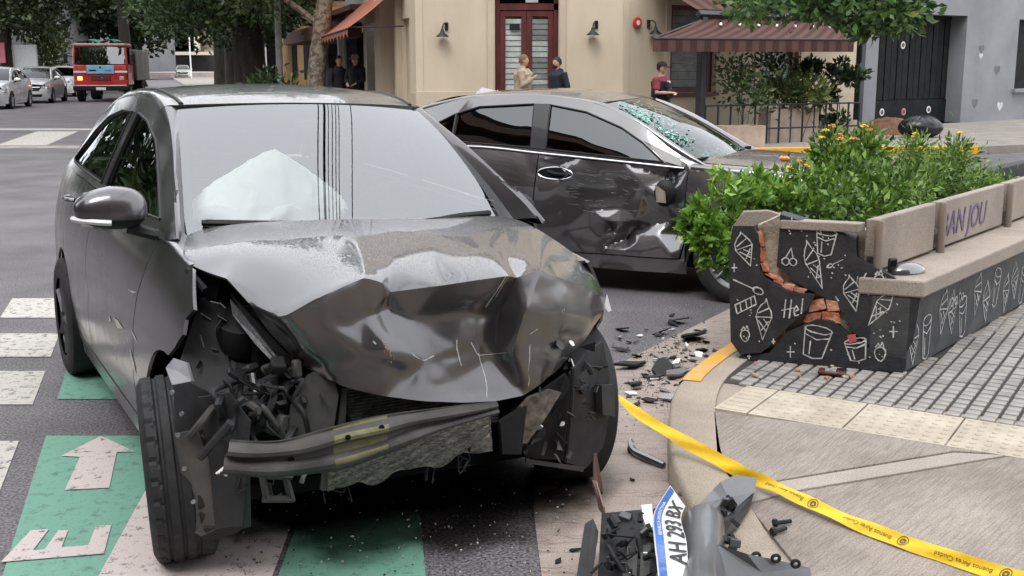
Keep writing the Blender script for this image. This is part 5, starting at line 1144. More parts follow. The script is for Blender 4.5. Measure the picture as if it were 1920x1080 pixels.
# roof block closes the shell
b = MB(); V = [FLf.p(L_, 0), CL+(0,), CR+(0,), FRt.p(ends, 0)]; P2 = [(v[0], v[1]) for v in V]; P2 = [(x+.0, y+.32) for x, y in P2]; b.prism(P2+[(P2[-1][0]-2, P2[-1][1]+9), (P2[0][0]+6, P2[0][1]+9)], .2, HB-.05); b.build('core', STUCCO2, bld, smooth=False)
# pergola with awnings on the right face
per = thing('awning_pergola', 'dark post pergola carrying brown striped awnings over the cafe terrace', 'awning', (3.5, 21.3, .14)); per.location = (0, 0, 0)
pa = Vector(dp(1313, 200, 21.3)); pb = Vector(dp(1609, 200, 23.6)); pc = Vector(dp(1622, 200, 25.6)); zb_ = 2.44
for q in (pa, pb):
    b = MB(); b.box((q.x, q.y, (zb_+.14)/2), (.14, .14, zb_-.14), R(36), bev=.012); b.build('post', POST, per, smooth=False)
    b = MB(); b.box((q.x, q.y, .15), (.24, .24, .02), R(36)); b.build('post_base', POST, per, smooth=False)
b = MB(); b.tube([(pa.x-.1, pa.y-.08, zb_+.04), (pb.x+.1, pb.y+.08, zb_+.04)], .075, 4); b.build('beam', POST, per, smooth=False)
wA = Vector(FRt.p(.55, 3.35, .05)); wB = Vector(FRt.p(7.0, 3.35, .05)); cloth('upper_awning', (wA, wB), ((pa.x-.12, pa.y, zb_+.13), (pb.x+.1, pb.y+.1, zb_+.13)), AWN, per, nu=60, sag=.06)
n_ = FRt.n; fa = Vector((2.41, 20.0, 0)); fb = Vector((6.5, 22.3, 0))
cloth('front_awning', ((pa.x, pa.y, zb_-.02), (pb.x, pb.y, zb_-.02)), ((fa.x, fa.y, 2.02), (fb.x, fb.y, 2.04)), AWN, per, nu=60, sag=.04, val=.21)
b = MB(); b.tube([(fa.x, fa.y, 2.03), (fb.x, fb.y, 2.05)], .022, 8); b.tube([(pa.x, pa.y, zb_-.05), (fa.x, fa.y, 2.03)], .018, 6); b.tube([(pb.x, pb.y, zb_-.05), (fb.x, fb.y, 2.05)], .018, 6); b.build('awning_frame', POST, per)
for k in range(9):
    u = (k+.5)/9; q = Vector((pa.x, pa.y, zb_-.14)).lerp(Vector((pb.x, pb.y, zb_-.14)), u)+n_*.20; t_ = thing('string_bulb', 'small white festoon bulb hanging along the brown terrace awning', 'bulb', tuple(q), group='festoon bulbs along the awning')
    b = MB(); b.lathe([(0, -.03), (.028, -.015), (.032, .005), (.018, .03), (.012, .04)], 10, caps=False); b.build('glass', mat('festoon_glass', (.8, .78, .7), rough=.2, coat=1), t_); b = MB(); b.lathe([(.014, .035), (.014, .075)], 8); b.build('socket', IRON, t_)
# lamp and red sign on the right face corner
sconce(FRt, .62, 2.28, 'black gooseneck lamp beside the small red disc sign', -1)
rs_ = thing('wall_sign', 'small round red sign with a white mark on the beige corner', 'sign', FRt.p(.30, 2.38, .03)); b = MB(); M = Matrix.Rotation(math.atan2(n_.y, n_.x), 4, 'Z') @ Matrix.Rotation(math.pi/2, 4, 'Y'); b.lathe([(.105, 0), (.105, .03), (.095, .035)], 20, M); b.build('disc', mat('red_sign', (.55, .03, .03), rough=.4), rs_); b = MB(); b.lathe([(.05, .036), (.05, .040)], 8, M); b.build('mark', WHITEPL, rs_)
# terrace railing, planter boxes
rl = thing('terrace_railing', 'low black iron railing along the cafe terrace', 'railing', (0, 0, 0)); rq = [Vector(dp(1322, 230, 20.9)), Vector(dp(1610, 230, 22.6))]; nb = 14
for zz in (.86, .42):
    b = MB(); b.tube([(rq[0].x, rq[0].y, zz), (rq[1].x, rq[1].y, zz)], .018, 6); b.build('rail', IRON, rl)
for k in range(nb):
    if k % 2 and k not in (1,): 
        q = rq[0].lerp(rq[1], k/(nb-1))
        b = MB(); b.tube([(q.x, q.y, .14), (q.x, q.y, .86)], .014, 6); b.build('baluster', IRON, rl)
    else:
        q = rq[0].lerp(rq[1], k/(nb-1)); b = MB(); b.tube([(q.x, q.y, .14), (q.x, q.y, .88)], .02, 6); b.build('baluster', IRON, rl)
BOXC = mat('weathered_planter_box', (.33, .26, .21), rough=.9, color2=(.45, .37, .31), scale=4, bump=.3, bscale=50)
for px, Y, wd_, hh, lb in ((1388, 20.7, .80, .38, 'low weathered concrete trough at the terrace edge by the black sedan'), (1478, 22.4, 1.1, .62, 'tall concrete trough with plants behind the railing, under the shuttered window'), (1560, 23.2, .9, .36, 'low concrete trough at the far end of the railing')):
    q = dp(px, 230, Y); t_ = thing('planter_box', lb, 'planter', (q[0], q[1], .14), math.atan2(.6, .8)*.6)
    b = MB(); 
    for c_, d_ in (((0, -.19, hh/2), (wd_, .04, hh)), ((0, .19, hh/2), (wd_, .04, hh)), ((-wd_/2+.02, 0, hh/2), (.04, .34, hh)), ((wd_/2-.02, 0, hh/2), (.04, .34, hh))): b.box(c_, d_)
    b.build('trough', BOXC, t_, smooth=False); b = MB(); b.box((0, 0, hh-.06), (wd_-.08, .34, .04)); b.build('soil', MATS['dark_soil'], t_, smooth=False)
# grey building with black gate
GREYW = mat('grey_stucco', (.19, .20, .215), rough=.85, color2=(.255, .265, .285), scale=.9, detail=8, bump=.2, bscale=60); GATE = mat('black_gate_paint', (.011, .012, .013), rough=.7, var=.4, scale=4, spec=.2)
FG = Fac(FRt.p(ends, 0)[:2], (.80, .60), (.6, -.8)); g0, g1 = FG.at(1640)+.0, FG.at(1808); gb = thing('grey_building', 'grey rendered building with a black metal gate and faded hearts', 'building', (0, 0, 0))
w2 = FG.at(1905)
wall_with_holes(FG, .0, 24, .1, 7.0, [(g0, g1, .14, 2.78), (w2, w2+1.6, .95, 2.75), (g1+5, g1+7, 1, 2.6), (3, 5, 4, 5.8), (8, 10, 4, 5.8)], .55, GREYW, 'wall', gb)
bxp(FG, 'core', GREYW, gb, 0.1, 23.9, .14, 6.9, -8, -.58); bxp(FG, 'pilaster', GREYW, gb, .0, g0-.02, .14, 7.0, 0, .10)
gt = bxp(FG, 'gate', GATE, gb, g0, g1, .14, 2.78, -.5, -.46); wdt = g1-g0; n_p = 15
for k in range(n_p):
    a0 = g0+.04+(wdt-.08)*k/n_p; a1 = g0+.04+(wdt-.08)*(k+1)/n_p; bxp(FG, 'gate_panel', GATE, gt, a0+.015, a1-.015, .75, 2.70, -.455, -.43-.01*(k % 2))
for z0, z1 in ((.18, .72), (2.70, 2.77)): bxp(FG, 'gate_rail', GATE, gt, g0+.02, g1-.02, z0, z1, -.455, -.425)
def decal(F_, a, z, off, r_, m, parent, inner=None):
    b = MB(); M = Matrix.Translation(F_.p(a, z, off)) @ Matrix.Rotation(math.atan2(F_.n.y, F_.n.x), 4, 'Z') @ Matrix.Rotation(math.pi/2, 4, 'Y'); b.lathe([(r_, 0), (r_, .006)], 16, M); o = b.build('round_sticker', m, parent)
    if inner: b = MB(); b.lathe([(r_*.62, .007), (r_*.62, .010)], 12, M); b.build('sticker_mark', inner, o)
for px, z, c_ in ((1642, .45, WHITEPL), (1686, .45, WHITEPL), (1727, .44, mat('pink_sticker', (.6, .2, .22))), (1774, .47, WHITEPL), (1718, 2.05, WHITEPL)): decal(FG, FG.at(px)+.03, z, -.424, .09, c_, gt, mat('sticker_dark', (.12, .09, .09)))
SMUDGE = mat('dark_smudge', (.13, .135, .14), rough=.9, var=.2); PALE = mat('pale_heart', (.5, .51, .52), rough=.9)
for px, z, r_, m_ in ((1838, 1.98, .13, SMUDGE), (1870, 1.45, .15, SMUDGE), (1833, .62, .14, SMUDGE), (1838, 1.80, .09, PALE), (1881, .52, .14, PALE)):
    a = FG.at(px); b = MB(); H = [(r_*.062*16*math.sin(t)**3, r_*.062*(13*math.cos(t)-5*math.cos(2*t)-2*math.cos(3*t)-math.cos(4*t))) for t in np.linspace(0, 6.28, 22)[:-1]]
    b.add([FG.p(a+x, z+y, .004) for x, y in H], [tuple(range(len(H)))]); b.build('wall_heart', m_, gb, smooth=False)
bxp(FG, 'dark_window', GATE, gb, w2, w2+1.6, .95, 2.75, -.3, -.2); bxp(FG, 'window_ledge', GREYW, gb, w2-.1, w2+1.7, .86, .948, 0, .10)
# tree pit with brown earth and a black bin bag
EARTH = mat('brown_earth', (.10, .052, .030), rough=.95, color2=(.17, .09, .055), scale=8, bump=.9, bscale=24)
q = dp(1668, 240, 24.6); b = MB(); rr_ = random.Random(8)
b.grid(lambda i, j: (q[0]+.75*(2*i-1), q[1]+.55*(2*j-1), .14+.34*max(0, 1-((2*i-1)**2+(2*j-1)**2))**.8+.03*math.sin(i*31)*math.sin(j*27)), 22, 22); tag(b.build('earth_mound', EARTH), 'mound of reddish brown earth in front of the black gate', 'earth')
q = dp(1726, 250, 23.4); b = MB(); b.grid(lambda i, j: (q[0]+.42*math.cos(math.pi*(j-.5))*math.cos(2*math.pi*i)*(1+.1*math.sin(9*i*6.28)), q[1]+.30*math.cos(math.pi*(j-.5))*math.sin(2*math.pi*i), .14+.20+.22*math.sin(math.pi*(j-.5))*(1+.12*math.sin(13*i*6.28))), 40, 16); tag(b.build('rubbish_bag', mat('black_bag', (.012, .012, .014), rough=.25, var=.3, bump=.8, bscale=14), ang=0), 'black plastic rubbish bag lying before the gate', 'bag')
# neighbours along the side street (same side as the cafe)
NB = Fac(FLf.p(L_, 0)[:2], (-.27, .963), (-1, -.2)); PALEG = mat('pale_green_render', (.42, .46, .43), rough=.85, var=.1, scale=1.2); BRN = mat('brown_fascia', (.13, .055, .04), rough=.7, var=.3, scale=4); BLUEG = mat('blue_grey_boards', (.075, .085, .10), rough=.7, var=.3, scale=5)
nb1 = thing('side_street_shop', 'dark shop with brown fascia and pale upper wall next to the beige cafe', 'building', (0, 0, 0))
wall_with_holes(NB, 0.02, 3.2, 2.6, 7.2, [(1, 2, 4, 6)], .3, PALEG, 'upper_wall', nb1); wall_with_holes(NB, 3.22, 13, .1, 2.9, [(3.6, 7.5, .14, 2.2), (8.2, 9.6, .14, 2.3), (10.2, 12.6, 1.0, 2.2)], .3, BLUEG, 'wall', nb1)
bxp(NB, 'shop_back', DARK, nb1, 0, 13, .14, 2.6, -1.4, -1.3); bxp(NB, 'fascia', BRN, nb1, .1, 13, 2.25, 2.62, .02, .9); bxp(NB, 'roof', BRN, nb1, 0, 13, 2.92, 3.05, -4, .3); bxp(NB, 'pillar', WFR, nb1, .6, .75, .14, 2.25, .4, .55); bxp(NB, 'upper_window', DSLAT, nb1, 1, 2, 4, 6, -.2, -.1)
for k in range(6): bxp(NB, 'board', BLUEG, nb1, 7.6+k*.10, 7.69+k*.10, .14, 2.2, .002, .02)
nb2 = thing('terracotta_roof_house', 'low house with a tiled roof edge beyond the dark shop', 'building', (0, 0, 0)); bxp(NB, 'wall', mat('ochre_wall', (.48, .30, .14), rough=.9, var=.2, scale=1), nb2, 13.2, 30, .14, 3.6, -6, -.2); bxp(NB, 'roof', mat('tile_roof', (.35, .20, .14), rough=.9, var=.3, scale=3), nb2, 13.2, 30, 3.6, 3.8, -6.2, .1); bxp(NB, 'window', GATE, nb2, 15, 17, 1, 2.4, -.2, -.17); bxp(NB, 'window', GATE, nb2, 20, 22, 1, 2.4, -.2, -.17)
nb3 = thing('apartment_block', 'white apartment block standing behind the street trees', 'building', (0, 0, 0)); WB = mat('white_block', (.62, .61, .58), rough=.85, var=.08, scale=.6)
wall_with_holes(NB, 40, 62, .14, 14, [(42+4*i, 44+4*i, 1+3.2*j, 2.8+3.2*j) for i in range(5) for j in range(4)], .3, WB, 'wall', nb3); bxp(NB, 'core', DARK, nb3, 40, 62, .14, 13.9, -6, -.4)
# far end of the street: finned office building
def far_box(name, x0, x1, y0, y1, Y, depth, m, parent):
    A_ = dp(x0, y1, Y); B_ = dp(x1, y0, Y); b = MB(); z0, z1 = A_[2], B_[2]; b.add([(A_[0], Y, z0), (B_[0], Y, z0), (B_[0], Y, z1), (A_[0], Y, z1), (A_[0], Y+depth, z0), (B_[0], Y+depth, z0), (B_[0], Y+depth, z1), (A_[0], Y+depth, z1)], [(0, 1, 2, 3), (5, 4, 7, 6), (4, 0, 3, 7), (1, 5, 6, 2), (3, 2, 6, 7), (4, 5, 1, 0)]); return b.build(name, m, parent, smooth=False)
fo = thing('finned_office', 'beige office block with tall vertical fins at the end of the street', 'building', (0, 0, 0)); FINC = mat('concrete_fin', (.56, .50, .42), rough=.85, var=.12); YF = 150
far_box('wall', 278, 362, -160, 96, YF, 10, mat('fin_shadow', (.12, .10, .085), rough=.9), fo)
for k in range(10): far_box('fin', 280+k*8.4, 284.5+k*8.4, -160, 95, YF-.8, .7, FINC, fo)
far_box('side_block', 362.5, 440, -160, 98, YF+2, 10, mat('side_block_beige', (.58, .50, .38), rough=.85, var=.15, scale=.4), fo); far_box('canopy', 280, 432, 97, 103, YF-6, 5, FINC, fo); far_box('base', 280, 440, 103.3, 134, YF+1, 6, mat('dark_base', (.035, .03, .03), rough=.8, var=.5, scale=.5), fo)
for k in range(5): far_box('window', 368+k*13, 377+k*13, 56, 90, YF+1.8, .15, mat('warm_glass', (.30, .25, .18), rough=.3), fo)
far_box('plinth', 278, 432, 136, 147, YF-14, 4, mat('pink_plinth', (.52, .42, .40), rough=.9, var=.2, scale=.6), fo)
far_box('shop_sign', 279, 304, 112, 119, YF-1, .3, mat('dark_sign', (.03, .03, .035)), fo)
# left side of the street: white fence panels and houses behind the trees
lh = thing('white_railing_house', 'white house with upright fence strips behind the parked cars', 'building', (0, 0, 0)); far_box('wall', -120, 60, -40, 128, 66, 8, mat('left_house_wall', (.40, .40, .41), rough=.85, var=.2, scale=.5), lh)
for k in range(10): far_box('fence_strip', -10+k*8, -6+k*8, 84, 135, 62, .2, WFR, lh)
far_box('red_banner', -4, 7, 80, 118, 61.5, .1, mat('pink_banner', (.5, .16, .2), rough=.8), lh)
lb2 = thing('left_street_block', 'grey apartment block behind the dark trees on the far side of the side street', 'building', (0, 0, 0)); far_box('wall', 50, 250, -320, 135, 118, 10, mat('left_block_wall', (.16, .16, .165), rough=.9, var=.15, scale=.4), lb2)
for j in range(5):
    for i in range(6): far_box('window', 64+i*30, 80+i*30, -290+j*70, -255+j*70, 117.8, .15, GATE, lb2)
# buildings behind the camera (seen only in the glass and paint)
REARW = mat('rear_block_render', (.13, .12, .115), rough=.85, var=.15, scale=.5); BAND = mat('rear_block_band', (.26, .22, .20), rough=.85, var=.15)
rb_ = thing('opposite_block', 'apartment block with long balcony bands across the road from the beige cafe', 'building', (0, 0, 0)); b = MB(); b.box((2, -24, 12), (60, 8, 24)); b.build('wall', REARW, rb_, smooth=False)
for j in range(8):
    b = MB(); b.box((2, -19.4, 3.2+j*2.9), (60, 1.2, 1.0)); b.build('balcony', BAND, rb_, smooth=False)
    for i in range(12): b = MB(); b.box((-26+i*4.8, -19.96, 1.6+j*2.9), (2.4, .1, 1.6)); b.build('window', GATE, rb_, smooth=False)
lw = thing('corner_tower_block', 'tall apartment block with reddish balcony bands on the near left corner', 'building', (0, 0, 0)); b = MB(); b.box((-30, -12, 13), (12, 34, 26)); b.build('wall', REARW, lw, smooth=False)
for j in range(8):
    b = MB(); b.box((-23.4, -12, 3.4+j*3.0), (1.2, 34, 1.1)); b.build('balcony', mat('red_brown_band', (.16, .10, .085), rough=.85, var=.2), lw, smooth=False); b = MB(); b.box((-23.95, -12, 5.0+j*3.0), (.1, 30, 1.3)); b.build('window_band', GATE, lw, smooth=False)
LR = Fac((-27, 2), (-.12, .99), (1, 0)); lr = thing('left_terrace_houses', 'dark green and grey terrace houses along the left pavement', 'building', (0, 0, 0)); wall_with_holes(LR, 0, 34, .14, 8.5, [(2+5*i, 3.6+5*i, 1.0, 2.6) for i in range(6)]+[(2+5*i, 3.6+5*i, 4.6, 6.4) for i in range(6)], .3, mat('terrace_wall', (.10, .11, .10), rough=.9, var=.3, scale=.5), 'wall', lr); bxp(LR, 'core', DARK, lr, 0, 34, .14, 8.4, -8, -.4)
# ---------------------------------------------------------------- vegetation
def leaf_mat(name, c1, c2, rough=.45, trans=.25, scale=14):
    m = bpy.data.materials.new(name); m.use_nodes = True; t = m.node_tree; n = t.nodes; L = t.links.new; p = n['Principled BSDF']; p.inputs['Roughness'].default_value = rough
    tc = n.new('ShaderNodeTexCoord'); a = n.new('ShaderNodeTexNoise'); a.inputs['Scale'].default_value = scale; a.inputs['Detail'].default_value = 3; L(tc.outputs['Object'], a.inputs[0])
    g = n.new('ShaderNodeNewGeometry'); ad = n.new('ShaderNodeMath'); ad.operation = 'MULTIPLY_ADD'; ad.inputs[1].default_value = .45; L(g.outputs['Random Per Island'], ad.inputs[0]); sb = n.new('ShaderNodeMath'); sb.operation = 'SUBTRACT'; sb.inputs[1].default_value = .22; L(a.outputs[0], sb.inputs[0]); L(sb.outputs[0], ad.inputs[2])
    r = n.new('ShaderNodeValToRGB'); r.color_ramp.elements[0].position = .3; r.color_ramp.elements[0].color = rgb(*c1); r.color_ramp.elements[1].position = .72; r.color_ramp.elements[1].color = rgb(*c2); e_ = r.color_ramp.elements.new(.90); e_.color = rgb(min(1, c2[0]*1.7+.02), c2[1]*1.15, c2[2]); L(ad.outputs[0], r.inputs[0]); L(r.outputs[0], p.inputs['Base Color'])
    tr = n.new('ShaderNodeBsdfTranslucent'); L(r.outputs[0], tr.inputs[0]); mxs = n.new('ShaderNodeMixShader'); mxs.inputs[0].default_value = trans; o = [k for k in n if k.type == 'OUTPUT_MATERIAL'][0]
    L(p.outputs[0], mxs.inputs[1]); L(tr.outputs[0], mxs.inputs[2]); L(mxs.outputs[0], o.inputs[0]); MATS[name] = m; return m
def leaf_mesh(pos, dirs, size, rng, aspect=.42, fold=.25, up=.3, droop=0.):
    """many folded leaves: pos (n,3), dirs (n,3) growth directions, size (n,)"""
    n = len(pos); d = dirs+rng.normal(0, .35, (n, 3)); d[:, 2] += up-droop; d /= np.linalg.norm(d, axis=1)[:, None]
    r = rng.normal(0, 1, (n, 3)); r[:, 2] *= .5; x = np.cross(d, r); x /= np.linalg.norm(x, axis=1)[:, None]+1e-9; nn = np.cross(x, d)
    s = size[:, None]; A = pos; M_ = pos+d*s*.5; T_ = pos+d*s-nn*s*.12; Lf = pos+d*s*.45+x*s*aspect*.5+nn*s*fold*.3; Rt = pos+d*s*.45-x*s*aspect*.5+nn*s*fold*.3
    V = np.stack([A, Lf, T_, Rt, M_], 1).reshape(-1, 3); base = (np.arange(n)*5)[:, None]
    F = np.concatenate([base+np.array([[0, 4, 1]]), base+np.array([[1, 4, 2]]), base+np.array([[4, 3, 2]]), base+np.array([[0, 3, 4]])], 0)
    return V, F
def fast_mesh(name, V, F, m, parent=None, smooth=False):
    me = bpy.data.meshes.new(name); nF_ = len(F); me.vertices.add(len(V)); me.vertices.foreach_set('co', np.asarray(V, np.float32).ravel()); k = F.shape[1]
    me.loops.add(nF_*k); me.loops.foreach_set('vertex_index', np.asarray(F, np.int32).ravel()); me.polygons.add(nF_); me.polygons.foreach_set('loop_start', np.arange(0, nF_*k, k, dtype=np.int32)); me.polygons.foreach_set('loop_total', np.full(nF_, k, np.int32)); me.update(calc_edges=True); me.materials.append(m)
    o = bpy.data.objects.new(name, me); col.objects.link(o)
    if parent: o.parent = parent
    return o
BARK = mat('dark_bark', (.035, .028, .022), rough=.95, var=.4, scale=6, bump=1, bscale=14, stretch=(1, 1, .3), bdist=.03); BARKM = mat('mottled_bark', (.12, .088, .06), rough=.9, color2=(.30, .245, .19), scale=9, cmin=.42, cmax=.56, bump=.5, bscale=12, bdist=.02)
LFD = leaf_mat('dark_street_leaves', (.010, .022, .008), (.040, .075, .022), trans=.2, scale=.6); LFM = leaf_mat('mid_street_leaves', (.020, .045, .014), (.075, .13, .035), trans=.25, scale=.7); LFY = leaf_mat('yellow_green_leaves', (.05, .08, .02), (.17, .20, .05), scale=1.0)
LFB = leaf_mat('bright_glossy_leaves', (.07, .17, .02), (.27, .47, .07), rough=.35, scale=9); LFL = leaf_mat('lantana_leaves', (.040, .095, .014), (.20, .35, .055), scale=7, trans=.2); LFL2 = leaf_mat('light_herb_leaves', (.055, .115, .020), (.24, .40, .08), scale=7); LFT = leaf_mat('overhang_leaves', (.030, .075, .020), (.13, .24, .065), scale=5); STEM = mat('green_stem', (.07, .09, .03), rough=.8, var=.3)
def tree(name, label, base, trunk, tr, crowns, nl, ls, lm, bm_, seed, group=None, clump=.55, nb=9):
    """tapered trunk with limbs; crowns = ellipsoids (x, y, z, rx, ry, rz) relative to base filled with leaf clumps"""
    rng = np.random.default_rng(seed); t_ = thing(name, label, 'tree', base, 0, group)
    b = MB(); P = smooth_path(trunk, 5); n = len(P); b.tube(P, [tr*(1.25 if i == 0 else 1-.5*i/n) for i in range(n)], 10)
    tops = []
    cl = []
    for (x, y, z, rx, ry, rz) in crowns:
        k = max(5, int(nl/len(crowns)/55)); u = rng.normal(0, 1, (k, 3)); u /= np.linalg.norm(u, axis=1)[:, None]; rad = rng.uniform(.25, 1, k)**.5; cl.append(np.array([x, y, z])+u*rad[:, None]*np.array([rx, ry, rz]))
        for q in cl[-1][:max(2, nb//len(crowns))]:
            s = P[int(n*rng.uniform(.45, .98))]; e = Vector(q); mid = s.lerp(e, .5)+Vector((0, 0, .15*(e-s).length)); b.tube(smooth_path([s, mid, e], 4), [tr*.38*(1-.8*i/8) for i in range(9)], 6)
    b.build('trunk', bm_, t_); cl = np.concatenate(cl); idx = rng.integers(0, len(cl), nl); off = rng.normal(0, 1, (nl, 3)); off *= clump*rng.uniform(.3, 1, nl)[:, None]/np.maximum(np.linalg.norm(off, axis=1)[:, None]*.6, .5); pos = cl[idx]+off*np.array([1, 1, .75])
    V, F = leaf_mesh(pos, off/np.linalg.norm(off, axis=1)[:, None], rng.uniform(.6, 1.3, nl)*ls, rng, aspect=.55); fast_mesh('crown', V, F, lm, t_); return t_
def G(px, Y): d = ray(px, 200); return (d[0]*Y/d[1], Y, .14)
tree('street_tree', 'street tree with a leaning mottled tan trunk beside the dark shop', G(588, 28), [(0, 0, 0), (.10, 0, 1.2), (.30, 0, 2.6), (.55, 0, 4.2), (.7, 0, 6)], .26, [(1.6, .5, 6.6, 2.2, 2.2, 1.6), (-1.4, 0, 4.0, 1.3, 1.5, 1.1), (-.2, 1, 7.6, 3, 3, 2)], 11000, .16, LFM, BARKM, 1)
tree('street_tree', 'large dark tree with a thick trunk beside the mottled tree', G(478, 35), [(0, 0, 0), (-.1, 0, 1.6), (.05, 0, 3), (.2, 0, 5)], .55, [(-1.5, 0, 3.4, 1.7, 2.0, 1.2), (.2, 0, 4.6, 2.4, 3, 1.8), (.9, -1, 3.6, 1.0, 1.5, .9), (0, 0, 8.0, 3.6, 3.5, 2.5)], 20000, .18, LFM, BARK, 2)
tree('street_tree', 'dark tree overhanging the carriageway beyond the thick trunk', G(440, 50), [(0, 0, 0), (0, 0, 3), (-.6, 0, 6)], .45, [(-2.0, 0, 4.4, 2.4, 3, 1.5), (.8, 0, 4.2, 2.2, 3, 2.2), (-.5, 0, 9, 4, 4, 3.4)], 15000, .25, LFD, BARK, 3)
tree('street_tree', 'dark dense tree rising behind the red truck', G(262, 76), [(0, 0, 0), (0, 0, 3), (.3, 0, 6)], .5, [(0, 0, 4.8, 2.8, 3, 2.4), (-3.4, 0, 5.4, 2.8, 3, 2.0), (1.8, 0, 5.6, 1.6, 3, 1.6), (0, 0, 10.5, 6, 5, 4)], 16000, .38, LFD, BARK, 4)
tree('street_tree', 'dark tree with a pale brown trunk over the parked cars', G(120, 74), [(0, 0, 0), (.1, 0, 3), (0, 0, 7)], .42, [(-1.5, 0, 5.2, 3.4, 3, 2.2), (2.0, 0, 5.4, 2.6, 3, 2.0), (0, 0, 10, 6, 5, 4)], 16000, .38, LFD, mat('brown_bark', (.10, .06, .035), rough=.95, var=.3), 5)
tree('street_tree', 'dark tree standing above the row of parked cars', G(20, 62), [(0, 0, 0), (0, 0, 3), (.2, 0, 6)], .4, [(1, 0, 4.6, 2.8, 3, 1.7), (-3, 0, 5.5, 3, 3, 2.4), (0, 0, 9, 5, 5, 3.5)], 14000, .32, LFD, BARK, 6)
tree('street_tree', 'broad green tree on the left pavement before the zebra crossing', (-22, 27, .14), [(0, 0, 0), (0, 0, 3), (.3, 0, 6)], .4, [(2, 0, 2.6, 4, 4, 1.8), (0, 0, 6, 4.5, 4.5, 3), (1, 2, 10.5, 5.5, 5.5, 4), (-1, -1, 15, 5.5, 5.5, 4)], 15000, .45, LFM, BARK, 7)
tree('street_tree', 'second broad green tree on the left pavement near the crossing', (-21, 18, .14), [(0, 0, 0), (0, 0, 3), (-.3, 0, 6)], .4, [(2, 0, 2.6, 4, 4, 1.8), (0, 0, 6, 4.5, 4.5, 3), (1, 1, 10.5, 5.5, 5.5, 4), (0, 0, 15.5, 5.5, 5.5, 4)], 15000, .45, LFM, BARK, 8)
for k, (x_, y_, lb) in enumerate(((-9.5, 40, 'tall dense plane tree arching over the side street by the dark shop'), (-14.5, 58, 'tall dense plane tree behind the dark shop row'), (-27, 42, 'tall dense plane tree over the parked silver cars'), (-20.5, 62, 'tall dense plane tree over the red truck'))):
    tree('street_tree', lb, (x_, y_, .14), [(0, 0, 0), (0, 0, 4), (.3*(-1)**k, 0, 8)], .35, [(0, 0, 10.5, 4.5, 4.5, 3.2), (2*(-1)**k, 0, 13.5, 5, 5, 3), (-2, 1, 8.2, 3.2, 3.2, 2.0)], 10000, .45, LFD, BARK, 50+k, clump=.8)
tree('street_tree', 'yellow green young tree behind the silver parked cars', G(92, 64), [(0, 0, 0), (.1, 0, 1), (0, 0, 2)], .08, [(0, 0, 1.7, .9, .8, .8), (.5, 0, 2.6, .7, .7, .6)], 1500, .22, LFY, BARK, 9)
# overhanging branch: the tree stands on the near pavement to the right of the view
def leafy(px, py, Y): return np.array(dp(px, py, Y))
base = np.array([10.6, 17.0, .13]); cr = []
for px, py, r_ in ((1430, -8, .17), (1455, 8, .13), (1415, 2, .10), (1490, -22, .16), (1545, -4, .16), (1575, 14, .16), (1615, 14, .20), (1650, 18, .18), (1690, 6, .20), (1632, 34, .12), (1530, 12, .11), (1665, 30, .10), (1715, 18, .12), (1600, -30, .22), (1540, -45, .2), (1700, -30, .3)):
    q = leafy(px, py, 15.2+((px*7) % 13)*.06)-base; cr.append((q[0], q[1], q[2], r_*2.0, r_*1.8, r_*1.1))
tree('overhanging_tree', 'tree whose low leafy branch hangs in front of the brown awning and black gate', tuple(base), [(0, 0, 0), (-.2, -.1, 1.5), (-.8, -.3, 2.6), (-2.2, -.8, 3.3), (-4.2, -1.5, 3.0)], .16, cr, 3600, .125, LFT, BARK, 10, clump=.20, nb=22)
for e_ in ((1.0, 1.0, 4.6, 2.2, 2.2, 1.4),): tree('overhanging_tree', 'second tree of the near pavement beyond the bench', (13.2, 19.5, .13), [(0, 0, 0), (0, .1, 1.6), (-.3, 0, 3.4)], .2, [e_, (-1, 0, 5.5, 2.4, 2.4, 1.6)], 4000, .2, LFT, BARK, 11)
# planter shrubs
def shrub(name, label, base, blobs, nl, ls, lm, seed, aspect=.42, clump=.06, rosette=False, stems=16, up=.4, flowers=None, spikes=0):
    rng = np.random.default_rng(seed); t_ = thing(name, label, 'shrub', base); cl = []
    for (x, y, z, rx, ry, rz) in blobs:
        k = max(6, int(nl/len(blobs)/(13 if rosette else 16))); u = rng.normal(0, 1, (k, 3)); u /= np.linalg.norm(u, axis=1)[:, None]; cl.append(np.array([x, y, z])+u*(rng.uniform(.15, 1, k)**.45)[:, None]*np.array([rx, ry, rz]))
    cl = np.concatenate(cl); idx = rng.integers(0, len(cl), nl); C0 = np.mean(cl, 0)
    if rosette:
        ax = cl-C0*np.array([1, 1, .6]); ax /= np.linalg.norm(ax, axis=1)[:, None]; rd = rng.normal(0, 1, (nl, 3)); dirs = ax[idx]*.5+rd/np.linalg.norm(rd, axis=1)[:, None]; pos = cl[idx]+dirs*.008
    else:
        off = rng.normal(0, clump, (nl, 3)); pos = cl[idx]+off; dirs = off/np.linalg.norm(off, axis=1)[:, None]
    V, F = leaf_mesh(pos, dirs, (.45+rng.random(nl)**1.5*1.0)*ls, rng, aspect=aspect, up=up); fast_mesh('foliage', V, F, lm, t_)
    b = MB()
    for q in cl[rng.permutation(len(cl))[:stems]]:
        a = Vector((C0[0]+rng.normal(0, .08), C0[1]+rng.normal(0, .08), 0)); e = Vector(q); b.tube(smooth_path([a, a.lerp(e, .6)+Vector((0, 0, .06)), e], 3), [.007-.0007*i for i in range(7)], 5)
    if b.v: b.build('stems', STEM, t_)
    return t_, cl
zs = .70; rel = lambda px, py, Y: np.array(dp(px, py, Y))
def blobs_at(base, lst): return [(*(rel(px, py, Y)-np.array(base)), rx, ry, rz) for px, py, Y, rx, ry, rz in lst]
bs = (O_.x+(e1*.12+e2*.5).x, O_.y+(e1*.12+e2*.5).y, zs)
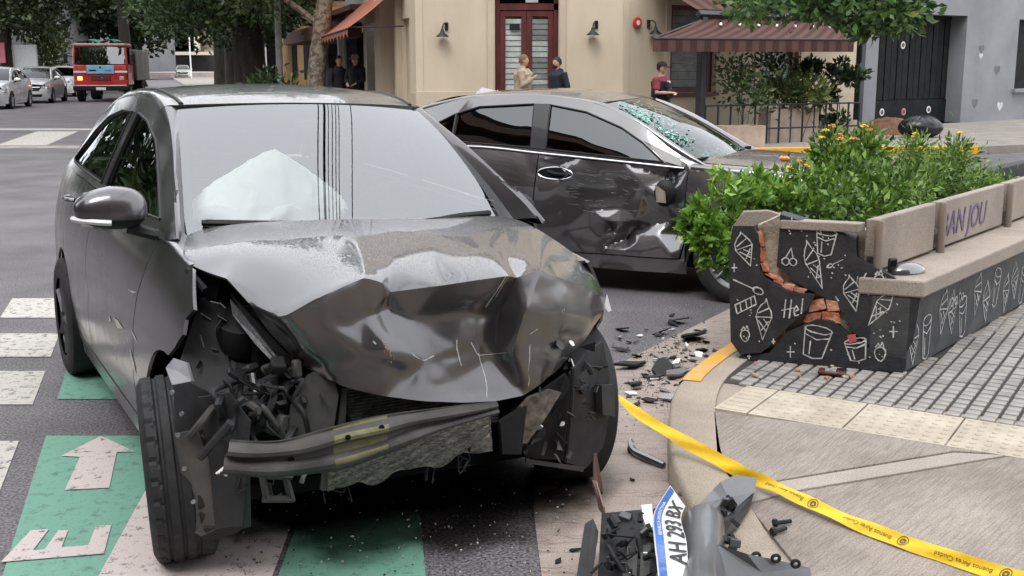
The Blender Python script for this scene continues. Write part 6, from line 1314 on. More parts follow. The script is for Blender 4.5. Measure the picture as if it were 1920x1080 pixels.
shrub('glossy_shrub', 'bright green glossy shrub spilling over the broken corner of the planter', bs, blobs_at(bs, [(1385, 355, 6.3, .20, .2, .12), (1345, 400, 6.2, .16, .16, .12), (1320, 440, 6.1, .10, .1, .14), (1350, 470, 6.05, .09, .09, .14), (1400, 380, 6.3, .20, .18, .10), (1440, 385, 6.35, .12, .15, .10), (1310, 425, 6.1, .09, .1, .08), (1420, 350, 6.4, .12, .12, .08)]), 2300, .068, LFB, 21, aspect=.40, rosette=True, up=.25)
bs = (O_.x+(e1*.25+e2*1.0).x, O_.y+(e1*.25+e2*1.0).y, zs)
t_, cl = shrub('lantana_shrub', 'dense green lantana with orange flower heads in the middle of the planter', bs, blobs_at(bs, [(1480, 372, 6.5, .14, .2, .13), (1540, 355, 6.6, .18, .25, .13), (1610, 358, 6.7, .20, .25, .14), (1570, 332, 6.8, .17, .2, .09), (1640, 340, 6.9, .14, .2, .10), (1590, 385, 6.35, .22, .2, .10), (1660, 370, 6.6, .12, .2, .12), (1555, 282, 6.9, .04, .06, .08), (1628, 285, 7.0, .03, .05, .06), (1500, 395, 6.3, .12, .14, .07)]), 5200, .050, LFL, 22, clump=.05, aspect=.5)
FLW = mat('orange_petal', (.75, .22, .05), rough=.7, color2=(.80, .42, .12), scale=60); FLY = mat('yellow_petal', (.75, .55, .06), rough=.7)
def flower(parent, q, r_, seed):
    rng = random.Random(seed); b = MB()
    for k in range(14):
        a = rng.uniform(0, 6.28); e = rng.uniform(0, 1.4); c0 = (q[0]+r_*math.cos(a)*math.cos(e), q[1]+r_*math.sin(a)*math.cos(e), q[2]+r_*.6*math.sin(e)); b.box(c0, (.011, .011, .005), a, rng.uniform(-.6, .6), rng.uniform(-.6, .6))
    b.build('flower_head', FLW if seed % 3 else FLY, parent, smooth=False)
    b = MB(); P_ = smooth_path([(q[0], q[1], q[2]), (q[0]+rng.uniform(-.02, .02), q[1], q[2]-.12), (q[0]+rng.uniform(-.05, .05), q[1]+rng.uniform(-.05, .05), q[2]-.28)], 5); b.tube(P_, .0028, 5); b.build('flower_stem', STEM, parent)
    r2 = np.random.default_rng(seed); k_ = r2.integers(1, len(P_), 16); pos = np.array([tuple(P_[i]) for i in k_]); V, F = leaf_mesh(pos, r2.normal(0, 1, (16, 3))*np.array([1, 1, .4]), r2.uniform(.02, .045, 16), r2); fast_mesh('stem_leaves', V, F, LFL2, parent)
for k, (px, py, Y) in enumerate(((1548, 247, 6.85), (1560, 238, 6.9), (1572, 255, 6.85), (1620, 238, 7.0), (1632, 246, 7.0), (1575, 262, 6.8), (1540, 260, 6.8), (1600, 262, 6.9), (1497, 305, 6.6), (1480, 316, 6.5), (1510, 313, 6.5))): flower(t_, rel(px, py, Y)-np.array(bs), .022, k)
bs2 = (O_.x+(e1*.25+e2*2.2).x, O_.y+(e1*.25+e2*2.2).y, zs)
t_, cl = shrub('herb_shrub', 'light green bushy herb at the graffiti end of the planter', bs2, blobs_at(bs2, [(1700, 345, 7.3, .14, .2, .12), (1750, 342, 7.6, .16, .25, .10), (1790, 348, 7.8, .16, .25, .09), (1840, 345, 8.0, .14, .25, .09), (1720, 325, 7.5, .12, .2, .08), (1775, 322, 7.8, .12, .2, .08), (1870, 352, 8.2, .12, .2, .06), (1700, 380, 7.0, .12, .2, .08), (1795, 290, 7.8, .05, .08, .08), (1715, 288, 7.5, .03, .05, .06)]), 4800, .045, LFL2, 23, clump=.05, aspect=.36)
for k, (px, py, Y) in enumerate(((1716, 252, 7.5), (1712, 258, 7.5), (1800, 250, 7.8), (1742, 296, 7.5))): flower(t_, rel(px, py, Y)-np.array(bs2), .018, 3+k*3)
# cafe terrace plants
for px, py, Y, bl, nl, ls_, lm, lb, sd_ in (
    (1390, 205, 21.4, [(0, 0, 1.05, .28, .25, .28), (.3, 0, .85, .28, .25, .25), (-.15, 0, 1.35, .12, .1, .15)], 700, .12, LFM, 'leafy climber in the trough behind the iron railing, below the first shuttered window', 31),
    (1440, 160, 22.2, [(0, 0, 1.2, .32, .3, .40), (.15, 0, 1.75, .18, .2, .3), (.35, 0, .9, .4, .3, .2)], 900, .13, LFM, 'tall green shrub in front of the second shuttered window', 32),
    (1500, 190, 22.4, [(0, 0, .9, .55, .3, .16)], 500, .16, LFY, 'spiky yellowish grass plant in the tall trough', 33)):
    q = dp(px, py, Y); shrub('terrace_plant', lb, (q[0], q[1], .14), bl, nl, ls_, lm, sd_, clump=.12, stems=6)
q = dp(1545, 200, 23.0); tree('terrace_bonsai', 'small dark tree with a flat cloud pruned crown beside the blue post', (q[0], q[1], .14), [(0, 0, 0), (-.1, 0, .5), (.05, 0, .9), (.25, 0, 1.2)], .05, [(.25, 0, 1.32, .55, .3, .16), (-.45, 0, 1.42, .25, .2, .10), (.0, 0, .85, .2, .2, .15), (.55, 0, 1.2, .3, .25, .12), (.2, 0, .35, .2, .2, .15)], 1500, .12, LFD, BARK, 34, clump=.10, nb=6)
q = G(520, 27.5); shrub('pavement_bush', 'small green bush at the foot of the dark street tree', q, [(0, 0, .8, .55, .5, .45), (-.4, 0, .6, .35, .3, .3)], 900, .15, LFM, 35, clump=.15, stems=4)
# ---------------------------------------------------------------- second crashed car
SED2 = dict(SEDAN); SED2.update(
    W=[(-3.8, .68), (-3.5, .77), (-3.1, .83), (-2.4, .87), (-1, .875), (-.2, .87), (.3, .85), (.6, .79), (.84, .64)],
    zb=[(-3.8, 1.0), (-2.0, .995), (-1.5, .965), (-.54, .905), (0, .865), (.5, .79), (.84, .68)],
    top=[(-.20, .895), (-.36, .945), (-.50, 1.01), (-.79, 1.20), (-1.2, 1.335), (-1.63, 1.378), (-2.1, 1.358), (-2.5, 1.27), (-2.95, 1.10), (-3.15, 1.02)],
    yt=[(-.2, .77), (-.6, .70), (-1.1, .625), (-1.7, .60), (-2.3, .60), (-2.8, .65), (-3.15, .70)],
    xra=-2.70, zsill=.255, ra=.36, zw=.315,
    fw=[(-.555, .935), (-.73, 1.065), (-.90, 1.160), (-1.185, 1.263), (-1.47, 1.308), (-1.445, .995), (-1.0, .965)],
    rw=[(-1.56, 1.003), (-1.60, 1.312), (-2.05, 1.285), (-2.25, 1.225), (-2.50, 1.10), (-2.52, 1.05), (-2.2, 1.03)],
    fdoor_front=[(-.37, .885), (-.375, .70), (-.39, .50), (-.42, .27)], bline=[(-1.49, .955), (-1.495, .8), (-1.50, .6), (-1.49, .4), (-1.49, .27)],
    hood=[(-.34, .935), (0, .925), (.4, .875), (.74, .78)], yh=[(-.5, .72), (.3, .70), (.74, .60)], header=((-1.0, 0, 1.345), (-1.07, .54, 1.318)), cowl=((-.15, 0, .915), (-.33, .665, .915)),
    roof=[(-1.0, 1.318), (-1.25, 1.358), (-1.65, 1.385), (-2.1, 1.37), (-2.5, 1.305)], yr=[(-1.0, .535), (-1.5, .55), (-2.5, .55)], crown=.030, rwin=((-2.5, .55, 1.305), (-3.08, .61, 1.04)), xrear=-3.62, trunkz=1.03)
# crumple field: creased facets over the lower front door, wing and sill
rngd = random.Random(12); CPT = []
def cpt2(px, py): q = carpt(C2P, px, py, -.86, 1); return (q[0], q[2])
for px, py, d in ((1003, 300, 0), (1080, 296, .0), (1160, 305, 0), (1283, 318, .01), (1003, 400, 0), (1003, 490, .0), (1003, 470, 0), (1010, 330, .012), (1040, 310, .03), (1060, 318, .0), (1050, 345, .012), (1090, 350, .022), (1150, 345, .03), (1200, 350, .035), (1245, 335, .075), (1240, 378, .05), (1270, 350, .03), (1100, 395, .045), (1160, 392, .06), (1215, 400, .075), (1060, 432, .025), (1100, 428, .06), (1128, 412, .020), (1138, 430, .085), (1118, 445, .055), (1160, 418, .035), (1190, 412, .045), (1175, 430, .11), (1215, 425, .10), (1250, 418, .12), (1262, 405, .06), (1080, 462, .02), (1120, 468, .035), (1150, 440, .05), (1165, 452, .10), (1172, 470, .03), (1190, 455, .05), (1205, 470, .025), (1228, 440, .07), (1238, 462, .045), (1250, 480, .03), (1262, 445, .13), (1275, 470, .10), (1100, 490, .0), (1170, 492, .02), (1240, 496, .03), (1270, 500, .05), (1290, 440, .09), (1320, 420, .03), (1300, 390, .02), (1300, 350, .015), (1340, 370, .01), (1180, 515, .0), (1100, 515, .0), (1275, 520, .03), (1330, 470, .02), (1360, 400, 0), (1360, 330, 0), (1310, 310, 0), (1400, 500, 0), (960, 500, 0), (960, 280, 0)):
    CPT.append((*cpt2(px, py), d))
_r = delaunay_2d_cdt([Vector(q[:2]) for q in CPT], [], [], 0, 1e-5); TV = np.array([tuple(v) for v in _r[0]]); TD = np.array([CPT[i[0]][2] for i in _r[3]]); TF = np.array([tuple(f) for f in _r[2]])
def dent2(V):
    V = np.array(V, float); k = V[:, 1] < -.55
    if not k.any(): return V
    P_ = V[k][:, [0, 2]]; dep = np.zeros(len(P_))
    for f in TF:
        a, b_, c_ = TV[f[0]], TV[f[1]], TV[f[2]]; den = (b_[1]-c_[1])*(a[0]-c_[0])+(c_[0]-b_[0])*(a[1]-c_[1])
        if abs(den) < 1e-9: continue
        u = ((b_[1]-c_[1])*(P_[:, 0]-c_[0])+(c_[0]-b_[0])*(P_[:, 1]-c_[1]))/den; v = ((c_[1]-a[1])*(P_[:, 0]-c_[0])+(a[0]-c_[0])*(P_[:, 1]-c_[1]))/den; w_ = 1-u-v
        ins = (u >= -1e-6) & (v >= -1e-6) & (w_ >= -1e-6); dep[ins] = (u*TD[f[0]]+v*TD[f[1]]+w_*TD[f[2]])[ins]
    V[k, 1] += dep*1.35; return V
car2 = thing('black_sedan', 'charcoal sedan with a caved in front door and shattered windscreen beside the planter', 'car', (C2P[0], C2P[1], 0), C2P[2])
c2 = Car(car2, SED2, PBLACK, None, dent2)
c2.doors(-1, sp=.017, handles=False); c2.doors(1); BPIL = mat('b_pillar_black', (.016, .016, .018), rough=.35, coat=.5)
for sg in (-1, 1):
    c2.fender(sg); c2.quarter(sg); c2.sill(sg); c2.frame(sg); c2.windows(sg, TINTG, SEAL); c2.rails(sg); c2.shoulders(sg)
    c2.spanel('pillar_trim', [(-1.565, 1.0), (-1.602, 1.315), (-1.465, 1.315), (-1.44, .995)], sg, BPIL, off=.006, solid=.004)
    c2.spanel('mirror_corner', [(-.545, .94), (-.72, 1.075), (-.50, .985), (-.385, .925), (-.40, .905)], sg, BPIL, off=.004, solid=.004)
    b = MB(); b.tube([(x, sg*float(c2.side(x, z)-.002), z) for x, z in ((-2.22, 1.035), (-2.235, 1.225))], .012, 6); c2.mbput('quarter_divider', b, SEAL)
    xs = np.linspace(-2.6, -.40, 22); b = MB(); b.tube([(x, sg*(float(c2.side(x, c2.zb(x)-.002))+.002), float(c2.zb(x))+.004) for x in xs], .007, 6); c2.mbput('belt_moulding', b, CHROME)
def crackglass():
    m = glass('shattered_glass', 1.7, (.30, .52, .46), .75); t = m.node_tree; n = t.nodes; L = t.links.new; tc = n.new('ShaderNodeTexCoord'); v = n.new('ShaderNodeTexVoronoi'); v.feature = 'DISTANCE_TO_EDGE'; v.inputs['Scale'].default_value = 16; L(tc.outputs['Object'], v.inputs[0])
    r = n.new('ShaderNodeMapRange'); r.inputs[1].default_value = .0; r.inputs[2].default_value = .05; r.inputs[3].default_value = .55; r.inputs[4].default_value = 0; L(v.outputs['Distance'], r.inputs[0])
    nz = n.new('ShaderNodeTexNoise'); nz.inputs['Scale'].default_value = 2.2; L(tc.outputs['Object'], nz.inputs[0]); r2 = n.new('ShaderNodeMapRange'); r2.inputs[1].default_value = .45; r2.inputs[2].default_value = .62; L(nz.outputs[0], r2.inputs[0]); mu = n.new('ShaderNodeMath'); mu.operation = 'MULTIPLY'; L(r.outputs[0], mu.inputs[0]); L(r2.outputs[0], mu.inputs[1])
    d = n.new('ShaderNodeBsdfDiffuse'); d.inputs[0].default_value = (.45, .68, .60, 1); o = [k for k in n if k.type == 'OUTPUT_MATERIAL'][0]; src = o.inputs[0].links[0].from_socket; ms_ = n.new('ShaderNodeMixShader'); L(mu.outputs[0], ms_.inputs[0]); L(src, ms_.inputs[1]); L(d.outputs[0], ms_.inputs[2]); L(ms_.outputs[0], o.inputs[0]); return m
c2.roof_panel(); w2_ = c2.windscreen(crackglass(), FRIT); c2.rear_window(TINTG, SEAL); c2.rear_end(REDL, DARK); c2.hood_panel(); c2.front_end(BLKPL, CLEARL, CHROME); c2.inner(DARK); c2.cabin(SEAT, DASH, BLKPL)
for sg in (-1, 1):
    wheel(car2, None, (.02, sg*.775, .315), R(4), 0, rad=.315, rim_r=.215, tyre=RUBBER, rim=RIMSV, dark=DARK, sg=sg, spokes=5, twin=True); wheel(car2, None, (-2.70, sg*.775, .315), 0, 0, rad=.315, rim_r=.215, tyre=RUBBER, rim=RIMSV, dark=DARK, sg=sg, spokes=5, twin=True)
# shattered green glass along the right edge of the windscreen
rg = np.random.default_rng(5); TEAL = mat('green_glass_crumbs', (.12, .42, .34), rough=.25, color2=(.45, .72, .64), scale=30, coat=.5)
b = MB()
for k in range(190):
    v = np.clip(rg.normal(.68, .10) if k % 5 < 3 else rg.normal(.36, .07), .1, .9); u = -1+abs(rg.normal(0, .12))*(1.6 if k % 7 == 0 else 1)+.02; q = c2.ws(np.array([u]), np.array([v]))[0]+np.array([.004, 0, .008+.01*rg.random()]); s = rg.uniform(.004, .022)*rg.uniform(.6, 1.3); b.box(tuple(q), (s, s*.8, .006), rg.uniform(0, 3), rg.normal(0, .5), rg.normal(.5, .4))
b.build('glass_crumbs', TEAL, w2_, smooth=False, kind='stuff')
# handle recess, hanging mirror, aerial fin, amber lamp
def onside(px, py, off=0): q = carpt(C2P, px, py, -.86, 1); y = -float(c2.side(q[0], q[2])); V = dent2(np.array([[q[0], y, q[2]]]))[0]; return Vector((V[0], V[1]-off, V[2]))
b = MB(); C0 = onside(1038, 326); n = 24; P = [onside(1038+33*math.cos(a), 326+11*math.sin(a)+.06*33*math.cos(a), .003) for a in np.linspace(0, 2*math.pi, n+1)]; b.tube(P, .005, 6); b.build('handle_surround', CHROME, car2)
b = MB(); b.add([onside(1038+31*math.cos(a), 326+10*math.sin(a)+.06*31*math.cos(a), .002) for a in np.linspace(0, 2*math.pi, n+1)[:-1]], [tuple(range(n))]); b.build('handle_recess', DARK, car2, smooth=False)
b = MB(); b.tube([onside(1022, 322, .004), onside(1036, 326, .02), onside(1056, 328, .004)], [.012, .014, .010], 8); b.build('handle_stub', BLKPL, car2)
b = MB(); q = onside(1246, 362, .02); b.grid(lambda i, j: (q.x+.095*math.cos(math.pi*(j-.5))*math.cos(6.283*i)*.8, q.y-.05-.055*math.cos(math.pi*(j-.5))*math.sin(6.283*i), q.z+.095*math.sin(math.pi*(j-.5))), 20, 12); mo = b.build('broken_mirror', BLKPL, car2, label='door mirror torn off its mount and hanging on the dented door')
b = MB(); b.grid(lambda i, j: (q.x-.045+.08*i-.01*j, q.y-.112+.012*math.cos(3*i), q.z-.06+.12*j*(1-.35*i)), 6, 6); b.build('mirror_lens', mat('mirror_lens_mix', (.45, .50, .46), rough=.15, metal=.4, color2=(.55, .33, .16), scale=9), mo)
b = MB(); b.tube(smooth_path([onside(1246, 325, .01), onside(1250, 338, .04), onside(1242, 350, .05)], 4), .012, 6); b.tube(smooth_path([onside(1238, 330, .01), onside(1240, 345, .03), onside(1250, 355, .05)], 4), .005, 5); b.build('mirror_wire', BLKPL, mo)
b = MB(); q = Vector(carpt(C2P, 884, 170, 0, 1)); b.add([(-2.42, 0, 1.33), (-2.22, 0, 1.40), (-2.36, 0, 1.415), (-2.42, .03, 1.35), (-2.42, -.03, 1.35), (-2.22, .02, 1.385), (-2.22, -.02, 1.385)], [(3, 5, 2), (4, 2, 6), (5, 6, 2), (3, 2, 4), (5, 1, 6)]); b.build('aerial_fin', PSILVER, car2)
b = MB(); q = Vector(carpt(C2P, 1470, 296, .60, 0)); b.box(tuple(q), (.05, .14, .03), .3, bev=.01); b.build('indicator_lamp', AMBER, car2)
SCR = mat('scratch_grey', (.24, .235, .23), rough=.8, var=.3, scale=60); rs = random.Random(9); b = MB()
for k in range(70):
    px, py = rs.uniform(1060, 1235), rs.uniform(320, 400); l = rs.uniform(4, 20); a = onside(px, py, .0025); d_ = onside(px+l, py+l*rs.uniform(-.1, .35), .0025); nn = (d_-a).cross(Vector((0, 1, 0))); nn = nn.normalized()*.0012 if nn.length > 0 else Vector((0, 0, .001)); b.add([a-nn, d_-nn, d_+nn, a+nn], [(0, 1, 2, 3)])
b.build('scratches', SCR, car2, smooth=False, kind='stuff')
# ---------------------------------------------------------------- parked cars, truck
def parked(name, label, px, Y, yaw, pm, sp=SEDAN, X=None):
    x = dp(px, 190, Y)[0] if X is None else X; r_ = thing(name, label, 'car', (x, Y, 0), yaw); q = Car(r_, sp, pm, None, None, .12)
    for sg in (-1, 1):
        q.doors(sg); q.fender(sg); q.quarter(sg); q.sill(sg); q.frame(sg); q.windows(sg, TINTG, SEAL); q.rails(sg); q.shoulders(sg); q.mirror(sg, (-.60, sg*.92, 1.03), pm, BLKPL, CHROME)
        for xx in (sp['xfa'], sp['xra']): wheel(r_, None, (xx, sg*.75, .305), 0, 0, tyre=RUBBER, rim=RIMSV, dark=DARK, sg=sg)
    q.roof_panel(); q.windscreen(SIDEG, FRIT); q.rear_window(TINTG, SEAL); q.hood_panel(); q.front_end(BLKPL, CLEARL, CHROME); q.rear_end(REDL, DARK); q.inner(DARK); q.cabin(SEAT, DASH, BLKPL)
    b = MB(); b.grid(lambda i, j: tuple(q.fr(-.16+.32*i, .40+.10*j)+np.array([.012, 0, 0])), 4, 1); b.build('number_plate', WHITEPL, r_); return r_
YW = math.atan2(-.963, .27)
parked('parked_car', 'silver car with a dark grille parked between two other pale cars', 62, 48.5, YW-.10, PSILVER)
parked('parked_car', 'white car parked behind the silver one, its windscreen reflecting the sky', 112, 58, YW-.12, PWHITE)
parked('parked_car', 'silver car parked closest to the zebra crossing, ahead of the dark grilled one', -22, 42, YW-.12, PSILVER)
parked('distant_car', 'pale car coming down the far end of the street', 346, 128, YW, mat('pale_green_paint', (.5, .52, .42), rough=.3, coat=1))
# red truck
tx_ = dp(192, 180, 50)[0]; tk = thing('red_truck', 'old red truck with a pale blue nose panel and green tarpaulin on the roof', 'truck', (tx_, 50, 0), math.atan2(-.985, .17)); TR = mat('truck_red', (.42, .022, .020), rough=.4, coat=.5, var=.15, scale=2); TB = mat('truck_blue_panel', (.22, .47, .66), rough=.4, coat=.4, var=.15, scale=3); TG = mat('green_tarp', (.03, .26, .17), rough=.8, var=.3, scale=3)
def tbox(name, c_, d_, m, parent=tk, bev=.04, **k): b = MB(); b.box(c_, d_, bev=bev, **k); return b.build(name, m, parent, smooth=False)
tbox('cab', (-.8, 0, 1.12), (1.7, 2.24, 1.00), TR, bev=.10); b = MB()
for y in (-1.08, 1.08):
    b.tube([(.02, y, 1.58), (-.14, y*.97, 2.34)], .05, 6); b.tube([(-1.55, y, 1.58), (-1.55, y*.97, 2.34)], .06, 6)
b.build('cab_pillar', TR, tk); tbox('cab_roof', (-.85, 0, 2.40), (1.65, 2.18, .14), mat('truck_roof', (.42, .20, .17), rough=.5, var=.2), bev=.05)
b = MB(); b.grid(lambda i, j: (.03-.17*j+.05*(1-(2*i-1)**2), -1.04+2.08*i, 1.60+.73*j), 8, 4); b.build('windscreen', glass('truck_glass', 2.4, (.25, .28, .28), .6), tk)
for sg in (-1, 1):
    b = MB(); b.grid(lambda i, j: (-1.45+1.35*i-.10*j*i, sg*1.09, 1.62+.66*j), 2, 2); b.build('side_window', TINTG, tk)
    hl = tbox('headlight', (.055, sg*.86, 1.00), (.04, .20, .16), CLEARL if sg > 0 else mat('lit_amber_lamp', (.8, .4, .1), rough=.3, emit=((1, .45, .12), 2.5)), bev=.03); tbox('red_nose_panel', (.06, sg*.82, 1.45), (.03, .52, .20), mat('bright_red_panel', (.62, .06, .04), rough=.35, coat=.5)); tbox('white_stripe', (.06, sg*.84, 1.27), (.03, .52, .09), WHITEPL, bev=.01)
    b = MB(); b.tube([(-.1, sg*1.1, 1.9), (.1, sg*1.35, 1.95)], .02, 6); b.box((.1, sg*1.38, 1.85), (.06, .16, .34), bev=.02); b.build('truck_mirror', BLKPL, tk)
    wheel(tk, None, (-.75, sg*.98, .46), 0, 0, rad=.46, w=.26, rim_r=.26, tyre=RUBBER, rim=RIMGR, dark=DARK, sg=sg); wheel(tk, None, (-4.2, sg*.95, .46), 0, 0, rad=.46, w=.42, rim_r=.26, tyre=RUBBER, rim=RIMGR, dark=DARK, sg=sg)
np_ = tbox('nose_panel', (.075, 0, 1.37), (.03, 1.12, .36), TB); tbox('wing_emblem', (.095, -.32, 1.33), (.01, .30, .05), DARK, np_, .005); tbox('wing_emblem', (.095, .32, 1.33), (.01, .26, .05), mat('emblem_blue', (.05, .18, .35)), np_, .005); tbox('wing_emblem', (.095, 0, 1.46), (.01, .08, .08), DARK, np_, .005)
gr = tbox('grille', (.065, 0, 1.02), (.03, .80, .22), mat('truck_grille', (.10, .025, .022), rough=.6)); b = MB(); b.tube([(.09, .10*math.cos(a), 1.04+.10*math.sin(a)) for a in np.linspace(0, 6.2832, 19)], .014, 6); b.tube([(.09, 0, 1.04), (.09, 0, 1.14)], .012, 5); b.tube([(.09, 0, 1.04), (.09, .085, .99)], .012, 5); b.tube([(.09, 0, 1.04), (.09, -.085, .99)], .012, 5); b.build('radiator_badge', CHROME, gr)
tbox('lower_valance', (.03, 0, .80), (.06, 2.2, .22), TR); tbox('bumper', (.10, 0, .58), (.16, 2.3, .20), BLKPL); tbox('bumper_trim', (.12, 0, .695), (.10, 2.1, .03), WHITEPL, bev=.01); tbox('chassis', (-2.8, 0, .72), (5.4, .9, .25), DARK); tbox('cargo_box', (-3.9, .05, 1.55), (4.2, 2.35, 1.35), mat('cargo_grey', (.16, .15, .14), rough=.7, var=.3, scale=1.5), bev=.03); tbox('number_plate', (.19, 0, .56), (.01, .4, .12), WHITEPL, bev=.003)
b = MB(); b.grid(lambda i, j: (-1.5+1.4*j, -.75+1.45*i, 2.49+.16*abs(math.sin(i*5.2+.6))*(1-.3*j)), 24, 8); b.build('tarpaulin', TG, tk, solid=.02); b = MB(); b.box((-1.6, -.9, 2.55), (.5, .5, .18), bev=.05); b.build('roof_bundle', GRYPL, tk)
# street lamp pole, grey utility pole and overhead cables
sp_ = thing('utility_pole', 'pale grey utility pole in front of the dark thick trunk', 'pole', G(527, 29)); b = MB(); b.tube([(0, 0, 0), (0, 0, 9)], [.085, .065], 10); b.build('shaft', mat('pole_grey', (.34, .35, .34), rough=.7, var=.2), sp_); b = MB(); b.tube([(-.6, 0, 8.6), (.6, 0, 8.6)], .04, 6); b.build('crossarm', IRON, sp_)
sl = thing('street_lamp', 'slender pale street lamp at the end of the street', 'street lamp', G(362, 120)); b = MB(); b.tube(smooth_path([(0, 0, 0), (0, 0, 5), (.4, 0, 6.5), (1.6, 0, 7)], 4), .07, 6); b.build('shaft', WHITEPL, sl); b = MB(); b.box((1.8, 0, 6.95), (.6, .25, .12), bev=.03); b.build('lamp_head', GRYPL, sl)
# ---------------------------------------------------------------- people
SKIN = mat('skin', (.48, .28, .20), rough=.55, var=.08); HAIRL = mat('light_brown_hair', (.16, .10, .05), rough=.7, var=.3, scale=60); HAIRD = mat('dark_hair', (.012, .010, .009), rough=.6)
def remesh(o, vox, sm=4):
    r_ = o.modifiers.new('merge', 'REMESH'); r_.mode = 'VOXEL'; r_.voxel_size = vox; r_.use_smooth_shade = True
    s = o.modifiers.new('soft', 'SMOOTH'); s.factor = .5; s.iterations = sm; return o
def ell(b, c_, r_, n=16): b.grid(lambda i, j: (c_[0]+r_[0]*math.cos(math.pi*(j-.5))*math.cos(6.2832*i), c_[1]+r_[1]*math.cos(math.pi*(j-.5))*math.sin(6.2832*i), c_[2]+r_[2]*math.sin(math.pi*(j-.5))), n, n//2)
def person(label, loc, face, arms, top, trou, hair, hgt=1.72, cap=None, vest=None, sleeve='long', beard=False, head_turn=0., extra=None):
    """standing figure, +x is the way it faces; arms = for right and left (shoulder is fixed): elbow, wrist"""
    t_ = thing('person', label, 'person', loc, face); k = hgt/1.72; S = lambda p_: tuple(q*k for q in p_)
    sh = {-1: (0, -.175, 1.42), 1: (0, .175, 1.42)}; b = MB()
    b.tube([S(q) for q in ((0, 0, .90), (0, 0, 1.02), (.01, 0, 1.2), (.01, 0, 1.36), (0, 0, 1.44))], [.135*k, .125*k, .125*k, .14*k, .10*k], 14, flat=1.25)
    b.tube([S((0, 0, 1.40)), S((.015, 0, 1.54))], [.06*k, .052*k], 10)
    hd = S((.025, 0, 1.615)); ell(b, hd, (.092*k, .075*k, .112*k)); ell(b, S((.045, 0, 1.565)), (.062*k, .055*k, .06*k)); ell(b, S((.118, 0, 1.605)), (.016*k, .012*k, .020*k), 8)
    for sg in (-1, 1):
        ell(b, S((.02, sg*.076, 1.61)), (.018*k, .008*k, .030*k), 8); ell(b, S((.10, sg*.03, 1.645)), (.012*k, .022*k, .008*k), 8)
        e, w_ = arms[0 if sg < 0 else 1]; P = [S(sh[sg]), S(e), S(w_)]; b.tube([P[0], tuple((Vector(P[0])*.5+Vector(P[1])*.5)), P[1], tuple(Vector(P[1])*.5+Vector(P[2])*.5), P[2]], [.058*k, .048*k, .040*k, .036*k, .027*k], 10)
        d = (Vector(P[2])-Vector(P[1])).normalized(); sd_ = d.cross(Vector((0, 0, 1))); sd_ = sd_.normalized() if sd_.length > .1 else Vector((0, 1, 0)); hn = Vector(P[2]); palm = hn+d*.075*k
        b.tube([tuple(hn), tuple(palm)], [.028*k, .036*k], 8, flat=.6)
        for fi, (o_, l_) in enumerate(((-.027, .062), (-.009, .074), (.009, .070), (.027, .056))): f0_ = palm+sd_*o_*k; b.tube([tuple(f0_), tuple(f0_+d*l_*.55*k), tuple(f0_+d*l_*.85*k+Vector((0, 0, -.02*k)))], [.0095*k, .0085*k, .007*k], 6)
        b.tube([tuple(hn+sd_*.02*k), tuple(hn+d*.04*k+sd_*.045*k), tuple(hn+d*.075*k+sd_*.05*k)], [.011*k, .010*k, .008*k], 6)
        b.tube([S((0, sg*.09, .93)), S((.01, sg*.095, .70)), S((.015, sg*.10, .50)), S((0, sg*.10, .28)), S((-.01, sg*.10, .09))], [.092*k, .08*k, .058*k, .052*k, .040*k], 12)
        b.tube([S((-.05, sg*.10, .045)), S((.06, sg*.105, .04)), S((.17, sg*.115, .03))], [.042*k, .042*k, .030*k], 8)
    remesh(b.build('body', SKIN, t_), .011)
    # clothing
    b = MB(); b.tube([S(q) for q in ((0, 0, .84), (0, 0, 1.0), (.01, 0, 1.2), (.01, 0, 1.36), (0, 0, 1.455))], [.160*k, .152*k, .150*k, .165*k, .10*k], 14, flat=1.22)
    for sg in (-1, 1):
        e, w_ = arms[0 if sg < 0 else 1]; A_ = Vector(S(sh[sg])); E_ = Vector(S(e)); W2 = Vector(S(w_))
        if sleeve == 'long': b.tube([tuple(A_), tuple(A_.lerp(E_, .5)), tuple(E_), tuple(E_.lerp(W2, .5)), tuple(E_.lerp(W2, .95))], [.082*k, .070*k, .062*k, .055*k, .048*k], 10)
        else: b.tube([tuple(A_), tuple(A_.lerp(E_, .5)), tuple(A_.lerp(E_, .85))], [.080*k, .072*k, .068*k], 10)
    if sleeve == 'long': b.tube([S((-.03, 0, 1.45)), S((-.05, 0, 1.50))], [.09*k, .085*k], 12)
    remesh(b.build('jacket' if sleeve == 'long' else 'shirt', top, t_), .016)
    b = MB()
    for sg in (-1, 1): b.tube([S((0, sg*.07, .98)), S((.01, sg*.09, .72)), S((.015, sg*.10, .50)), S((0, sg*.10, .28)), S((0, sg*.10, .08))], [.125*k, .105*k, .080*k, .074*k, .070*k], 12)
    b.tube([S((0, 0, .86)), S((0, 0, 1.0))], [.14*k, .145*k], 14, flat=1.2); remesh(b.build('trousers', trou, t_), .016)
    for sg in (-1, 1):
        b = MB(); b.tube([S((-.06, sg*.10, .05)), S((.06, sg*.105, .05)), S((.18, sg*.115, .035))], [.052*k, .052*k, .036*k], 10); b.box(S((.06, sg*.108, .012)), (.28*k, .10*k, .024)); b.build('shoe', BLKPL, t_)
    b = MB(); rr = 1.06
    def cap_f(i, j):
        th = math.pi*(.5-j*.62); ph = 6.2832*i; fr_ = math.cos(ph); th = max(th, .55*fr_ if fr_ > .2 else -1.2); n_ = 1+.03*math.sin(17*ph)*math.cos(th)
        return (hd[0]-.004+.098*k*math.cos(th)*math.cos(ph)*n_, hd[1]+.083*k*math.cos(th)*math.sin(ph)*n_, hd[2]+.004+.119*k*math.sin(th))
    b.grid(cap_f, 28, 12); b.build('hair', hair, t_)
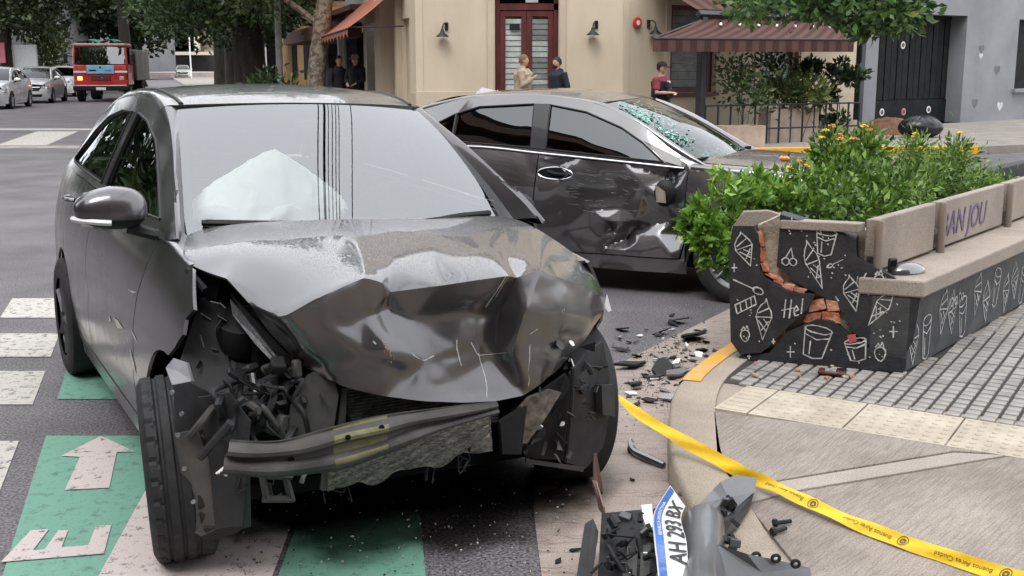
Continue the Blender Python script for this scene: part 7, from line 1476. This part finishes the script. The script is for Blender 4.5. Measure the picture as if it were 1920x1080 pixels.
    if beard: b = MB(); ell(b, S((.058, 0, 1.545)), (.058*k, .052*k, .045*k), 12); b.build('beard', hair, t_)
    if cap:
        b = MB(); b.grid(lambda i, j: (hd[0]+.106*k*math.cos(math.pi/2*(1-j))*math.cos(6.2832*i), hd[1]+.090*k*math.cos(math.pi/2*(1-j))*math.sin(6.2832*i), hd[2]+.035*k+.095*k*math.sin(math.pi/2*(1-j))), 24, 8); b.grid(lambda i, j: (hd[0]+(.08+.11*j)*k, hd[1]+(i-.5)*.16*k*(1-.3*j), hd[2]+(.042-.012*j-.03*(2*i-1)**2)*k), 8, 3); b.build('cap', cap, t_)
    if vest:
        b = MB(); b.tube([S(q) for q in ((.01, 0, 1.02), (.015, 0, 1.2), (.015, 0, 1.38))], [.168*k, .170*k, .172*k], 14, flat=1.12); b.box(S((.20, 0, 1.14)), (.06, .22, .13), bev=.015); b.box(S((.20, -.10, 1.30)), (.05, .09, .12), bev=.015); remesh(b.build('vest', vest, t_), .016, 2)
        b = MB(); b.box(S((.206, -.06, 1.36)), (.01, .10, .035)); b.build('name_tag', WHITEPL, t_, smooth=False); b = MB(); b.tube([S((0, 0, .97)), S((0, 0, 1.03))], [.168*k, .168*k], 14, flat=1.22); b.box(S((0, -.22, .92)), (.10, .06, .18), bev=.02); b.build('duty_belt', BLKPL, t_)
    return t_
def cloth_m(name, c_): return mat(name, c_, rough=.9, var=.25, scale=9, bump=.5, bscale=16, bdist=.02)
q = dp(980, 150, 21.4); person('person in a beige jacket facing the person in navy by the maroon door', (q[0], q[1], .14), R(-12), [((.05, -.24, 1.14), (.22, -.12, 1.28)), ((.02, .25, 1.13), (.16, .18, 1.0))], cloth_m('beige_jacket', (.34, .27, .20)), cloth_m('grey_trousers', (.05, .05, .055)), HAIRL, 1.62)
q = dp(1046, 150, 21.6); person('bearded person in a navy jacket with hands behind, leaning by the maroon door', (q[0], q[1], .14), R(215), [((-.06, -.25, 1.13), (-.14, -.10, .97)), ((-.06, .25, 1.13), (-.14, .10, .97))], cloth_m('navy_jacket', (.016, .019, .034)), cloth_m('dark_jeans', (.02, .024, .04)), HAIRD, 1.58, beard=True)
q = dp(1238, 160, 18.9); person('person in a maroon shirt, black vest and cap, hands joined in front', (q[0], q[1], .14), R(-35), [((.06, -.26, 1.16), (.25, -.06, 1.16)), ((.06, .26, 1.16), (.26, .04, 1.14))], cloth_m('maroon_shirt', (.19, .03, .045)), cloth_m('black_trousers', (.012, .013, .018)), HAIRD, 1.49, cap=cloth_m('black_cap', (.018, .015, .014)), vest=cloth_m('black_vest', (.012, .012, .015)), sleeve='short')
q = dp(668, 150, 26.5); person('person in dark clothes with a pale cap in front of the dark shop', (q[0], q[1], .14), R(-120), [((.05, -.25, 1.14), (.18, -.12, 1.06)), ((.05, .25, 1.14), (.18, .12, 1.06))], cloth_m('black_jacket', (.012, .012, .016)), cloth_m('black_jeans', (.014, .014, .018)), HAIRD, 1.66, cap=cloth_m('pale_cap', (.35, .33, .28)))
q = dp(636, 150, 27.4); person('person in a black coat beside the mottled tree', (q[0], q[1], .14), R(-60), [((.03, -.25, 1.13), (.10, -.22, .92)), ((.03, .25, 1.13), (.10, .22, .92))], cloth_m('black_coat', (.010, .010, .013)), cloth_m('black_jeans', (.014, .014, .018)), HAIRD, 1.64)
# ---------------------------------------------------------------- caution tape
TAPE = mat('yellow_tape', (.72, .45, .012), rough=.6, var=.12, scale=5, bump=.5, bscale=22, bdist=.01); INK = mat('tape_ink', (.10, .075, .02), rough=.6)
def tp_(px, py, z): return Vector(gp(px, py, z))
TP = [tp_(1146, 735, .40), tp_(1200, 778, .30), tp_(1270, 820, .215), tp_(1340, 858, .170), tp_(1400, 890, .162), tp_(1470, 920, .165), tp_(1560, 962, .155), tp_(1660, 1003, .15), tp_(1780, 1046, .15), tp_(1920, 1088, .16), tp_(2080, 1130, .22), tp_(2300, 1160, .5)]
TC = smooth_path(TP, 10); nT = len(TC); acc = [0.]
for i in range(1, nT): acc.append(acc[-1]+(TC[i]-TC[i-1]).length)
def tape_pt(s, v, lift=0.):
    s = min(max(s, 0), acc[-1]-1e-4); i = max(k for k in range(nT-1) if acc[k] <= s); t = (s-acc[i])/(acc[i+1]-acc[i]); P_ = TC[i].lerp(TC[i+1], t); d = (TC[min(i+2, nT-1)]-TC[max(i-1, 0)]).normalized()
    sd_ = d.cross(Vector((0, 0, 1))).normalized(); tw = R(38)+.35*math.sin(s*4.1+.8)+.9*math.exp(-((s-acc[40])/.10)**2)-.25*math.exp(-(s/.2)**2)
    ax = sd_*math.cos(tw)-Vector((0, 0, 1))*math.sin(tw); nn = d.cross(ax).normalized(); nn = nn if nn.z > 0 else -nn
    q = P_+ax*v*.025+nn*(lift+.006*math.sin(s*23+v*2)*(1-abs(v)*.3)); q.z = max(q.z, .1345+lift*.5) if q.x > .75 else q.z; return q
b = MB(); b.grid(lambda i, j: tuple(tape_pt(i*acc[-1], 2*j-1)), 260, 6); tape = b.build('caution_tape', TAPE, solid=.0006); tag(tape, 'yellow printed caution tape stretched from the grey sedan across the pavement', 'tape')
def tape_text(txt, s0, size, v0):
    cu = bpy.data.curves.new('t', 'FONT'); cu.body = txt; cu.size = size; cu.resolution_u = 2; to = bpy.data.objects.new('t', cu); col.objects.link(to); bpy.context.view_layer.update(); me = bpy.data.meshes.new_from_object(to); bpy.data.objects.remove(to)
    for v in me.vertices: v.co = tape_pt(s0-v.co.x, v0+v.co.y/.025, .0022)
    me.materials.clear(); me.materials.append(INK); o = bpy.data.objects.new('tape_lettering', me); col.objects.link(o); o.parent = tape
for s0 in (.95, 1.30, 1.63, 1.98, 2.33): tape_text('Buenos Aires Ciudad', s0, .021, -.25); 

for s0 in (.99, 1.34, 1.67, 2.02, 2.37):
    b = MB(); n = 14
    for r0, r1 in ((.019, .016), (.011, .004)):
        o_ = len(b.v)
        for k in range(n): a = 6.2832*k/n; b.v += [tuple(tape_pt(s0+r0*math.cos(a), -.1+r0*math.sin(a)/.025, .0022)), tuple(tape_pt(s0+r1*math.cos(a), -.1+r1*math.sin(a)/.025, .0022))]
        b.f += [(o_+2*k, o_+2*((k+1) % n), o_+2*((k+1) % n)+1, o_+2*k+1) for k in range(n)]
    b.build('tape_emblem', INK, tape, smooth=False)
# ---------------------------------------------------------------- torn-off bumper with number plate
bo = tp_(1250, 1040, 0); bum = thing('broken_bumper', 'torn off black front bumper with a bent number plate lying at the kerb', 'bumper', tuple(bo))
def bl(px, py, z): return tuple(tp_(px, py, z)-bo)
SATIN = mat('satin_grey_bumper', (.075, .077, .082), rough=.38, coat=.3, var=.2, scale=6)
b = MB(); 
def shell(i, j):
    A_ = Vector(bl(1292, 1150, .30)).lerp(Vector(bl(1300, 948, .26)), i); a = math.pi*(.05+.95*j); w_ = .075*(1-.12*i); return tuple(A_+Vector((-.055*math.cos(a)*1.2+.03, .02*math.sin(3*i), .09*math.sin(a)-.10+.01*math.sin(7*i+j))))
b.grid(shell, 24, 14); b.build('bumper_shell', SATIN, bum, solid=.006)
plf = lambda nm, pts, m, t=.006: plate(nm, pts, m, bum, t, bl)
plf('bumper_corner', [(1312, 945, .22), (1350, 905, .20), (1378, 892, .19), (1420, 898, .18), (1412, 925, .17), (1370, 962, .16), (1345, 985, .17), (1322, 975, .20)], SATIN, .008)
plf('bumper_corner', [(1340, 985, .20), (1370, 962, .165), (1412, 925, .165), (1405, 950, .145), (1380, 990, .14), (1352, 1010, .15)], BLKPL, .008)
plf('lower_panel', [(1345, 1022, .24), (1400, 1040, .23), (1460, 1052, .20), (1518, 1066, .17), (1522, 1100, .14), (1400, 1130, .14), (1335, 1110, .16)], SATIN, .008)
for px, py in ((1418, 1038), (1455, 1042), (1492, 1052)):
    b = MB(); q = Vector(bl(px, py, .225)); b.tube([tuple(q+Vector((.011*math.cos(a), 0, .010*math.sin(a)-.008))) for a in np.linspace(0, 6.2832, 13)], .005, 6); b.build('mounting_tab', BLKPL, bum)
plf('side_strip', [(1096, 985, .14), (1112, 975, .14), (1122, 1000, .13), (1108, 1100, .13), (1078, 1100, .13)], GRYPL, .01); plf('side_strip', [(1112, 900, .20), (1118, 902, .20), (1132, 950, .16), (1135, 968, .13), (1124, 955, .13)], MATS['red_brown_plastic'], .006)
plf('inner_panel', [(1128, 965, .16), (1235, 955, .17), (1245, 1000, .16), (1225, 1100, .15), (1120, 1100, .14)], BLKPL, .01); plf('white_foam', [(1202, 950, .23), (1222, 948, .23), (1224, 972, .22), (1232, 990, .21), (1212, 992, .21), (1206, 975, .22)], WHITEPL, .012)
for q in ([(1176, 1028, .22), (1196, 1026, .22), (1192, 1110, .20), (1172, 1110, .20)], [(1202, 1026, .22), (1220, 1025, .22), (1216, 1110, .20), (1198, 1110, .20)]): plf('grille_bar', q, GREYSTEEL, .012)
rj = random.Random(21)
for k in range(46):
    px, py = rj.uniform(1130, 1245), rj.uniform(968, 1085); z = rj.uniform(.16, .25); b = MB()
    if k % 3 == 0: b.tube(smooth_path([bl(px, py, z), bl(px+rj.uniform(-22, 22), py+rj.uniform(-18, 18), z+.02), bl(px+rj.uniform(-35, 35), py+rj.uniform(-10, 30), z-.02)], 4), rj.choice((.003, .005, .008)), 6); nm = 'broken_rib'
    else: b.box(bl(px, py, z), (rj.uniform(.01, .06), rj.uniform(.005, .03), rj.uniform(.004, .03)), rj.uniform(0, 3.1), rj.uniform(-.9, .9), rj.uniform(-.9, .9), bev=.002); nm = 'broken_clip'
    b.build(nm, rj.choice((BLKPL, BLKPL, BLKPL, GRYPL, SATIN, CHROME if k % 5 == 0 else GRYPL)), bum, smooth=False)
for k in range(22):
    px, py = rj.uniform(1330, 1385), rj.uniform(940, 1035); b = MB(); b.box(bl(px, py, rj.uniform(.15, .22)), (rj.uniform(.01, .05), rj.uniform(.005, .03), rj.uniform(.005, .04)), rj.uniform(0, 3.1), rj.uniform(-.9, .9), rj.uniform(-.9, .9), bev=.002); b.build('broken_clip', rj.choice((BLKPL, GRYPL, SATIN)), bum, smooth=False)
# number plate, S-bent: u along the plate (bottom to top in the view), v across
PL = smooth_path([bl(1262, 1150, .30), bl(1258, 1075, .315), bl(1250, 1015, .34), bl(1244, 968, .335), bl(1268, 918, .27)], 8); PR = smooth_path([bl(1300, 1150, .24), bl(1290, 1075, .25), bl(1286, 1015, .27), bl(1276, 975, .265), bl(1284, 950, .235)], 8)
PLl = smooth_path([bl(1238, 1135, .30), bl(1232, 1062, .315), bl(1226, 1008, .34), bl(1226, 962, .335), bl(1256, 911, .275)], 8)
def plate_pt(u, v, lift=0):
    k = u*(len(PLl)-1); i = int(min(max(k, 0), len(PLl)-2)); t = k-i; A_ = PLl[i].lerp(PLl[i+1], t); B_ = PR[i].lerp(PR[i+1], t); q = A_.lerp(B_, v); d = (PLl[i+1]-PLl[i]).cross(B_-A_).normalized(); d = d if d.y < 0 else -d; return q+d*lift
WPL = mat('plate_white', (.74, .75, .74), rough=.35, coat=.4, var=.06); BPL = mat('plate_blue', (.02, .10, .36), rough=.35, coat=.4, color2=(.03, .15, .50), scale=10)
b = MB(); b.grid(lambda i, j: tuple(plate_pt(i, j)), 40, 10); po = b.build('number_plate', WPL, bum, solid=.002, label='white and blue number plate bent in an S')
b = MB(); b.grid(lambda i, j: tuple(plate_pt(.02+.96*i, .02+.25*j, .0045)), 40, 4); b.build('plate_band', BPL, po)
def plate_text(txt, u0, su, v0, sv, m):
    cu = bpy.data.curves.new('t', 'FONT'); cu.body = txt; cu.size = 1; cu.resolution_u = 3; cu.offset = .012; to = bpy.data.objects.new('t', cu); col.objects.link(to); bpy.context.view_layer.update(); me = bpy.data.meshes.new_from_object(to); bpy.data.objects.remove(to)
    bm = bmesh.new(); bm.from_mesh(me); bmesh.ops.triangulate(bm, faces=bm.faces); bmesh.ops.subdivide_edges(bm, edges=[e for e in bm.edges if e.calc_length() > .25], cuts=2); bm.to_mesh(me); bm.free()
    for v in me.vertices: v.co = plate_pt(u0+v.co.x*su, v0-v.co.y*sv, .0055)
    me.materials.clear(); me.materials.append(m); o = bpy.data.objects.new('plate_lettering', me); col.objects.link(o); o.parent = po
plate_text('AH 293 BX', .30, .128, .94, .80, INK if False else mat('plate_ink', (.012, .012, .014), rough=.5)); plate_text('REPUBLICA ARGENTINA', .52, .030, .22, .16, WPL)
# ---------------------------------------------------------------- loose things
def loose(name, label, cat, q, parts, group=None):
    t_ = thing(name, label, cat, q, 0, group)
    for nm, mb, m in parts: mb.build(nm, m, t_)
    return t_
q = gp(1215, 850, .008); b1 = MB(); b1.tube(smooth_path([Vector(gp(1183, 826, .05))-Vector(q), Vector(gp(1186, 842, .03))-Vector(q), Vector(gp(1200, 852, .025))-Vector(q), Vector(gp(1245, 872, .02))-Vector(q)], 5), [.010, .012, .014, .016, .016, .016, .015, .014, .014, .014, .016, .017, .018, .017, .016, .012], 8); b2 = MB(); b2.box(tuple(Vector(gp(1184, 842, .02))-Vector(q)), (.03, .03, .03), .4, bev=.006); loose('door_handle', 'black car door handle lying in the gutter beside the yellow tape', 'door handle', q, [('grip', b1, PBLACK), ('pivot', b2, BLKPL)])
q = (*[a+b_ for a, b_ in zip((O_.x, O_.y), (e1*.71+e2*.22)[:2])], .585); b1 = MB(); b1.grid(lambda i, j: (.105*math.cos(math.pi*j/2)*math.cos(6.2832*i)*(1.1 if math.cos(6.28*i) > 0 else .9), .055*math.cos(math.pi*j/2)*math.sin(6.2832*i), .055*math.sin(math.pi*j/2)**.8), 24, 8); t_ = thing('mirror_cap', 'black door mirror cap lying on the concrete bench seat', 'mirror cap', q, R(25)); b1.build('shell', PBLACK, t_); b1 = MB(); b1.tube([(.09*math.cos(a), .05*math.sin(a), .004) for a in np.linspace(0, 6.2832, 19)], .006, 6); b1.build('rim', BLKPL, t_)
q = (*[a+b_ for a, b_ in zip((O_.x, O_.y), (e1*.66+e2*.17)[:2])], .585); b1 = MB(); b1.box((0, 0, .04), (.05, .025, .08), .5, bev=.006); b2 = MB(); b2.box((0, -.014, .055), (.035, .006, .03), .5); loose('handheld_radio', 'small dark handset standing on the bench seat by the metal post', 'radio', q, [('case', b1, GRYPL), ('screen', b2, DARK)])
for k, (px, py, a, lb) in enumerate(((1468, 985, .2, 'short black bolt lying on the ramp slab, the straighter of two'), (1462, 1000, .5, 'short black bolt with a bent head lying on the ramp slab'))):
    q = gp(px, py, .133); b1 = MB(); b1.tube([(-.025, 0, .010), (.03, .006, .010)], .0075, 8); b2 = MB(); b2.tube([(-.034, 0, .012), (-.022, 0, .012)], .013, 6); t_ = thing('bolt', lb, 'bolt', q, a); b1.build('shank', BLKPL, t_); b2.build('head', BLKPL, t_)
q = gp(1560, 702, .134); b1 = MB(); b1.box((0, 0, .012), (.13, .07, .02), -.35, bev=.006); b2 = MB(); b2.box((-.01, -.01, .026), (.05, .03, .008), -.35); b3 = MB(); b3.box((.05, .01, .022), (.03, .04, .006), .3); loose('broken_lamp_unit', 'broken dark red lamp unit on the pavers before the planter', 'lamp unit', q, [('housing', b1, mat('dark_red_plastic', (.07, .025, .022), rough=.4)), ('lens', b2, CLEARL), ('tab', b3, BLKPL)])
def shard(px, py, z, s, m, nm, lb, cat, grp, seed):
    r_ = random.Random(seed); n = r_.randint(4, 6); P = [(s*r_.uniform(.5, 1)*math.cos(6.28*i/n+r_.uniform(-.3, .3)), s*.55*r_.uniform(.5, 1)*math.sin(6.28*i/n+r_.uniform(-.3, .3))) for i in range(n)]
    b = MB(); b.prism(P, 0, max(.003, s*.10)); o = b.build(nm, m, smooth=False); o.location = gp(px, py, z+.006+.25*s*.2); o.rotation_euler = (r_.uniform(-.35, .35), r_.uniform(-.35, .35), r_.uniform(0, 6.28)); tag(o, lb, cat, grp)
rd = random.Random(31)
def WHERE(px, py):
    return 'on the road close to the charcoal sedan' if py < 632 else 'beside the crushed corner of the grey sedan' if px < 1195 else 'near the start of the yellow tape' if py > 735 else 'at the foot of the yellow painted kerb' if px > 1262 else 'in the thick of the gutter debris'
for k in range(140):
    if k < 96: px = rd.gauss(1250, 38); py = 690+rd.gauss(0, 32)-(px-1250)*.62
    else: px, py = rd.uniform(1150, 1330), rd.uniform(590, 700)
    if px < 1148 or py > 770 or py < 585: continue
    wh = k % 5 == 0; shard(px, py, .002, rd.choice((.010, .014, .018, .022, .028, .035, .05, .075)) if not wh else rd.choice((.012, .02, .03, .05)), WHITEPL if wh else rd.choice((BLKPL, BLKPL, GRYPL, PBLACK)), 'white_shard' if wh else 'plastic_shard', ('pale' if wh else 'black')+' broken plastic shard '+WHERE(px, py), 'shard', 'pale shards in the gutter' if wh else 'black shards in the gutter', k)
for k, (px, py, s) in enumerate(((1240, 690, .14), (1270, 700, .12), (1300, 630, .16), (1275, 600, .10), (1175, 685, .14), (1255, 745, .09))): shard(px, py, .012, s, PBLACK if k % 2 else BLKPL, 'trim_fragment', ['large glossy black trim fragment by the yellow kerb', 'curved black trim fragment at the kerb foot', 'long black trim fragment near the broken planter corner', 'small black trim fragment under the charcoal sedan', 'long black trim fragment close to the grey sedan', 'dark trim fragment against the kerb face'][k], 'fragment', None, 300+k)
for k in range(14):
    px, py = rd.uniform(1040, 1330), rd.uniform(880, 1075)
    if 1090 < px < 1300 and py > 930: continue
    shard(px, py, Z if px > 1270 else .004, rd.choice((.012, .018, .025)), BLKPL, 'plastic_crumb', 'small black plastic crumb near the torn off bumper', 'crumb', 'crumbs around the bumper', 400+k)
# overhead cables between the cafe corner and the block across the road
CAB = mat('cable_black', (.012, .012, .012), rough=.7)
for x0, r_, lb in ((.25, .016, 'overhead cable nearest the cafe wall in the bundle above the junction'), (.42, .034, 'thick twisted overhead cable of the bundle above the junction'), (.53, .012, 'thin overhead cable beside the thick twisted one'), (.64, .013, 'thin middle overhead cable of the bundle'), (.74, .012, 'thin overhead cable towards the outside of the bundle'), (.83, .012, 'outermost thin overhead cable of the bundle'), (1.20, .014, 'single overhead cable set apart from the bundle')):
    b = MB(); b.tube([(x0-.16*(y-6.5), y, 9.0+.0009*(y-3)**2) for y in np.linspace(-19.4, 22.6, 30)], r_, 6); tag(b.build('overhead_cable', CAB), lb, 'cable')
# dark wet film under the wrecked nose: leaked fluid plus shade put into its colour
m = bpy.data.materials.new('shade_fluid'); m.use_nodes = True; t = m.node_tree; n = t.nodes; n.clear(); L = t.links.new
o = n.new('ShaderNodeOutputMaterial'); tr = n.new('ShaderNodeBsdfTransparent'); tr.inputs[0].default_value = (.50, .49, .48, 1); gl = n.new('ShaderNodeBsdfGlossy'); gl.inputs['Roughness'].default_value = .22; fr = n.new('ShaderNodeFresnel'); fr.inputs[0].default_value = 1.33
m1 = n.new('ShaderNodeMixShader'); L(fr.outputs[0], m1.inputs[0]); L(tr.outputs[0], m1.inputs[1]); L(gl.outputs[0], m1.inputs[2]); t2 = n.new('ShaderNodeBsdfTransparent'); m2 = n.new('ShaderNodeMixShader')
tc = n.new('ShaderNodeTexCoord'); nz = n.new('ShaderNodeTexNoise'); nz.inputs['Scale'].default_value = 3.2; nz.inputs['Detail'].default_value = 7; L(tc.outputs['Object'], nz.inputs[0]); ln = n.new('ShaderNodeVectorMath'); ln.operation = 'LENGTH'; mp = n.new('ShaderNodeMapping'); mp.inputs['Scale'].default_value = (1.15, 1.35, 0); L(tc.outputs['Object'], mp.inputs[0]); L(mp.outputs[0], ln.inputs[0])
ad = n.new('ShaderNodeMath'); ad.operation = 'MULTIPLY_ADD'; ad.inputs[1].default_value = .9; L(nz.outputs[0], ad.inputs[0]); L(ln.outputs['Value'], ad.inputs[2]); r = n.new('ShaderNodeMapRange'); r.inputs[1].default_value = 1.15; r.inputs[2].default_value = 1.40; r.inputs[3].default_value = 1; r.inputs[4].default_value = 0; L(ad.outputs[0], r.inputs[0]); L(r.outputs[0], m2.inputs[0]); L(t2.outputs[0], m2.inputs[1]); L(m1.outputs[0], m2.inputs[2]); L(m2.outputs[0], o.inputs[0]); MATS['shade_fluid'] = m
b = MB(); b.grid(lambda i, j: (-1.2+2.4*i, -1.1+2.2*j, 0), 1, 1); st = b.build('shade_fluid_film', m, road, smooth=False); st.location = (-.40, 4.20, .012)
rk = random.Random(77)
for k in range(16):
    px, py = rk.uniform(1400, 1600), rk.uniform(676, 712); s = rk.uniform(.008, .022); b = MB(); b.box((0, 0, s*.4), (s*1.6, s, s*.8), rk.uniform(0, 3), rk.uniform(-.4, .4), bev=s*.2); o = b.build('brick_chip', BRICK if k % 3 else MORT, smooth=False); o.location = gp(px, py, Z+.001); tag(o, 'small chip of brick and mortar on the pavers below the broken planter wall', 'rubble', 'brick chips below the planter')
b = MB(); gk = random.Random(5)
for k in range(900):
    px = gk.gauss(1245, 45); py = 680+gk.gauss(0, 42)-(px-1250)*.6
    if px < 1150 or py > 900 or py < 570 or (px > 1255 and py > 700) or px > 1350: continue
    q = gp(px, py, .008); s = gk.uniform(.002, .006); b.box(q, (s, s*.8, s*.7), gk.uniform(0, 3))
for k in range(260):
    q = gp(gk.uniform(420, 1120), gk.uniform(900, 1078), .014); s = gk.uniform(.002, .007); b.box(q, (s, s*.8, s*.7), gk.uniform(0, 3))
cr_o = b.build('glass_crumbs', mat('crumb_mix', (.02, .02, .022), rough=.3, color2=(.62, .62, .58), scale=45, cmin=.45, cmax=.6), smooth=False, kind='stuff'); cr_o['label'] = 'fine crumbs of glass and plastic scattered over the gutter and road'; cr_o['category'] = 'debris'
